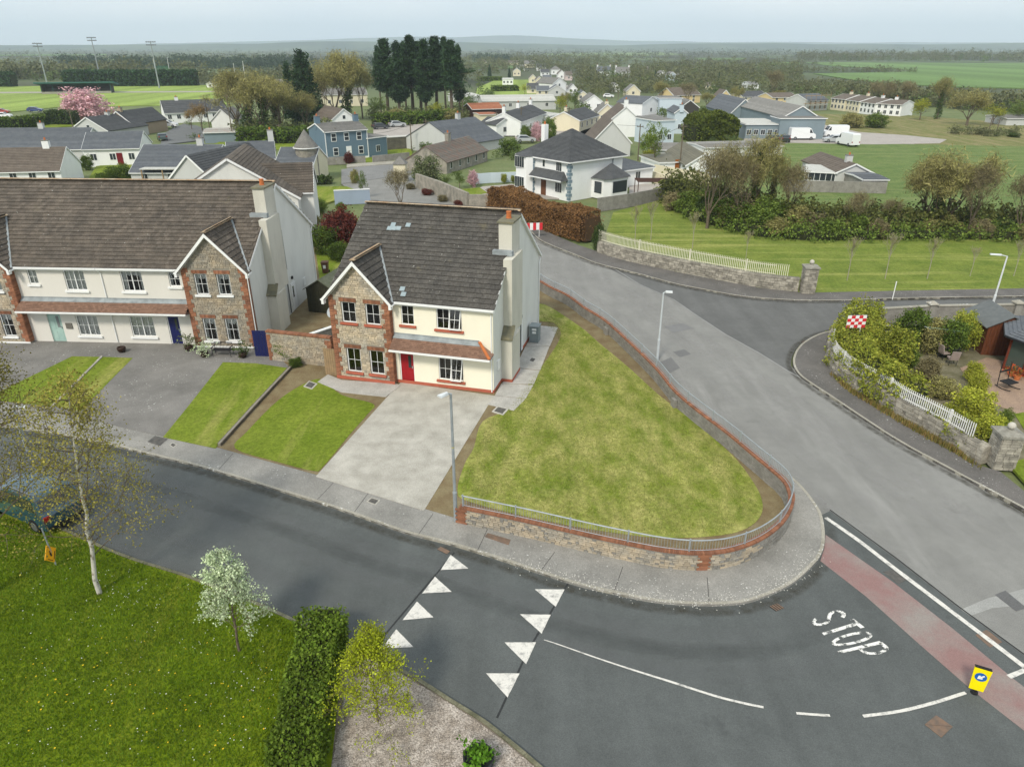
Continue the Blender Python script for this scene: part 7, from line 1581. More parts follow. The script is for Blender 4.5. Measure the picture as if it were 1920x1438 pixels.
def stand():
    a, b_ = g(80, 177), g(210, 175); W = (b_ - a).length; h = hz(157, a); t = thing('grandstand', 'long low grandstand with green roof beside the playing field', 'grandstand', tuple(a), math.atan2((b_ - a).y, (b_ - a).x)); GRN = mat('green_sheet', (.05, .15, .13), (.04, .11, .1), 2); DK = mat('dark_stand_wall', (.07, .065, .06))  # dark grey back and end walls under the green roof
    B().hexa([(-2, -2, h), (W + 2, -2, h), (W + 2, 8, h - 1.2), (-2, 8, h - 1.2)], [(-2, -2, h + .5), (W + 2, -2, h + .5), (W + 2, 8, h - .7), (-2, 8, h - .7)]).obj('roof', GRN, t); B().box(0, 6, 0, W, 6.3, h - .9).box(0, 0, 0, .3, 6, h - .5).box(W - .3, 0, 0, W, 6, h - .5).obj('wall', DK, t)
    for k in range(4): B().box(.3, 1 + k * 1.2, 0, W - .3, 2.2 + k * 1.2, .5 + k * .45).obj('terrace_step', mat('step_grey', (.12, .11, .1)), t)
    for k in range(7): x = W * k / 6; B().tube((x, -.5, 0), (x, -.5, h), .12, .12, 6).obj('post', GRN, t)
    B().box(0, -.9, 0, W, -.7, .9).obj('front_wall', CONC_KERB, t)
stand()
# scaffolding, solar panels, velux windows as small parts
sc_ = [o for o in COL.objects if o.name == 'scaffolded_house'][0]; b = B()
for x in np.linspace(-2.5, 8.5, 6): b.tube((x, -1.4, 0), (x, -1.4, 5.4), .06, .06, 4, False)
for zz in (2.2, 4.4): b.box(-2.6, -1.5, zz, 8.6, -.6, zz + .12)
b.obj('scaffolding', WOODF, sc_)
hb = [o for o in COL.objects if o.name == 'steep_house'][0]

# ================================================================== vehicles
GLC = glass('car_glass', (.02, .025, .03), .05); TYRE = mat('tyre', (.015, .015, .016), None, 3, rough=.8); RIM = mat('rim', (.25, .26, .27), None, 3, rough=.35, metal=.6); TAIL = mat('tail_light', (.3, .01, .01), None, 2, rough=.3); HEAD = mat('head_light', (.6, .62, .63), None, 2, rough=.2)
def paint(nm, c): 
    k = N(nm); k.done(c, .28, spec=.6); k.p.inputs['Coat Weight'].default_value = .6; return k.m
P_BLUE = paint('blue_car_paint', (.012, .055, .085)); P_WHITE = paint('white_car_paint', (.75, .76, .77)); P_SILVER = paint('silver_car_paint', (.4, .42, .43)); P_DARK = paint('dark_car_paint', (.03, .035, .04)); P_RED = paint('red_car_paint', (.35, .03, .02)); P_GREEN = paint('green_grey_car_paint', (.07, .1, .1)); P_NAVY = paint('navy_car_paint', (.02, .04, .16))
def vehicle(name, label, cat, p, rz, pm, kind='car', group=None, z=.02):
    t = thing(name, label, cat, (p.x, p.y, z), rz, group)
    if kind == 'van': L, Wd, prof = 5.4, 1.95, [(-2.7, .35), (-2.7, 2.35), (-2.55, 2.5), (1.2, 2.5), (1.55, 2.35), (2.1, 1.45), (2.6, 1.2), (2.72, .9), (2.72, .35)]; cab = [(1.3, 1.45), (1.3, 2.2), (1.5, 2.2), (2.0, 1.45)]; wb = (-1.7, 1.75)
    elif kind == 'suv': L, Wd, prof = 4.6, 1.88, [(-2.28, .38), (-2.3, .95), (-2.15, 1.1), (-1.75, 1.6), (-1.5, 1.68), (.25, 1.66), (1.05, 1.12), (2.05, 1.0), (2.28, .78), (2.3, .35)]; cab = [(-1.75, 1.1), (-1.5, 1.56), (.2, 1.54), (.85, 1.1)]; wb = (-1.42, 1.42)
    else: L, Wd, prof = 4.3, 1.76, [(-2.1, .35), (-2.13, .9), (-1.95, 1.0), (-1.5, 1.42), (-1.2, 1.47), (.2, 1.44), (1.0, 1.0), (1.95, .88), (2.12, .68), (2.13, .32)]; cab = [(-1.55, 1.0), (-1.25, 1.38), (.15, 1.35), (.8, 1.0)]; wb = (-1.3, 1.32)
    b = B(); n = len(prof)                        # cross sections: narrower at the roof
    def wdt(z): return Wd / 2 * (1 - .0 if z < 1.0 else 1 - (.16 if kind != 'van' else .05) * (z - 1.0) / .6)
    secs = [[(x, sgn * wdt(zv) * k, zv) for x, zv in prof] for sgn, k in ((-1, .9), (-1, 1), (1, 1), (1, .9))]
    secs = [[(x * (.97 if j in (0, 3) else 1), y, zv + (-.0)) for x, y, zv in s_] for j, s_ in enumerate(secs)]
    V = []
    left = [(x, -wdt(zv), zv) for x, zv in prof]; right = [(x, wdt(zv), zv) for x, zv in prof]; li = [(x, -wdt(zv) * .8, zv + .03) for x, zv in prof]; ri = [(x, wdt(zv) * .8, zv + .03) for x, zv in prof]
    rows = [left, li, ri, right]; b.v = [v for r_ in rows for v in r_]
    for r_ in range(3):
        for i in range(n - 1): b.f.append((r_ * n + i, r_ * n + i + 1, (r_ + 1) * n + i + 1, (r_ + 1) * n + i))
    b.f.append(tuple(range(n))); b.f.append(tuple(reversed(range(3 * n, 4 * n)))); b.f.append((0, n, 2 * n, 3 * n, 4 * n - 1, 3 * n - 1, 2 * n - 1, n - 1)); b.obj('body', pm, t)
    for sgn in (-1, 1):
        s_ = B(); s_.poly([(x, sgn * (wdt(zv) + .012), zv) for x, zv in (cab if sgn < 0 else cab[::-1])]); s_.obj('side_window', GLC, t)
    def strip_(i, nm, m, k=.9, off=.02):
        (x0, z0), (x1, z1) = prof[i], prof[i + 1]; d = Vector((x1 - x0, 0, z1 - z0)).normalized(); nn = Vector((-d.z, 0, d.x)) * off
        a0, a1 = Vector((x0, 0, z0)).lerp(Vector((x1, 0, z1)), .08), Vector((x0, 0, z0)).lerp(Vector((x1, 0, z1)), .92); B().poly([(a0.x + nn.x, -wdt(z0) * k, a0.z + nn.z + .03), (a0.x + nn.x, wdt(z0) * k, a0.z + nn.z + .03), (a1.x + nn.x, wdt(z1) * k, a1.z + nn.z + .03), (a1.x + nn.x, -wdt(z1) * k, a1.z + nn.z + .03)][::-1]).obj(nm, m, t)
    if kind == 'van': strip_(4, 'windscreen', GLC)
    else: strip_(5, 'windscreen', GLC); strip_(2, 'rear_window', GLC)
    for x in wb:
        for sgn in (-1, 1):
            w_ = B(); w_.tube((x, sgn * (Wd / 2 - .2), .34), (x, sgn * (Wd / 2 + .01), .34), .34, .34, 16); wo = w_.obj('wheel', TYRE, t); B().tube((x, sgn * (Wd / 2 + .011), .34), (x, sgn * (Wd / 2 + .02), .34), .21, .19, 10).obj('rim', RIM, wo)
    for sgn in (-1, 1):
        B().box(-prof[-1][0] - .02 if kind != 'van' else -2.74, sgn * Wd * .42 - .12, .8, -prof[-1][0] + .3 if kind != 'van' else -2.7, sgn * Wd * .42 + .12, 1.02).obj('tail_light', TAIL, t)
        B().box(prof[-1][0] - .12, sgn * Wd * .36 - .16, .62, prof[-1][0] + .01, sgn * Wd * .36 + .16, .8).obj('headlight', HEAD, t)
    if kind == 'suv':
        b = B()
        for sgn in (-1, 1): b.beam((-1.4, sgn * .68, 1.75), (.1, sgn * .68, 1.73), .04, .05)
        b.obj('roof_rail', RIM, t); B().box(-2.34, -.8, .36, -2.26, .8, .5).obj('bumper', TYRE, t); B().box(.55, -1.05, .98, .7, -.93, 1.12).box(.55, .93, .98, .7, 1.05, 1.12).obj('mirror', pm, t)
    return t
vehicle('parked_car', 'metallic dark blue estate car parked at the left edge behind the birch branches', 'car', g(52, 985, 0) + Vector((-.1, .9, 0)), R(153), P_BLUE, 'suv', z=.02)
for lb, px, rz, pm, kd, cat in (('white van with open side door beside the grey-blue hall', (1502, 263), 0, P_WHITE, 'van', 'van'), ('white van parked behind the silver car in the yard', (1564, 258), 180, P_WHITE, 'van', 'van'), ('silver car between the white vans in the yard', (1562, 268), 175, P_SILVER, 'car', 'car'), ('white van nearest the green field', (1588, 274), 100, P_WHITE, 'van', 'van'),
    ('dark blue-grey car parked right of the white bungalow', (714, 243), 30, P_DARK, 'car', 'car'), ('silver-blue car parked beside the dark one behind the green barrier', (745, 239), 25, P_SILVER, 'car', 'car'), ('white car on the bungalow drive near the pink cherry', (316, 240), 5, P_WHITE, 'suv', 'car'), ('red car between the bungalows', (251, 250), 10, P_RED, 'car', 'car'), ('green-grey car on the estate street', (305, 264), 120, P_GREEN, 'car', 'car'),
    ('white car parked by the playing field at the left edge', (8, 222), 10, P_WHITE, 'car', 'car'), ('red car behind the white one at the left edge', (4, 214), 10, P_RED, 'car', 'car'), ('dark blue car by the playing field fence', (67, 211), 10, P_NAVY, 'car', 'car'), ('white car on the pale street', (1141, 184), -15, P_WHITE, 'car', 'car'), ('dark car beside the industrial wing', (1448, 267), 90, P_DARK, 'car', 'car'), ('dark car left of the white van at the hall', (1470, 267), 80, P_DARK, 'car', 'car'), ('silver van on the street below the dormer house shrubs', (985, 268), 10, P_SILVER, 'car', 'car')):
    vehicle('parked_van' if kd == 'van' else 'parked_car', lb, cat, g(*px), R(rz), pm, kd, z=.1)
# ================================================================== small things near the houses
def pot_plant(px, lb, kind=LF_BLUE, h=.6, big=1.0):
    c = g(*px, .13); t = thing('potted_plant', lb, 'plant pot', tuple(c)); B().lathe([(.16, 0), (.26, .12), (.28, .32), (.24, .36), (.22, .3)], 14).obj('pot', mat('glazed_brown_pot', (.03, .015, .01), None, 3, rough=.3), t, True)
    if kind: 
        rng = np.random.default_rng(int(px[0])); C = rng.normal(0, 1, (70, 3)) * (.24 * big, .24 * big, .2 * big) + (0, 0, .36 + h * .5); V, F = leaves(C, 7, .045, .1, 1, False, rng); put('foliage', fastmesh('foliage', V, F, kind), t)
pot_plant((229, 660), 'empty dark glazed pot below the downpipe of the greige pair', None)
pot_plant((355, 657), 'potted variegated bush right of the navy door', LF_BLUE, .8, 1.3); pot_plant((384, 669), 'potted pale bush left of the black bench', LF_WHITE, .4, 1.2); pot_plant((456, 670), 'potted dark fern right of the black bench', LF_IVY, .5, 1.2)
def bench():
    c = g(419, 667, .13); t = thing('garden_bench', 'black metal garden bench under the stone gable windows', 'bench', tuple(c), -R(3)); 
    for i in range(5): B().box(-.62, -.22 + i * .1, .42, .62, -.15 + i * .1, .45).obj('seat_slat', BLACK, t)
    b = B(); b.beam((-.62, .25, .85), (.62, .25, .85), .03, .04); 
    for i in range(13): x = -.58 + i * .097; b.beam((x, .25, .48), (x, .25, .85 + .06 * math.sin(math.pi * i / 12)), .015, .015, (0, 1, 0))
    b.obj('backrest', BLACK, t)
    for sx in (-.6, .6):
        for sy in (-.2, .25): B().tube((sx, sy, 0), (sx, sy, .65), .02, .02, 6).obj('leg', BLACK, t)
        B().box(sx - .03, -.24, .63, sx + .03, .28, .66).obj('armrest', BLACK, t)
bench()
def wheelie(px, lb, c_, lid=None, z=.12):
    c = g(*px, z); t = thing('wheelie_bin', lb, 'bin', tuple(c), random.uniform(-.2, .2)); B().hexa([(-.22, -.26, .06), (.22, -.26, .06), (.22, .26, .06), (-.22, .26, .06)], [(-.29, -.33, .98), (.29, -.33, .98), (.29, .33, .98), (-.29, .33, .98)]).obj('body', c_, t); B().box(-.31, -.36, .98, .31, .38, 1.05).obj('lid', lid or c_, t); B().tube((-.3, .3, .1), (.3, .3, .1), .1, .1, 8).obj('wheel', TYRE, t)
BB = mat('brown_bin', (.12, .06, .035), None, 3, rough=.6); wheelie((611, 512), 'brown bin with a white notice on the small back lawn', BB); t = [o for o in COL.objects if o.get('label', '').startswith('brown bin')][0]; B().box(-.12, -.36, .5, .12, -.34, .8).obj('notice', WHITE, t)
wheelie((1185, 343), 'green bin beside the blue one at the villa annex', mat('green_bin', (.02, .16, .05)), z=.1); wheelie((1197, 343), 'blue bin between the green and brown bins', mat('blue_bin', (.01, .1, .4)), z=.1); wheelie((1208, 342), 'brown bin right of the blue one at the villa annex', BB, z=.1)
def shed(label, px, rz, W, D, h, rh, wm, rm, name='garden_shed'):
    c = g(*px, .1); t = thing(name, label, 'shed', tuple(c), rz); n = int(W / .2)
    B().box(.02, .02, 0, W - .02, D - .02, h).hexa([(0.02, .02, h), (W - .02, .02, h), (W - .02, D - .02, h), (.02, D - .02, h)], [(W / 2 - .01, .02, rh), (W / 2 + .01, .02, rh), (W / 2 + .01, D - .02, rh), (W / 2 - .01, D - .02, rh)]).obj('frame', wm, t)
    for i in range(n): x0, x1 = i * W / n + .008, (i + 1) * W / n - .008; zt = h + (rh - h) * (1 - abs((x0 + x1) / 2 - W / 2) / (W / 2)) - .05; B().box(x0, -.01, 0, x1, .02, zt).obj('board', wm, t)
    sl = (rh - h) / (W / 2); r = B()
    for sg in (0, 1):
        P = [(W / 2, -.15, rh + .02), (W / 2, D + .15, rh + .02), (W + .2, D + .15, h - sl * .2), (W + .2, -.15, h - sl * .2)]; P = P if sg else [(W - v[0], v[1], v[2]) for v in P][::-1]; r.hexa([(v[0], v[1], v[2]) for v in P], [(v[0], v[1], v[2] + .06) for v in P])
    r.obj('roof', rm, t)
DKW = mat('dark_green_brown_boards', (.035, .035, .02), (.025, .025, .015), 4, island=.2)
shed('dark timber garden shed with mossy felt roof between the two houses', (579, 585), -R(14), 2.3, 4.2, 1.9, 2.6, DKW, mat('mossy_felt', (.09, .1, .06), (.13, .14, .1), 3))
SHB = mat('brown_shed_boards', (.13, .04, .015), (.09, .03, .012), 4, island=.25)
shed('brown timber shed with grey felt roof by the side road wall', (1838, 665), R(-8), 2.6, 3.2, 2.0, 2.7, SHB, mat('grey_felt', (.11, .12, .12), (.14, .15, .15), 3))
# garden room at the right edge: hexagonal slate roof and red-brown glazed walls
def garden_room():
    c = g(1880, 692, .1); t = thing('garden_room', 'garden room with slate roof and red-brown framed glass walls at the right edge', 'garden room', tuple(c), R(-14)); DB = mat('redbrown_frame', (.16, .035, .015), (.12, .025, .012), 4)
    pts = [(0, 0), (1.4, -2.0), (4.0, -2.2), (6, -.5), (6, 3), (1, 3.2)]
    b = B(); 
    for i in range(5):
        a, d = Vector((*pts[i], 0)), Vector((*pts[i + 1], 0)); n_ = max(1, int((d - a).length / .9))
        for k in range(n_ + 1): q = a.lerp(d, k / n_); B().box(q.x - .06, q.y - .06, 0, q.x + .06, q.y + .06, 2.2).obj('post', DB, t)
        for k in range(n_):
            q, s_ = a.lerp(d, k / n_), a.lerp(d, (k + 1) / n_); B().poly([(q.x, q.y, .25), (s_.x, s_.y, .25), (s_.x, s_.y, 2.1), (q.x, q.y, 2.1)]).obj('pane', glass('room_glass', (.05, .07, .06), .06) if ('rg') not in _mc else _mc['rg'], t); _mc['rg'] = _mc.get('rg') or bpy.data.materials['room_glass']
        B().beam((a.x, a.y, .15), (d.x, d.y, .15), .1, .22).beam((a.x, a.y, 2.15), (d.x, d.y, 2.15), .1, .12).obj('rail', DB, t)
    r = B(); ap = (3.2, .8, 3.6); k = [((p[0] - 3) * 1.16 + 3, (p[1] - .5) * 1.2 + .5) for p in pts]
    for i in range(len(k)): a, d = k[i], k[(i + 1) % len(k)]; r.poly([(a[0], a[1], 2.25), (d[0], d[1], 2.25), ap])
    ro = r.obj('roof', R_SLATE, t); 
    for i in range(len(k)): a, d = k[i], k[(i + 1) % len(k)]; courses(ro, [(a[0], a[1], 2.26), (d[0], d[1], 2.26), ap, ap], R_SLATE, .25); B().beam((a[0], a[1], 2.22), (d[0], d[1], 2.22), .1, .1).obj('gutter', BLACK, ro)
garden_room()
# patio set, rotary line, swing seat frame
def clothes_line():
    c = g(1752, 660, .1); t = thing('rotary_clothes_line', 'rotary clothes line with white arms in the corner garden', 'clothes line', tuple(c)); B().tube((0, 0, 0), (0, 0, 1.9), .025, .025, 6).obj('pole', METAL, t)
    e = [(1.5 * math.cos(R(a)), 1.5 * math.sin(R(a)), 2.0) for a in (20, 110, 200, 290)]
    for p in e: B().tube((0, 0, 1.3), p, .018, .018, 5).obj('arm', WHITE, t)
    b = B()
    for k in (.5, .75, 1.0): q = [tuple(Vector((0, 0, 1.3)).lerp(Vector(p), k)) for p in e]; b.pipe(q + [q[0]], .008, 4)
    b.obj('line', mat('green_line', (.3, .5, .4)), t)
clothes_line()
SEATM = mat('taupe_cushion', (.33, .27, .24), (.27, .22, .2), 4)
def gchair(px, rz, lb):
    c = g(*px, .14); t = thing('garden_chair', lb, 'chair', tuple(c), R(rz), 'cushioned chairs round the garden table'); B().box(-.25, -.25, .38, .25, .25, .48).obj('seat', SEATM, t); B().hexa([(-.25, .2, .45), (.25, .2, .45), (.25, .28, .45), (-.25, .28, .45)], [(-.25, .35, 1.0), (.25, .35, 1.0), (.25, .43, 1.0), (-.25, .43, 1.0)]).obj('backrest', SEATM, t)
    for x in (-.22, .22):
        for y in (-.22, .22): B().tube((x, y, 0), (x, y, .38), .018, .018, 5).obj('leg', BLACK, t)
for px, rz, lb in (((1768, 672), 100, 'cushioned garden chair left of the patio table'), ((1783, 683), 170, 'cushioned garden chair on the near side of the patio table'), ((1790, 664), -60, 'cushioned garden chair right of the patio table'), ((1776, 657), 20, 'cushioned garden chair on the far side of the patio table')): gchair(px, rz, lb)
c = g(1780, 670, .14); t = thing('garden_table', 'round dark garden table between the cushioned chairs', 'table', tuple(c)); B().lathe([(.5, .68), (.5, .72)], 18).obj('table_top', GLC, t); B().lathe([(.25, 0), (.04, .05), (.04, .68)], 10).obj('pedestal', BLACK, t)
c = g(1888, 728, .14); t = thing('rocking_frame', 'black metal rocking seat frame on the patio', 'seat', tuple(c), R(20))
for x in (-.4, .4): B().pipe([(x, -.5, .1), (x, 0, 0.02), (x, .5, .1)], .025).obj('rocker', BLACK, t); B().pipe([(x, .35, .08), (x, .45, 1.5)], .025).obj('upright', BLACK, t)
B().box(-.4, -.3, .4, .4, .3, .46).obj('seat', BLACK, t); B().box(-.4, .42, .9, .4, .46, 1.0).obj('crossbar', BLACK, t)
for px, lb in (((1895, 705), 'terracotta pot of red flowers beside the garden room step'), ((1906, 712), 'terracotta pot of orange flowers at the garden room corner')):
    c = g(*px, .14); t = thing('flower_pot', lb, 'plant pot', tuple(c)); B().lathe([(.14, 0), (.2, .3), (.17, .3)], 12).obj('pot', TERRA, t); rng = np.random.default_rng(3); C = rng.normal(0, .16, (30, 3)) + (0, 0, .45); V, F = leaves(C, 5, .05, .08, 1, False, rng); put('flowers', fastmesh('flowers', V, F, leafmat('geranium', (.12, .15, .03), (.55, .08, .03))), t)
# pergola at the villa, water tank between houses
c = g(1195, 372, .1); t = thing('pergola', 'brown metal pergola frame in the villa yard', 'pergola', tuple(c)); PB = mat('brown_metal', (.09, .05, .04))
for x in (0, 4.6):
    for y in (0, 2.8): B().box(x - .05, y - .05, 0, x + .05, y + .05, 2.1).obj('post', PB, t)
for i in range(6): B().box(-.1, i * .56 - .03, 2.1, 4.7, i * .56 + .03, 2.2).obj('rafter', PB, t)
c = g(583, 612, .12); t = thing('oil_tank', 'dark ribbed oil tank lying behind the white-coped dividing wall', 'tank', tuple(wl(-13.3, 3.6))[:2] + (.12,), -R(14.8) + 1.2); TK = mat('tank_plastic', (.025, .04, .04), None, 3, rough=.4)
B().tube((-.8, 0, .75), (.8, 0, .75), .5, .5, 16).box(-.7, -.4, 0, .7, .4, .35).obj('tank', TK, t)
for k in range(5): B().tube((-.7 + k * .33, 0, .75), (-.6 + k * .33, 0, .75), .54, .54, 16).obj('rib', TK, t)
# ================================================================== trees of the middle distance
TL = [
 # kind, base px, top py, wide, name, label, var
 ('ivy', (498, 262), 136, 1.15, 'ivy_clad_tree', 'ivy-clad tree left of the dark conifer, nearest the timber pole', 0), ('ivy', (470, 252), 126, 1.15, 'ivy_clad_tree', 'tall ivy-clad tree behind the blue-grey shed', 1), ('budding', (447, 246), 138, 1.3, 'budding_tree', 'olive budding tree at the corner of the playing field', 0), ('budding', (530, 255), 148, 1.2, 'budding_tree', 'olive budding tree in the middle of the ivy-clad clump', 1), ('ivy', (520, 242), 136, 1.1, 'ivy_clad_tree', 'ivy-clad tree right of the clump behind the tower', 0),
 ('budding', (575, 250), 168, 1.0, 'budding_tree', 'rounded olive tree just left of the white outbuilding', 1), ('conifer', (578, 235), 93, 1.15, 'conifer_tree', 'broad dark conifer left of the tall bare trees', 0), ('conifer', (549, 225), 115, .75, 'conifer_tree', 'narrow dark conifer beside the broad one', 1),
 ('budding', (632, 228), 103, 1.0, 'tall_budding_tree', 'tall golden-olive tree left of the pine group', 0), ('ivy', (655, 226), 90, .85, 'tall_budding_tree', 'tallest golden-olive tree with ivy on its trunk', 1), ('budding', (680, 222), 110, .6, 'tall_budding_tree', 'golden-olive tree next to the pines', 1), ('bare', (610, 222), 140, .9, 'budding_tree', 'low tawny tree behind the broad conifer', 0),
 ('pine', (728, 215), 78, 1.37, 'pine_tree', 'tall dark pine, first from the left in the pine group', 0), ('pine', (750, 218), 84, 1.30, 'pine_tree', 'tall dark pine, second from the left in the pine group', 1), ('pine', (775, 214), 73, 1.43, 'pine_tree', 'tall dark pine, third from the left in the pine group', 2), ('pine', (800, 218), 80, 1.30, 'pine_tree', 'tall dark pine in the right half of the group', 1), ('pine', (820, 215), 74, 1.43, 'pine_tree', 'tall dark pine, second from the right of the group', 0), ('pine', (848, 220), 82, 1.49, 'pine_tree', 'tall dark pine with wide skirt at the right of the group', 2), ('pine', (862, 214), 90, 0.91, 'pine_tree', 'rightmost tall dark pine', 1), ('pine', (715, 212), 92, 0.78, 'pine_tree', 'shorter dark pine at the left edge of the group', 2), ('pine', (790, 210), 83, 1.43, 'pine_tree', 'dark pine standing behind the middle of the group', 0), ('pine', (836, 208), 76, 0.91, 'pine_tree', 'dark pine standing behind the right of the group', 2), ('pine', (762, 208), 84, 0.91, 'pine_tree', 'dark pine standing behind the left of the group', 1),
 ('green', (712, 222), 180, 1.0, 'leafy_tree', 'small leafy tree at the foot of the pines, left', 0), ('lime', (820, 226), 190, 1.0, 'leafy_tree', 'pale green scrub tree at the foot of the pines', 0),
 ('orange', (380, 246), 190, .9, 'orange_twig_tree', 'orange-twigged bare tree in front of the long white bungalow', 0), ('orange', (360, 243), 203, .8, 'orange_twig_tree', 'smaller orange-twigged tree beside the estate street', 1),
 ('bare', (1325, 430), 268, .75, 'budding_tree', 'twiggy tree at the left of the hedgerow by the garage', 0), ('budding', (1360, 420), 258, .62, 'budding_tree', 'slender twiggy tree in the hedgerow before the yard building', 1), ('ivy', (1408, 425), 246, .62, 'ivy_clad_tree', 'tall ivy-clad tree in the hedgerow', 1), ('ivy', (1440, 418), 272, .6, 'ivy_clad_tree', 'second ivy-clad tree in the hedgerow', 0), ('bare', (1475, 425), 300, .75, 'budding_tree', 'thin bare hedgerow tree in front of the bungalow by the field', 1), ('bare', (1385, 430), 290, .7, 'budding_tree', 'bare tree between the two ivy-clad hedgerow trees', 0),
 ('budding', (1768, 432), 272, 1.25, 'budding_tree', 'broad rounded olive tree in the green field', 0), ('ivy', (1745, 436), 296, .9, 'ivy_clad_tree', 'ivy-clad stem inside the broad olive tree', 0), ('budding', (1728, 430), 290, 1.0, 'budding_tree', 'left part of the broad olive field tree group', 1), ('bare', (1812, 445), 300, .8, 'budding_tree', 'leaning bare tree right of the broad olive tree', 1), ('bare', (1905, 445), 320, .8, 'budding_tree', 'bare tree at the right picture edge in the hedgerow', 0), ('bare', (1600, 438), 355, .9, 'budding_tree', 'low bare tree in the hedgerow below the block shed', 1), ('bare', (1660, 436), 372, .9, 'budding_tree', 'low bare hedgerow tree left of the broad olive tree', 0),
 ('green', (1226, 318), 224, .65, 'leafy_tree', 'leafy tree between the steep house and the pale blue wall', 1), ('olivegreen', (1218, 300), 238, .7, 'leafy_tree', 'yellowish tree in front of the low white building', 0), ('green', (1205, 300), 248, .6, 'leafy_tree', 'bronze-green tree behind the white villa annex', 0),
 ('lime', (1050, 214), 178, 1.1, 'leafy_tree', 'bright green rounded tree behind the cream bungalow', 0), ('green', (1078, 208), 166, .9, 'leafy_tree', 'large green tree beside the pale street', 1), ('budding', (1062, 205), 172, 1.0, 'budding_tree', 'brown budding tree beside the bright green one', 0), ('lime', (984, 178), 156, 1.0, 'leafy_tree', 'yellow-green tree on the meadow edge', 1),
 ('conifer', (918, 145), 122, .8, 'conifer_tree', 'round dark conifer on the meadow slope, left', 0), ('conifer', (955, 146), 127, .8, 'conifer_tree', 'round dark conifer on the meadow slope, right', 1), ('conifer', (1107, 140), 122, .7, 'conifer_tree', 'dark conifer left of the blue-roofed white house', 0), ('conifer', (1228, 150), 131, .6, 'conifer_tree', 'dark conifer left of the three distant gables', 1), ('conifer', (1347, 155), 134, .5, 'conifer_tree', 'lone narrow conifer in the far valley', 0),
 ('bare', (1288, 196), 154, 1.2, 'reddish_tree', 'rounded reddish budding tree hiding the yellow house', 0), ('budding', (1238, 192), 150, 1.2, 'budding_tree', 'ochre budding tree behind the white block house', 1), ('budding', (1378, 202), 160, .9, 'budding_tree', 'bare spreading tree beside the narrow yellow gable', 0), ('budding', (1325, 204), 172, 1.4, 'budding_tree', 'low pale tree between the yellow houses', 1), ('bare', (1448, 185), 130, .9, 'budding_tree', 'brown tree above the industrial hall', 0),
 ('lime', (1724, 226), 182, 1.2, 'leafy_tree', 'bright green rounded tree right of the terrace', 0), ('ivy', (1756, 224), 142, .8, 'ivy_clad_tree', 'tall bare ivy-footed tree behind the bright green one', 1), ('budding', (1812, 236), 164, 1.3, 'ochre_tree', 'big ochre-green budding tree at the right', 0), ('lime', (1860, 235), 190, 1.2, 'leafy_tree', 'bright green tree right of the ochre one', 1), ('green', (1905, 234), 186, 1.1, 'leafy_tree', 'mid green tree at the right edge of the village', 0), ('bare', (1660, 205), 150, 1.0, 'budding_tree', 'brown tree behind the stepped terrace, left', 1), ('bare', (1690, 206), 150, .9, 'budding_tree', 'brown tree behind the stepped terrace, right', 0), ('bare', (1640, 200), 152, 1.0, 'budding_tree', 'brown tree behind the third terraced house', 0),
 ('bare', (752, 398), 313, .75, 'bare_street_tree', 'fine-twigged bare tree on the parking street', 0), ('green', (680, 372), 318, .45, 'leafy_tree', 'thin garden tree behind the blue-grey wall', 1),
 ('mid', (862, 352), 318, 1.0, 'evergreen_tree', 'dark evergreen behind the rubble wall', 0), ('mid', (838, 352), 325, 1.0, 'evergreen_tree', 'dark evergreen bush under the silver-green tree', 1),
]
for kd, px, top, wd, nm, lb, vr in TL: plant(nm, lb, 'tree', kd, px, top, wide=wd, var=vr)
def cherry(): t = plant('cherry_tree', 'spreading cherry tree in pink blossom by the playing field', 'tree', 'shrub_pink', (165, 226), 170, wide=1.55); plant('blossom_tree', 'small tree in brownish-pink blossom beside the white car', 'tree', 'shrub_brown', (281, 247), 218, wide=.8)
cherry()
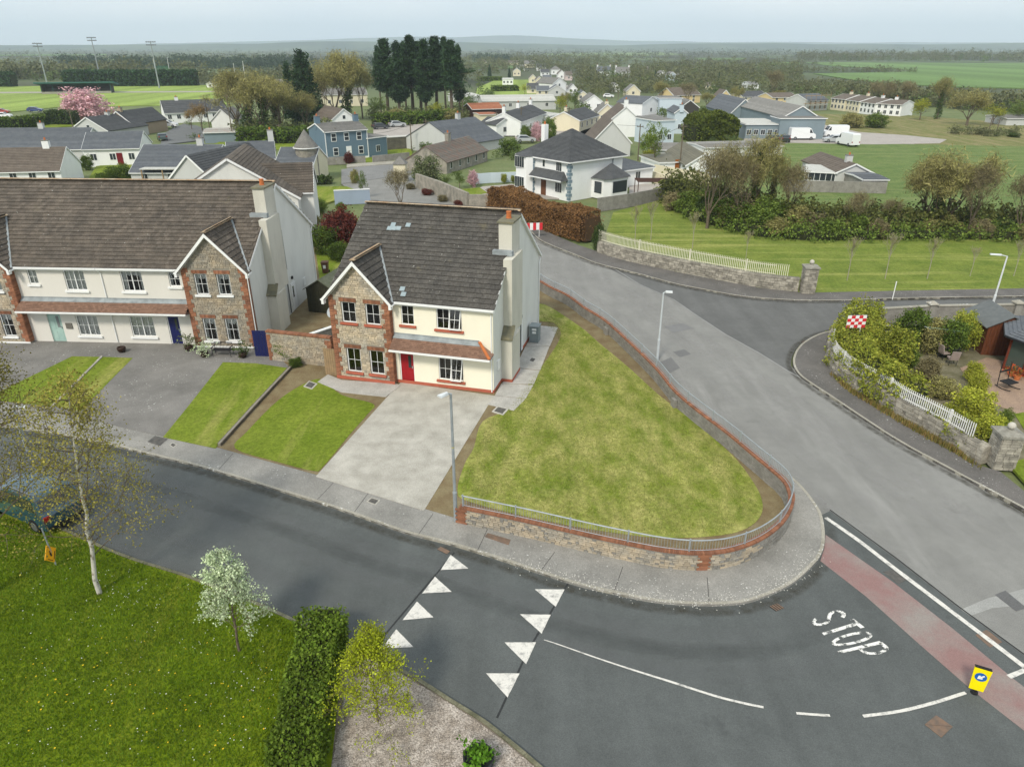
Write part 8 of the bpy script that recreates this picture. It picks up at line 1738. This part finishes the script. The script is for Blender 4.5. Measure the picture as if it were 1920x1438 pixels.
SH = [('shrub_blue', (800, 346), 296, 1.1, 'large silver-green variegated bush over the street wall'), ('shrub_red', (655, 308), 285, .8, 'dark red garden bush beside the stone tower'), ('shrub_pink', (887, 349), 322, .8, 'pinkish rounded shrub beside the pale paling'), ('shrub_yg', (945, 343), 326, .7, 'small yellow conifer left of the villa paling'), ('shrub_yg', (962, 342), 329, .7, 'smaller yellow conifer beside the villa bay'),
 ('shrub_lime', (1218, 303), 281, 1.3, 'bright lime dome bush behind the villa annex'), ('shrub_green', (985, 264), 236, .8, 'green bush on the left of the roadside clump'), ('shrub_pink', (1006, 264), 232, .8, 'pink-flushed bush in the roadside clump'), ('shrub_green', (1030, 262), 222, .75, 'tall green bush on the right of the roadside clump'), ('shrub', (955, 290), 262, 1.4, 'dark ivy growth on the ruined wall'), ('shrub', (800, 300), 268, .8, 'ivy on the gable of the derelict cottage'),
 ('shrub', (230, 345), 310, 1.3, 'clipped bush on the lawn beside the slate bungalow'), ('shrub', (165, 318), 292, .9, 'dark clipped bush in front of the white cottage'), ('shrub', (205, 350), 322, 1.3, 'second clipped bush behind the greige ridge'), ('shrub_green', (598, 400), 372, 1.2, 'leafy bush at the blue-grey wall, left'), ('shrub_green', (640, 396), 380, 1.2, 'leafy flowering bush in front of the blue-grey wall'),
 ('shrub_brown', (770, 355), 344, 1.6, 'russet heather at the foot of the rubble wall, upper'), ('shrub_red', (800, 366), 354, 1.7, 'mauve heather at the foot of the rubble wall, middle'), ('shrub_brown', (830, 378), 366, 1.7, 'rust-brown heather at the foot of the rubble wall, lower'), ('shrub_red', (862, 387), 376, 2.2, 'mauve heather beside the short rubble wall'), ('shrub_olive', (1595, 240), 212, 1.6, 'olive scrub beside the gravel yard, left'), ('shrub_green', (1640, 240), 213, 1.7, 'green scrub beside the gravel yard, right'), ('shrub', (1900, 258), 250, 2.5, 'flat dark green mound at the field edge'),
 ('shrub_olive', (666, 344), 318, .7, 'wispy bush on the village lawn edge'), ('shrub_olive', (1460, 186), 170, 2, 'scrub behind the yellow houses'), ('shrub_olive', (840, 228), 205, 2.0, 'pale scrub at the foot of the pines, right'), ('shrub_olive', (745, 226), 205, 2.2, 'pale scrub at the foot of the pines, left')]
for kd, px, top, wd, lb in SH: plant('bush', lb, 'bush', kd, px, top, wide=wd, var=0)
# the hedgerow bank across the verge
hk = ['shrub_olive', 'shrub', 'shrub_brown', 'shrub_green', 'shrub_olive', 'shrub_olive', 'shrub_dark']; hn = {'shrub_olive': 'twiggy olive', 'shrub': 'mid green', 'shrub_brown': 'tawny brown', 'shrub_green': 'fresh green', 'shrub_dark': 'dark ivy-green', 'shrub_yg': 'yellow-green'}; rngh = random.Random(5); i = 0
for x in range(1255, 1960, 19):
    yb = np.interp(x, [1255, 1320, 1400, 1500, 1600, 1700, 1960], [392, 420, 440, 448, 448, 446, 450]) - 10 + rngh.uniform(-4, 3); top = np.interp(x, [1255, 1320, 1400, 1500, 1600, 1700, 1960], [370, 372, 384, 392, 408, 414, 416]) + rngh.uniform(-12, 10)
    kk = hk[rngh.randrange(7)]; side = ['below the orange garage door', 'left of the ivy-clad trees', 'under the ivy-clad trees', 'below the conservatory', 'below the field bungalow', 'below the block shed', 'left of the broad olive tree', 'under the broad olive tree', 'right of the broad olive tree', 'near the right picture edge'][min(9, int((x - 1255) / 68))]; wq = rngh.uniform(1.0, 1.7); plant('hedgerow_bush', ('broad ' if wq > 1.35 else 'narrow ') + hn[kk] + ' hedgerow bush ' + side, 'bush', kk, (x, yb), top, wide=wq, var=i % 4, group='hedgerow bushes behind the mown verge')
    if i % 5 == 0: kk = rngh.choice(['shrub_green', 'shrub', 'shrub_olive', 'shrub_yg'] if 1420 < x < 1620 else ['shrub', 'shrub_olive', 'shrub_brown']); plant('hedgerow_bush', 'low ' + hn[kk] + ' growth at the hedgerow foot ' + side, 'bush', kk, (x + 8, yb + 12), yb - 22 + rngh.uniform(-4, 4), wide=rngh.uniform(1.0, 1.7), group='low growth along the hedgerow foot')
    i += 1
for px, top, lb in (((1190, 460), 375, 'leafing sapling behind the cream railing, left'), ((1220, 452), 368, 'leafing sapling nearest the brown hedge end'), ((1298, 468), 388, 'slender leafing sapling behind the middle of the cream railing'), ((1398, 488), 425, 'staked sapling behind the cream railing, right'), ((1588, 528), 433, 'forked sapling right of the stone pillar'), ((1659, 525), 425, 'thin budding sapling on the verge, second from the pillar'), ((1738, 525), 435, 'sapling with pale fork on the verge, third from the pillar'), ((1818, 520), 455, 'faint sapling on the verge left of the white lamp'), ((1900, 520), 440, 'sapling on the verge right of the white lamp')):
    plant('sapling', lb, 'tree', 'sapling', px, top, wide=.8, group='young trees planted on the verge')
c = g(1662, 580); t = thing('marker_post', 'thin white marker post on the far footpath', 'post', tuple(g(1673, 562))); B().tube((0, 0, 0), (0, 0, hz(528, g(1673, 562))), .04, .04, 6).obj('shaft', WHITE, t)
bh = G([(1262, 376), (1330, 400), (1420, 424), (1520, 432), (1640, 434), (1780, 434), (2000, 436)], 0)
hedge('tangled_hedgerow', 'long tangled green hedgerow along the bank behind the mown verge', resample(bh, 1.0), 4.5, lambda u: 3.4 - 1.6 * min(1, u * 1.6), leafmat('hedgerow_leaves', (.07, .085, .02), (.16, .17, .05)), .16, 45, z=.0, lump=1.0, seed=41)
bh = G([(1290, 405), (1350, 424), (1420, 442), (1520, 450), (1620, 448), (1760, 446), (2000, 450)], 0)
hedge('bank_growth', 'low leafy growth along the foot of the bank, brighter green behind the stone pillar', resample(bh, 1.0), 2.6, lambda u: 1.3 - .4 * u, LF_GREEN, .12, 60, lump=.8, seed=43, cat='undergrowth')
# clipped hedges of the village
def bhedge(lb, px, wd, top, m=LF_MID, size=.22, dens=24, lump=.25, nm='clipped_hedge'):
    P = G(px); h = hz(top, P[0]); hedge(nm, lb, resample(P, 1.0), wd, max(.8, h), m, size, dens, lump=lump, seed=int(px[0][0]) % 90)
P = G([(1292, 264), (1335, 262), (1384, 262)]); hh_ = hz(213, P[0]); hedge('clipped_hedge', 'big round-topped clipped hedge left of the industrial yard', resample(P, 1.0), 7, lambda u: hh_ * (.62 + .38 * math.sin(math.pi * min(1, max(0, u))) ** .6), leafmat('laurel_leaves', (.075, .11, .014), (.14, .165, .025)), .24, 70, lump=.35, seed=17)
bhedge('long clipped green hedge curving beside the cars at the left edge', [(-60, 246), (40, 240), (90, 233), (135, 230)], 2.5, 226)
bhedge('dark clipped hedge under the pink cherry tree', [(92, 233), (150, 234)], 2.5, 208, LF_IVY)
bhedge('long dark conifer hedge behind the green stand', [(125, 162), (250, 162), (375, 161)], 6, 134, LF_DARK, .55, 6, .5)
bhedge('dark conifer hedge at the left edge of the playing field', [(-300, 163), (-60, 163), (30, 163)], 6, 137, LF_DARK, .55, 6, .5)
bhedge('rough green hedge below the ivy-clad trees', [(450, 268), (520, 268), (590, 266)], 5, 243, LF_MID, .3, 14, .4)
bhedge('rough hedge behind the parked cars and the bungalow', [(700, 236), (790, 232), (850, 226)], 4, 216, LF_MID, .3, 14, .4)
bhedge('green hedge across the meadow', [(922, 172), (975, 171)], 3, 162, LF_MID, .4, 8)
bhedge('green hedge at the back of the meadow', [(895, 152), (942, 152)], 3, 145, LF_MID, .4, 8)
bhedge('low dark hedge beside the stone tower', [(588, 344), (632, 343)], 1.6, 333, LF_IVY, .15, 40)
bhedge('low clipped hedge by the villa pergola', [(1232, 364), (1258, 362)], 1.5, 353, LF_YG, .15, 40)
# ================================================================== far woods and hedgerows (counted by nobody)
def woods(name, label, belts, m, k0=60, seed=1):
    rng = np.random.default_rng(seed); Vs, Fs, n0 = [], [], 0
    for (xa, ya, xb, yb, n, jy, ph) in belts:
        for i in range(n):
            t_ = rng.random(); p = g(xa + (xb - xa) * t_, ya + (yb - ya) * t_ + rng.uniform(-jy, jy)); H = ph * p.y / FPX * rng.uniform(.55, 1.3); k = int(k0 * (1.7 if ph > 9 else .6))
            lob = rng.normal(0, 1, (5, 3)) * (H * .26, H * .3, H * .14) + (0, 0, H * .6); C = lob[rng.integers(0, 5, k)] + rng.normal(0, 1, (k, 3)) * (H * .17, H * .17, H * .12); C[:, 2] = np.abs(C[:, 2])
            C[: k // 4, 2] *= rng.uniform(.1, .5, k // 4)
            C += (p.x, p.y, 0); V, F = leaves(C, 1, H * (.065 if ph > 9 else .085), .1, 1, True, rng); Vs.append(V); Fs.append(F + n0); n0 += len(V)
    put(name, fastmesh(name, np.concatenate(Vs), np.concatenate(Fs), m, 3), None, kind='stuff', label=label, category='woodland')
WB = leafmat('far_brown_trees', (.12, .135, .06), (.17, .175, .085), .18, .1); WG = leafmat('far_green_trees', (.085, .13, .035), (.13, .175, .055), .2, .1)
belts = [(0, 147, 120, 147, 45, 4, 24), (120, 142, 380, 142, 55, 3, 20), (0, 116, 560, 114, 110, 3, 9), (380, 158, 560, 152, 60, 8, 20), (550, 152, 700, 152, 60, 12, 20), (870, 130, 1120, 128, 130, 9, 12), (870, 112, 1300, 111, 130, 3, 8), (1080, 165, 1340, 165, 120, 11, 17), (1080, 145, 1500, 145, 210, 9, 14), (1180, 128, 1500, 127, 110, 5, 10),
    (1340, 172, 1700, 178, 110, 4, 16), (1640, 188, 1940, 208, 130, 6, 25), (1440, 160, 1700, 166, 80, 3, 11), (1500, 134, 1720, 136, 90, 1.4, 8), (1300, 118, 1500, 118, 60, 3, 8), (1500, 112, 2300, 112, 420, 3, 11), (1960, 180, 2300, 190, 60, 8, 20), (690, 152, 900, 152, 50, 12, 16), (1780, 250, 1930, 258, 34, 3, 14), (1960, 262, 2300, 270, 40, 5, 16), (1500, 122, 1560, 123, 12, 1, 6)]
woods('brown_woodland', 'olive-brown budding woods and hedgerows across the far valley', belts, WB, 60, 21)
woods('bushy_woodland', 'low tangled scrub between the village gardens', [(0, 118, 560, 118, 60, 5, 8), (1080, 172, 1340, 172, 70, 10, 13), (1180, 140, 1500, 140, 160, 11, 12), (1300, 160, 1480, 160, 80, 9, 12), (860, 122, 1180, 122, 120, 9, 10), (1500, 170, 1700, 172, 50, 4, 10), (440, 258, 620, 256, 40, 6, 24), (690, 222, 880, 222, 50, 4, 16)], leafmat('scrub', (.10, .12, .045), (.17, .18, .07), .3, .1), 60, 31)
woods('green_woodland', 'fresh green trees and bushes scattered through the village and valley', [(a, b_ + 2, c, d + 2, max(5, n // 4), j, ph * .8) for a, b_, c, d, n, j, ph in belts] + [(860, 198, 905, 196, 12, 3, 14), (590, 255, 640, 250, 8, 3, 16), (900, 175, 925, 190, 10, 5, 14), (690, 216, 880, 216, 40, 3, 14), (1070, 200, 1100, 215, 10, 4, 14), (1225, 200, 1260, 230, 14, 6, 14), (1300, 215, 1370, 215, 16, 5, 12), (1080, 225, 1110, 235, 6, 3, 12), (350, 262, 390, 258, 6, 2, 10), (300, 232, 420, 240, 10, 2, 8), (940, 240, 975, 232, 5, 3, 10), (1330, 270, 1400, 266, 8, 2, 10), (1220, 312, 1240, 316, 4, 2, 14), (930, 300, 990, 292, 9, 5, 16), (700, 290, 780, 284, 5, 2, 7)], WG, 60, 22)
woods('conifer_wood', 'dark plantation of conifers beyond the playing field', [(120, 127, 560, 127, 260, 3, 16), (560, 124, 700, 124, 50, 3, 12), (890, 117, 960, 117, 30, 1.5, 12), (100, 118, 560, 117, 90, 2, 9)], leafmat('far_conifers', (.04, .07, .045), (.07, .10, .055), .3, .1), 60, 23)
woods('far_woodland', 'faint belts of trees toward the horizon', [(-200, 108, 900, 107, 260, 3, 7), (900, 107, 2100, 106, 700, 3, 7.5), (-200, 101, 2100, 100, 1000, 2.5, 5), (900, 97, 2100, 96, 700, 2, 5), (-200, 95, 2100, 94, 800, 1.5, 4), (-200, 92, 2100, 91.5, 500, .8, 3)], leafmat('horizon_trees', (.07, .085, .055), (.11, .12, .07), .3, .1), 26, 24)
# ================================================================== hills on the horizon
def hills(name, y, prof, depth, m):
    b = B(); xs = np.linspace(prof[0][0], prof[-1][0], 90); V = []
    for px in xs:
        top = np.interp(px, [q[0] for q in prof], [q[1] for q in prof]) + (mnoise.noise(Vector((px * .012, y * .001, 0))) * 1.6 + mnoise.noise(Vector((px * .05, y, 0))) * .6); X = (px - 960) / FPX * (y * cT + CH * sT); h = max(1, hz(top, Vector((X, y, 0))))
        V.append((X, h))
    n = len(V); rows = [(-.25, 0), (-.12, .45), (0, 1), (.15, .9), (.5, 0)]
    for dy, k in rows: b.v += [(X * (1 + dy * depth / y), y + dy * depth, h * k - (.5 if k == 0 else 0)) for X, h in V]
    for r in range(len(rows) - 1):
        for i in range(n - 1): b.f.append((r * n + i, r * n + i + 1, (r + 1) * n + i + 1, (r + 1) * n + i))
    o = b.obj(name, m, None, True, kind='structure')
HILL = mat('hill_fields', (.04, .065, .045), (.09, .12, .065), .004, .02, kind='pos', rough=.95)
hills('hills', 4200, [(-700, 89), (0, 86), (300, 84), (480, 82), (620, 78), (800, 79), (1000, 83), (1150, 86), (1300, 82), (1450, 82), (1700, 84), (1900, 81), (2600, 82)], 1200, HILL)
hills('hills', 8500, [(-700, 86), (0, 86), (200, 84), (500, 78), (640, 73), (760, 69), (850, 70), (950, 67), (1050, 71), (1150, 76), (1300, 79), (1500, 80), (1900, 81), (2600, 80)], 3000, HILL)
# ================================================================== haze
hb_ = B().box(-9000, -60, -1.5, 9000, 12000, 330)
k = bpy.data.materials.new('haze_air'); k.use_nodes = True; kt = k.node_tree; kt.nodes.clear(); ko = kt.nodes.new('ShaderNodeOutputMaterial'); kv = kt.nodes.new('ShaderNodeVolumePrincipled'); kv.inputs['Color'].default_value = (.77, .885, 1, 1); kv.inputs['Density'].default_value = .00015; kv.inputs['Anisotropy'].default_value = 0.0
kt.links.new(kv.outputs[0], ko.inputs['Volume']); hb_.obj('haze', k, None, kind='stuff', label='pale haze over the far valley', category='haze')
